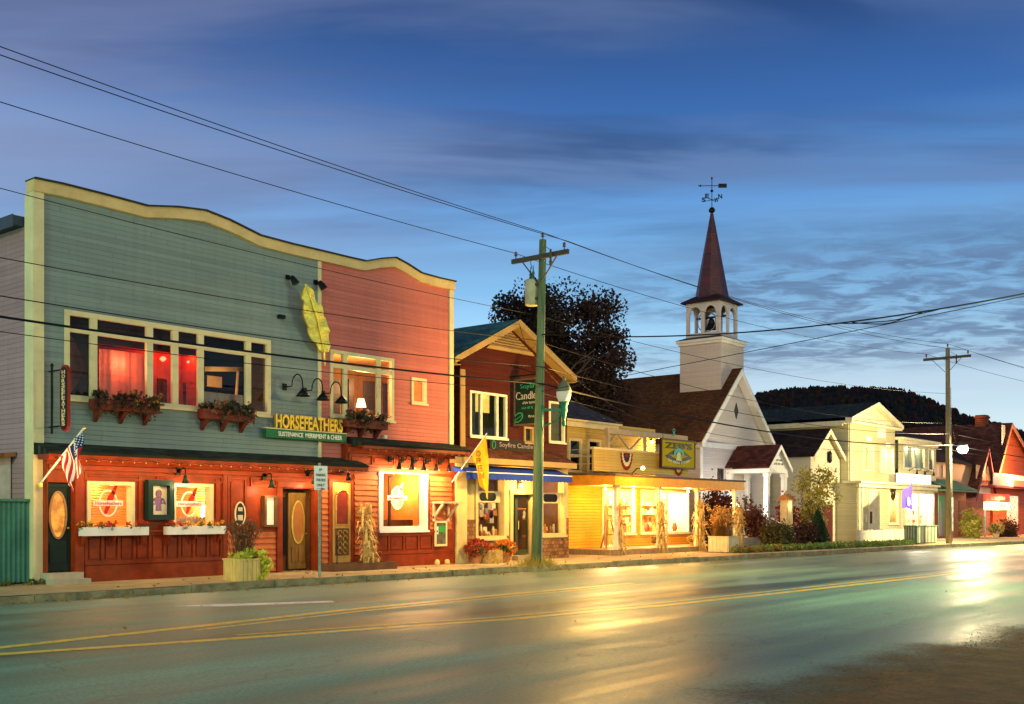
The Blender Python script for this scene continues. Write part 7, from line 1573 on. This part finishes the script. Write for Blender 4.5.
mb = MB(); mb.tube([(U0+.12,UY-.06,7.0),(U0+.12,UY-.06,3.6)],.045,6); mb.tube([(V0+.1,VY-.06,3.3),(V0+.1,VY-.06,.2)],.045,6); mb.box(U0-.4,U0-.3,UY+.2,UY+9.8,6.88,7.0); mb.box(V0+1.0,V0+1.25,VY-.1,VY,1.3,1.75)
build_split(mb, 'downpipe', Y5T, yb_)
# ================================================================== bright gift shop row
b7 = thing('gift_shop', 'flat-fronted cream shop with a glaring lit ground floor behind the purple banner', 'building', (74,29,.15)); GYU = VY+.55; A0, A1 = U1+.05, X(936,GYU); T0, T1 = V1+.02, v5(938)
gw = [(X(900,UY),X(908,UY),4.9,6.2),(X(909.5,UY),X(917,UY),4.9,6.2)]
g8 = lambda px: X(px,GYU); gw = [(g8(904),g8(913),4.75,6.05),(g8(914.5),g8(924),4.75,6.05),(g8(928.5),g8(933),4.75,6.05)]
mb = MB(); wall(mb, A0, A1, 3.55, 6.45, gw, GYU, .1); mb.quad((A1,GYU,.15),(A1,GYU+8,.15),(A1,GYU+8,6.4),(A1,GYU,6.4)); mb.build('upper_wall', siding('cream_green_clapboard', (.50,.45,.24), .13, .08), b7)
for g_ in gw: window(b7, *g_, GYU, [], None, .1, Y5T, .04, .09)
drape(b7, (A0+.2,A1-.1,4.6,6.3), GYU+.3, M('pale_curtain', (.62,.62,.40), .8, .1, 3), .04, 8); [lamp('POINT', (A0+q_,GYU+.2,6.1), 60, (1,.9,.55), b7, .05) for q_ in (2.2,4.0,5.8)]
mb = MB(); mb.box(A0,A1+.2,GYU-.3,GYU+8,6.46,6.62); mb.box(A0,A1+.1,GYU-.12,GYU,6.2,6.459); mb.build('cornice', Y5T, b7)
mb = MB(); mb.add([(A0,GYU-.3,6.63),(A1+.2,GYU-.3,6.63),(A1+.2,GYU+5,8.0),(A0,GYU+5,8.0)],[(0,1,2,3)]); mb.build('roof', shingle('rust_shingle', (.11,.035,.02), .3, .14, .4, .9, 'XY'), b7)
ow = [(T0+.2,T0+2.3,.55,3.05),(T0+2.6,T0+5.3,.55,3.05)]; ow = [(a,b,c,d) for a,b,c,d in ow]
mb = MB(); wall(mb, T0, T1, .15, 3.55, ow, VY, .12); mb.build('ground_floor_wall', Y5T, b7)
for o_ in ow: window(b7, *o_, VY, [(o_[0]+o_[1])/2], None, .1, Y5T, .05, .1)
rm7 = room(b7, T0+.1, T1+.0, VY+.13, VY+1.4, .2, 3.4, M('glaring_room', (.82,.76,.60), .7)); mb = MB(); rg = random.Random(29)
for i in range(46):
    xx = rg.uniform(T0+.3,T1-.5); zz = rg.choice((.7,1.2,1.7,2.2)); mb.mi = rg.randrange(3); mb.box(xx,xx+rg.uniform(.08,.2),VY+.9,VY+1.1,zz,zz+rg.uniform(.12,.35))
mb.build('gift_display', [M('goods_red', (.45,.08,.04)), M('goods_tan', (.6,.4,.18)), M('goods_cream', (.75,.68,.5))], rm7)
for k in range(3): lamp('POINT', (T0+1.0+k*1.8,VY+.4,3.1), 420, (1,.86,.60), rm7, .12)
mb = MB(); z0 = 4.0; mb.box(X(897,VY),X(930,VY),VY-.06,VY+.06,3.68,4.28); lb = mb.build('light_box', glow('white_sign_lit', (1,.86,.70), 2.2), b7)
scribble('lettering', M('sign_lilac', (.45,.20,.40), .5), lb, (X(913.5,VY),VY-.061,3.98), 4.2, .26, seed=14)
for k in range(3):
    q = A0+.9+k*1.2; q = X((909,917,926)[k],GYU); gooseneck('sign_lamp', 'small dark lamp above the white lit sign, '+('nearest the yellow block','middle one of three','nearest the far pole')[k], q, 4.62, .5, .12, 'lamps above the white lit sign', GYU-.01, .10)
DR = M('brown_red_door', (.20,.05,.03), .5)
mb = MB(); q = v5(934); q1_ = v5(937); mb.box(T1-.95,T1-.1,VY-.03,VY,.2,3.2); mb.build('red_panel', DR, b7)
# purple banner on a stick
t = thing('banner_flag', 'purple banner with a white ring emblem on a pole before the gift shop', 'flag', (X(912,22.6),22.6,.15)); q = X(917.5,22.6)
zt, zb = Z(907,490,22.6), Z(907,509,22.6); mb = MB(); mb.tube([(X(912,22.6),22.62,.15),(X(912,22.6),22.62,zt+.6)],.02,5); mb.build('pole', WHITE, t)
mb = MB(); n = 10; v = []; l_ = X(901,22.6); r__ = X(912,22.6)
for i in range(n+1):
    u = i/n; yy = 22.55+.05*math.sin(u*8); x = l_+(r__-l_)*u; v += [(x,yy,zb+.06*math.sin(u*5)),(x,yy,zt-.05+.55*u**1.5-.0)]
mb.add(v,[(2*i,2*i+2,2*i+3,2*i+1) for i in range(n)]); cl = mb.build('cloth', M('banner_purple', (.09,.06,.42), .7), t)
mb = MB(); c = (l_+r__)/2; mb.ring(c, zb+.42, .22, .25, .06, 22.47, 22.485); mb.ellipse(c, zb+.42, .09, .11, 22.47, 22.485, 14); mb.build('ring_emblem', WL, cl)
# slatted bin
t = thing('slatted_bin', 'green and grey slatted box bin on the pavement by the far pole', 'bin', (X(923,20.9),21.2,.15)); a, b = X(917,20.8), X(937,20.8); mb = MB(); c, d, h_ = 20.8, 21.45, 1.08
for i in range(12):
    u = a+(b-a)*i/12; mb.mi = i % 2; mb.box(u,u+(b-a)/12-.03,c,c+.04,.2,h_); mb.box(u,u+(b-a)/12-.03,d,d+.04,.2,h_)
for i in range(8):
    u = c+.06+(d-c-.08)*i/8; mb.mi = i % 2; mb.box(a-.04,a,u,u+(d-c)/8-.03,.2,h_); mb.box(b,b+.04,u,u+(d-c)/8-.03,.2,h_)
mb.build('slats', [M('slat_green', (.14,.22,.14), .6), M('slat_pale', (.48,.44,.30), .6)], t); mb = MB(); mb.box(a-.06,b+.06,c-.03,d+.06,h_+.001,h_+.06); mb.build('lid', M('slat_green', (.14,.22,.14)), t); mb = MB(); mb.box(a,b,c+.05,d-.01,.16,h_-.03); mb.build('liner', M('bin_dark', (.03,.03,.02), .8), t)
# ================================================================== green-fronted stall house with the big dark roof
b8 = thing('dark_roofed_house', 'house with big dark roof and small green gabled shop front beyond the far pole', 'building', (80,29,.15)); D0 = T1+.05; D1 = X(966,VY); 
GP = M('green_front', (.10,.28,.12), .5); PK = M('pink_panel', (.50,.18,.36), .5)
mb = MB(); mb.quad((D0,VY,.15),(D1,VY,.15),(D1,VY,3.5),(D0,VY,3.5)); mb.quad((D1,VY,.15),(D1,VY+4,.15),(D1,VY+4,3.5),(D1,VY,3.5)); mb.build('front_wall', M('brown_front', (.30,.12,.06), .6), b8)
mb = MB(); mb.box(D0,D0+1.1,VY-.05,VY,.3,3.0); mb.build('green_panel', GP, b8); mb = MB(); mb.prism([(D0+.02,.3),(D0+.55,.3),(D0+.25,2.6)], VY-.08,VY-.051); mb.build('pink_panel', PK, b8)
mb = MB(); mb.box(D0+1.7,D0+2.9,VY-.04,VY,.6,2.9); mb.build('lit_window', lit_glass('pale_lit_glass', (1,.80,.45), 1.6), b8)
mb = MB(); mb.box(D0+4.2,D0+5.6,VY-.04,VY,.25,2.7); mb.build('door', DR, b8)
mb = MB(); mb.box(D0-.1,D1+.3,VY-.7,VY-.001,3.3,3.42); mb.add([(D0-.2,VY-.75,3.43),(D1+.4,VY-.75,3.43),(D1+.4,VY+1,4.2),(D0-.2,VY+1,4.2)],[(0,1,2,3)]); mb.build('skirt_roof', M('green_awning', (.10,.24,.14), .6), b8)
mb = MB(); a, b = D0+.6, X(985,UY); mb.quad((D0,VY+1,3.5),(b,VY+1,3.5),(b,VY+1,5.4),(D0,VY+1,5.4)); mb.build('upper_wall', M('tan_front', (.34,.24,.14), .6), b8)
for k in range(3): mb = MB(); q = D0+.8+k*1.5; mb.box(q,q+.8,VY+.95,VY+.999,4.3,5.2); mb.build('window', M('curtained_window', (.30,.20,.17), .5), b8)
mb = MB(); mb.add([(D0-.3,VY+.6,5.35),(b+.6,VY+.6,5.35),(b+.6,VY+5,7.9),(D0-.3,VY+5,7.9),(b+.6,VY+11,5.3),(D0-.3,VY+11,5.3)],[(0,1,2,3),(3,2,4,5)]); mb.add([(D0-.3,VY+.6,5.35),(D0-.3,VY+5,7.9),(D0-.3,VY+11,5.3)],[(0,1,2)]); mb.build('roof', shingle('charcoal_shingle', (.050,.030,.026), .3, .14, .4, .9, 'XY'), b8)
CHB = shingle('chimney_brick', (.30,.08,.04), .2, .075, .25, .85, 'XZ')
CHP = (91.6,92.5,26.8,27.6)
# ================================================================== red gabled houses at the right edge
RC = siding('vermilion_clapboard', (.62,.12,.035), .14, .12); RC2 = siding('rose_clapboard', (.36,.15,.11), .14, .12)
def gable_house(name, lab, pl, pr, pa, Yg, ze, za, sid, trim, roofm, depth=9):
    t = thing(name, lab, 'building', ((X(pl,Yg)+X(pr,Yg))/2, Yg+depth/2, .15)); a, b = X(pl,Yg), X(pr,Yg); c = X(pa,Yg)
    mb = MB(); mb.add([(a,Yg,.15),(b,Yg,.15),(b,Yg,ze),(c,Yg,za),(a,Yg,ze)],[(0,1,2,3,4)]); mb.quad((a,Yg+depth,.15),(a,Yg,.15),(a,Yg,ze),(a,Yg+depth,ze)); mb.quad((b,Yg,.15),(b,Yg+depth,.15),(b,Yg+depth,ze),(b,Yg,ze)); mb.build('wall', sid, t)
    mb = MB()
    for xe, s in ((a-.25,-1),(b+.25,1)):
        sl = (za-ze)/abs((a if s < 0 else b)-c); z_ = ze-.25*sl; mb.add([(xe,Yg-.35,z_+.1),(c,Yg-.35,za+.1),(c,Yg+depth,za+.1),(xe,Yg+depth,z_+.1),(xe,Yg-.35,z_),(c,Yg-.35,za)],[(0,1,2,3) if s > 0 else (3,2,1,0)])
    mb.build('roof', roofm, t); mb = MB()
    for xe, s in ((a-.25,-1),(b+.25,1)):
        sl = (za-ze)/abs((a if s < 0 else b)-c); z_ = ze-.25*sl; q = [(xe,z_-.22),(xe,z_+.09),(c,za+.09),(c,za-.25)]; mb.prism(q if s < 0 else q[::-1], Yg-.40, Yg-.352)
    mb.build('barge_board', trim, t); return t, a, b, c
rr = shingle('dark_red_shingle', (.085,.030,.022), .3, .14, .4, .9, 'YX')
hA, a, b, c = gable_house('red_house', 'rose gabled cottage with big dark gable trim left of the vermilion house', 972, 992, 984, 25.4, Z(975,495,25.4), Z(985,449,25.4), RC2, M('maroon_trim', (.20,.05,.05), .5), rr)
mb = MB()
for k in range(3): mb.box(a+.9+k*1.3,a+1.7+k*1.3,25.33,25.399,4.3,5.4)
mb.build('window', lit_glass('dim_pane', (1,.55,.3), .25), hA); mb = MB(); mb.box(a+.6,b-.6,25.32,25.399,3.3,3.9); mb.build('trim_board', WHITE, hA)
hB, a, b, c = gable_house('red_house', 'tall vermilion gabled house glowing at the right edge', 993, 1040, 1007.5, 25.2, Z(995,478,25.2), Z(1007,424,25.2), RC, M('orange_trim', (.60,.25,.12), .5), rr, 12)
mb = MB(); mb.box(*CHP,6,9.7); mb.box(CHP[0]-.08,CHP[1]+.08,CHP[2]-.08,CHP[3]+.08,9.45,9.6); mb.build('chimney', CHB, hB)
mb = MB(); q = X(1003,25.2); mb.box(q-.3,q+.3,25.13,25.199,7.0,8.6); mb.build('window', M('pale_blind', (.6,.45,.35), .6), hB); mb = MB(); mb.box(q-.4,q+.4,25.15,25.19,6.9,8.7); mb.build('window_casing', WHITE, hB)
mb = MB(); q = X(1003,25.2); mb.box(q+.6,q+3.4,25.0,25.1,.6,3.2); mb.build('shop_window', lit_glass('warm_shop_glass', (1,.45,.22), 1.6), hB)
mb = MB(); mb.box(X(994,24.3),X(1040,24.3),24.2,25.199,3.75,3.9); mb.build('balcony_floor', M('maroon_trim', (.20,.05,.05)), hB)
mb = MB(); x = X(994,24.2); x_e = X(1036,24.2); mb.box(x,x_e,24.2,24.28,4.7,4.78)
for i in range(40): u = x+(x_e-x)*i/40; mb.box(u,u+.08,24.2,24.28,3.9,4.7)
mb.build('balcony_rail', WHITE, hB)
mb = MB(); mb.box(X(1013,24.2),X(1035,24.2),24.10,24.19,3.92,4.4); lb = mb.build('light_box', glow('red_sign_lit', (1,.16,.06), 1.6), hB)
t = thing('shop_sign', 'red and white lit shop sign over the entrance of the rose cottage', 'sign', (X(987,23.4),23.4,2.4)); z0, z1, z2 = Z(997,510,23.4), Z(997,502,23.4), Z(997,494,23.4); a, b = X(985,23.4), X(1009,23.4)
mb = MB(); mb.box(a,b,23.35,23.5,z0,z1); mb.build('white_panel', glow('white_panel_lit', (1,.82,.5), 1.6), t); mb = MB(); mb.box(a,b,23.35,23.5,z1+.002,z2); mb.build('red_panel', glow('red_panel_lit', (1,.07,.02), .9), t)
scribble('lettering', M('sign_white', (.80,.76,.66)), t, ((a+b)/2,23.349,(z1+z2)/2), (b-a)*.6, (z2-z1)*.5, seed=21); scribble('lettering', M('sign_red_ink', (.35,.03,.02)), t, ((a+b)/2,23.349,(z0+z1)/2), (b-a)*.6, (z1-z0)*.35, seed=22)
mb = MB()
for q in (a+.1,b-.1): mb.box(q-.06,q+.06,23.38,23.48,.15,z0)
build_split(mb, 'post', WHITE, t); lamp('POINT', ((a+b)/2,23.1,2.3), 650, (1,.46,.16), t, .15); lamp('POINT', ((a+b)/2+6,23.2,5.2), 2600, (1,.46,.18), hB, .15)
mum('yellow chrysanthemums in a planter box at the far corner', X(996,22.2), 22.2, .55, (.55,.45,.05), (.35,.40,.06), 57, (.62,.45,.22)); bush('shrub', 'bright yellow-green shrub beside the rose cottage entrance', X(981,23), 23.6, (.9,.6,1.0), 1800, .12, (.40,.34,.04), (.25,.28,.04), 79); bush('shrub', 'dark low shrub at the foot of the vermilion house', X(1009,22.6), 22.8, (1.1,.7,.7), 1600, .12, (.07,.05,.02), (.09,.03,.02), 80); bush('shrub', 'small bright shrub left of the rose cottage', X(972,23), 23.0, (.6,.5,.55), 1200, .1, (.42,.34,.05), (.30,.28,.05), 82)
tree('autumn_tree', 'dark autumn tree behind the vermilion house at the right edge', (X(1016,48),48,0), 12.5, (4.5,4,4.5,0,0), 4500, .3, (.040,.030,.014), (.05,.02,.014), 12, .25, 'tree', 60, .4)
tree('autumn_tree', 'rust coloured tree behind the gift shop', (X(912,42),42,0), 11.0, (3.2,3,3.4,0,0), 3200, .28, (.085,.026,.014), (.05,.024,.014), 13, .22, 'tree', 50, .4)
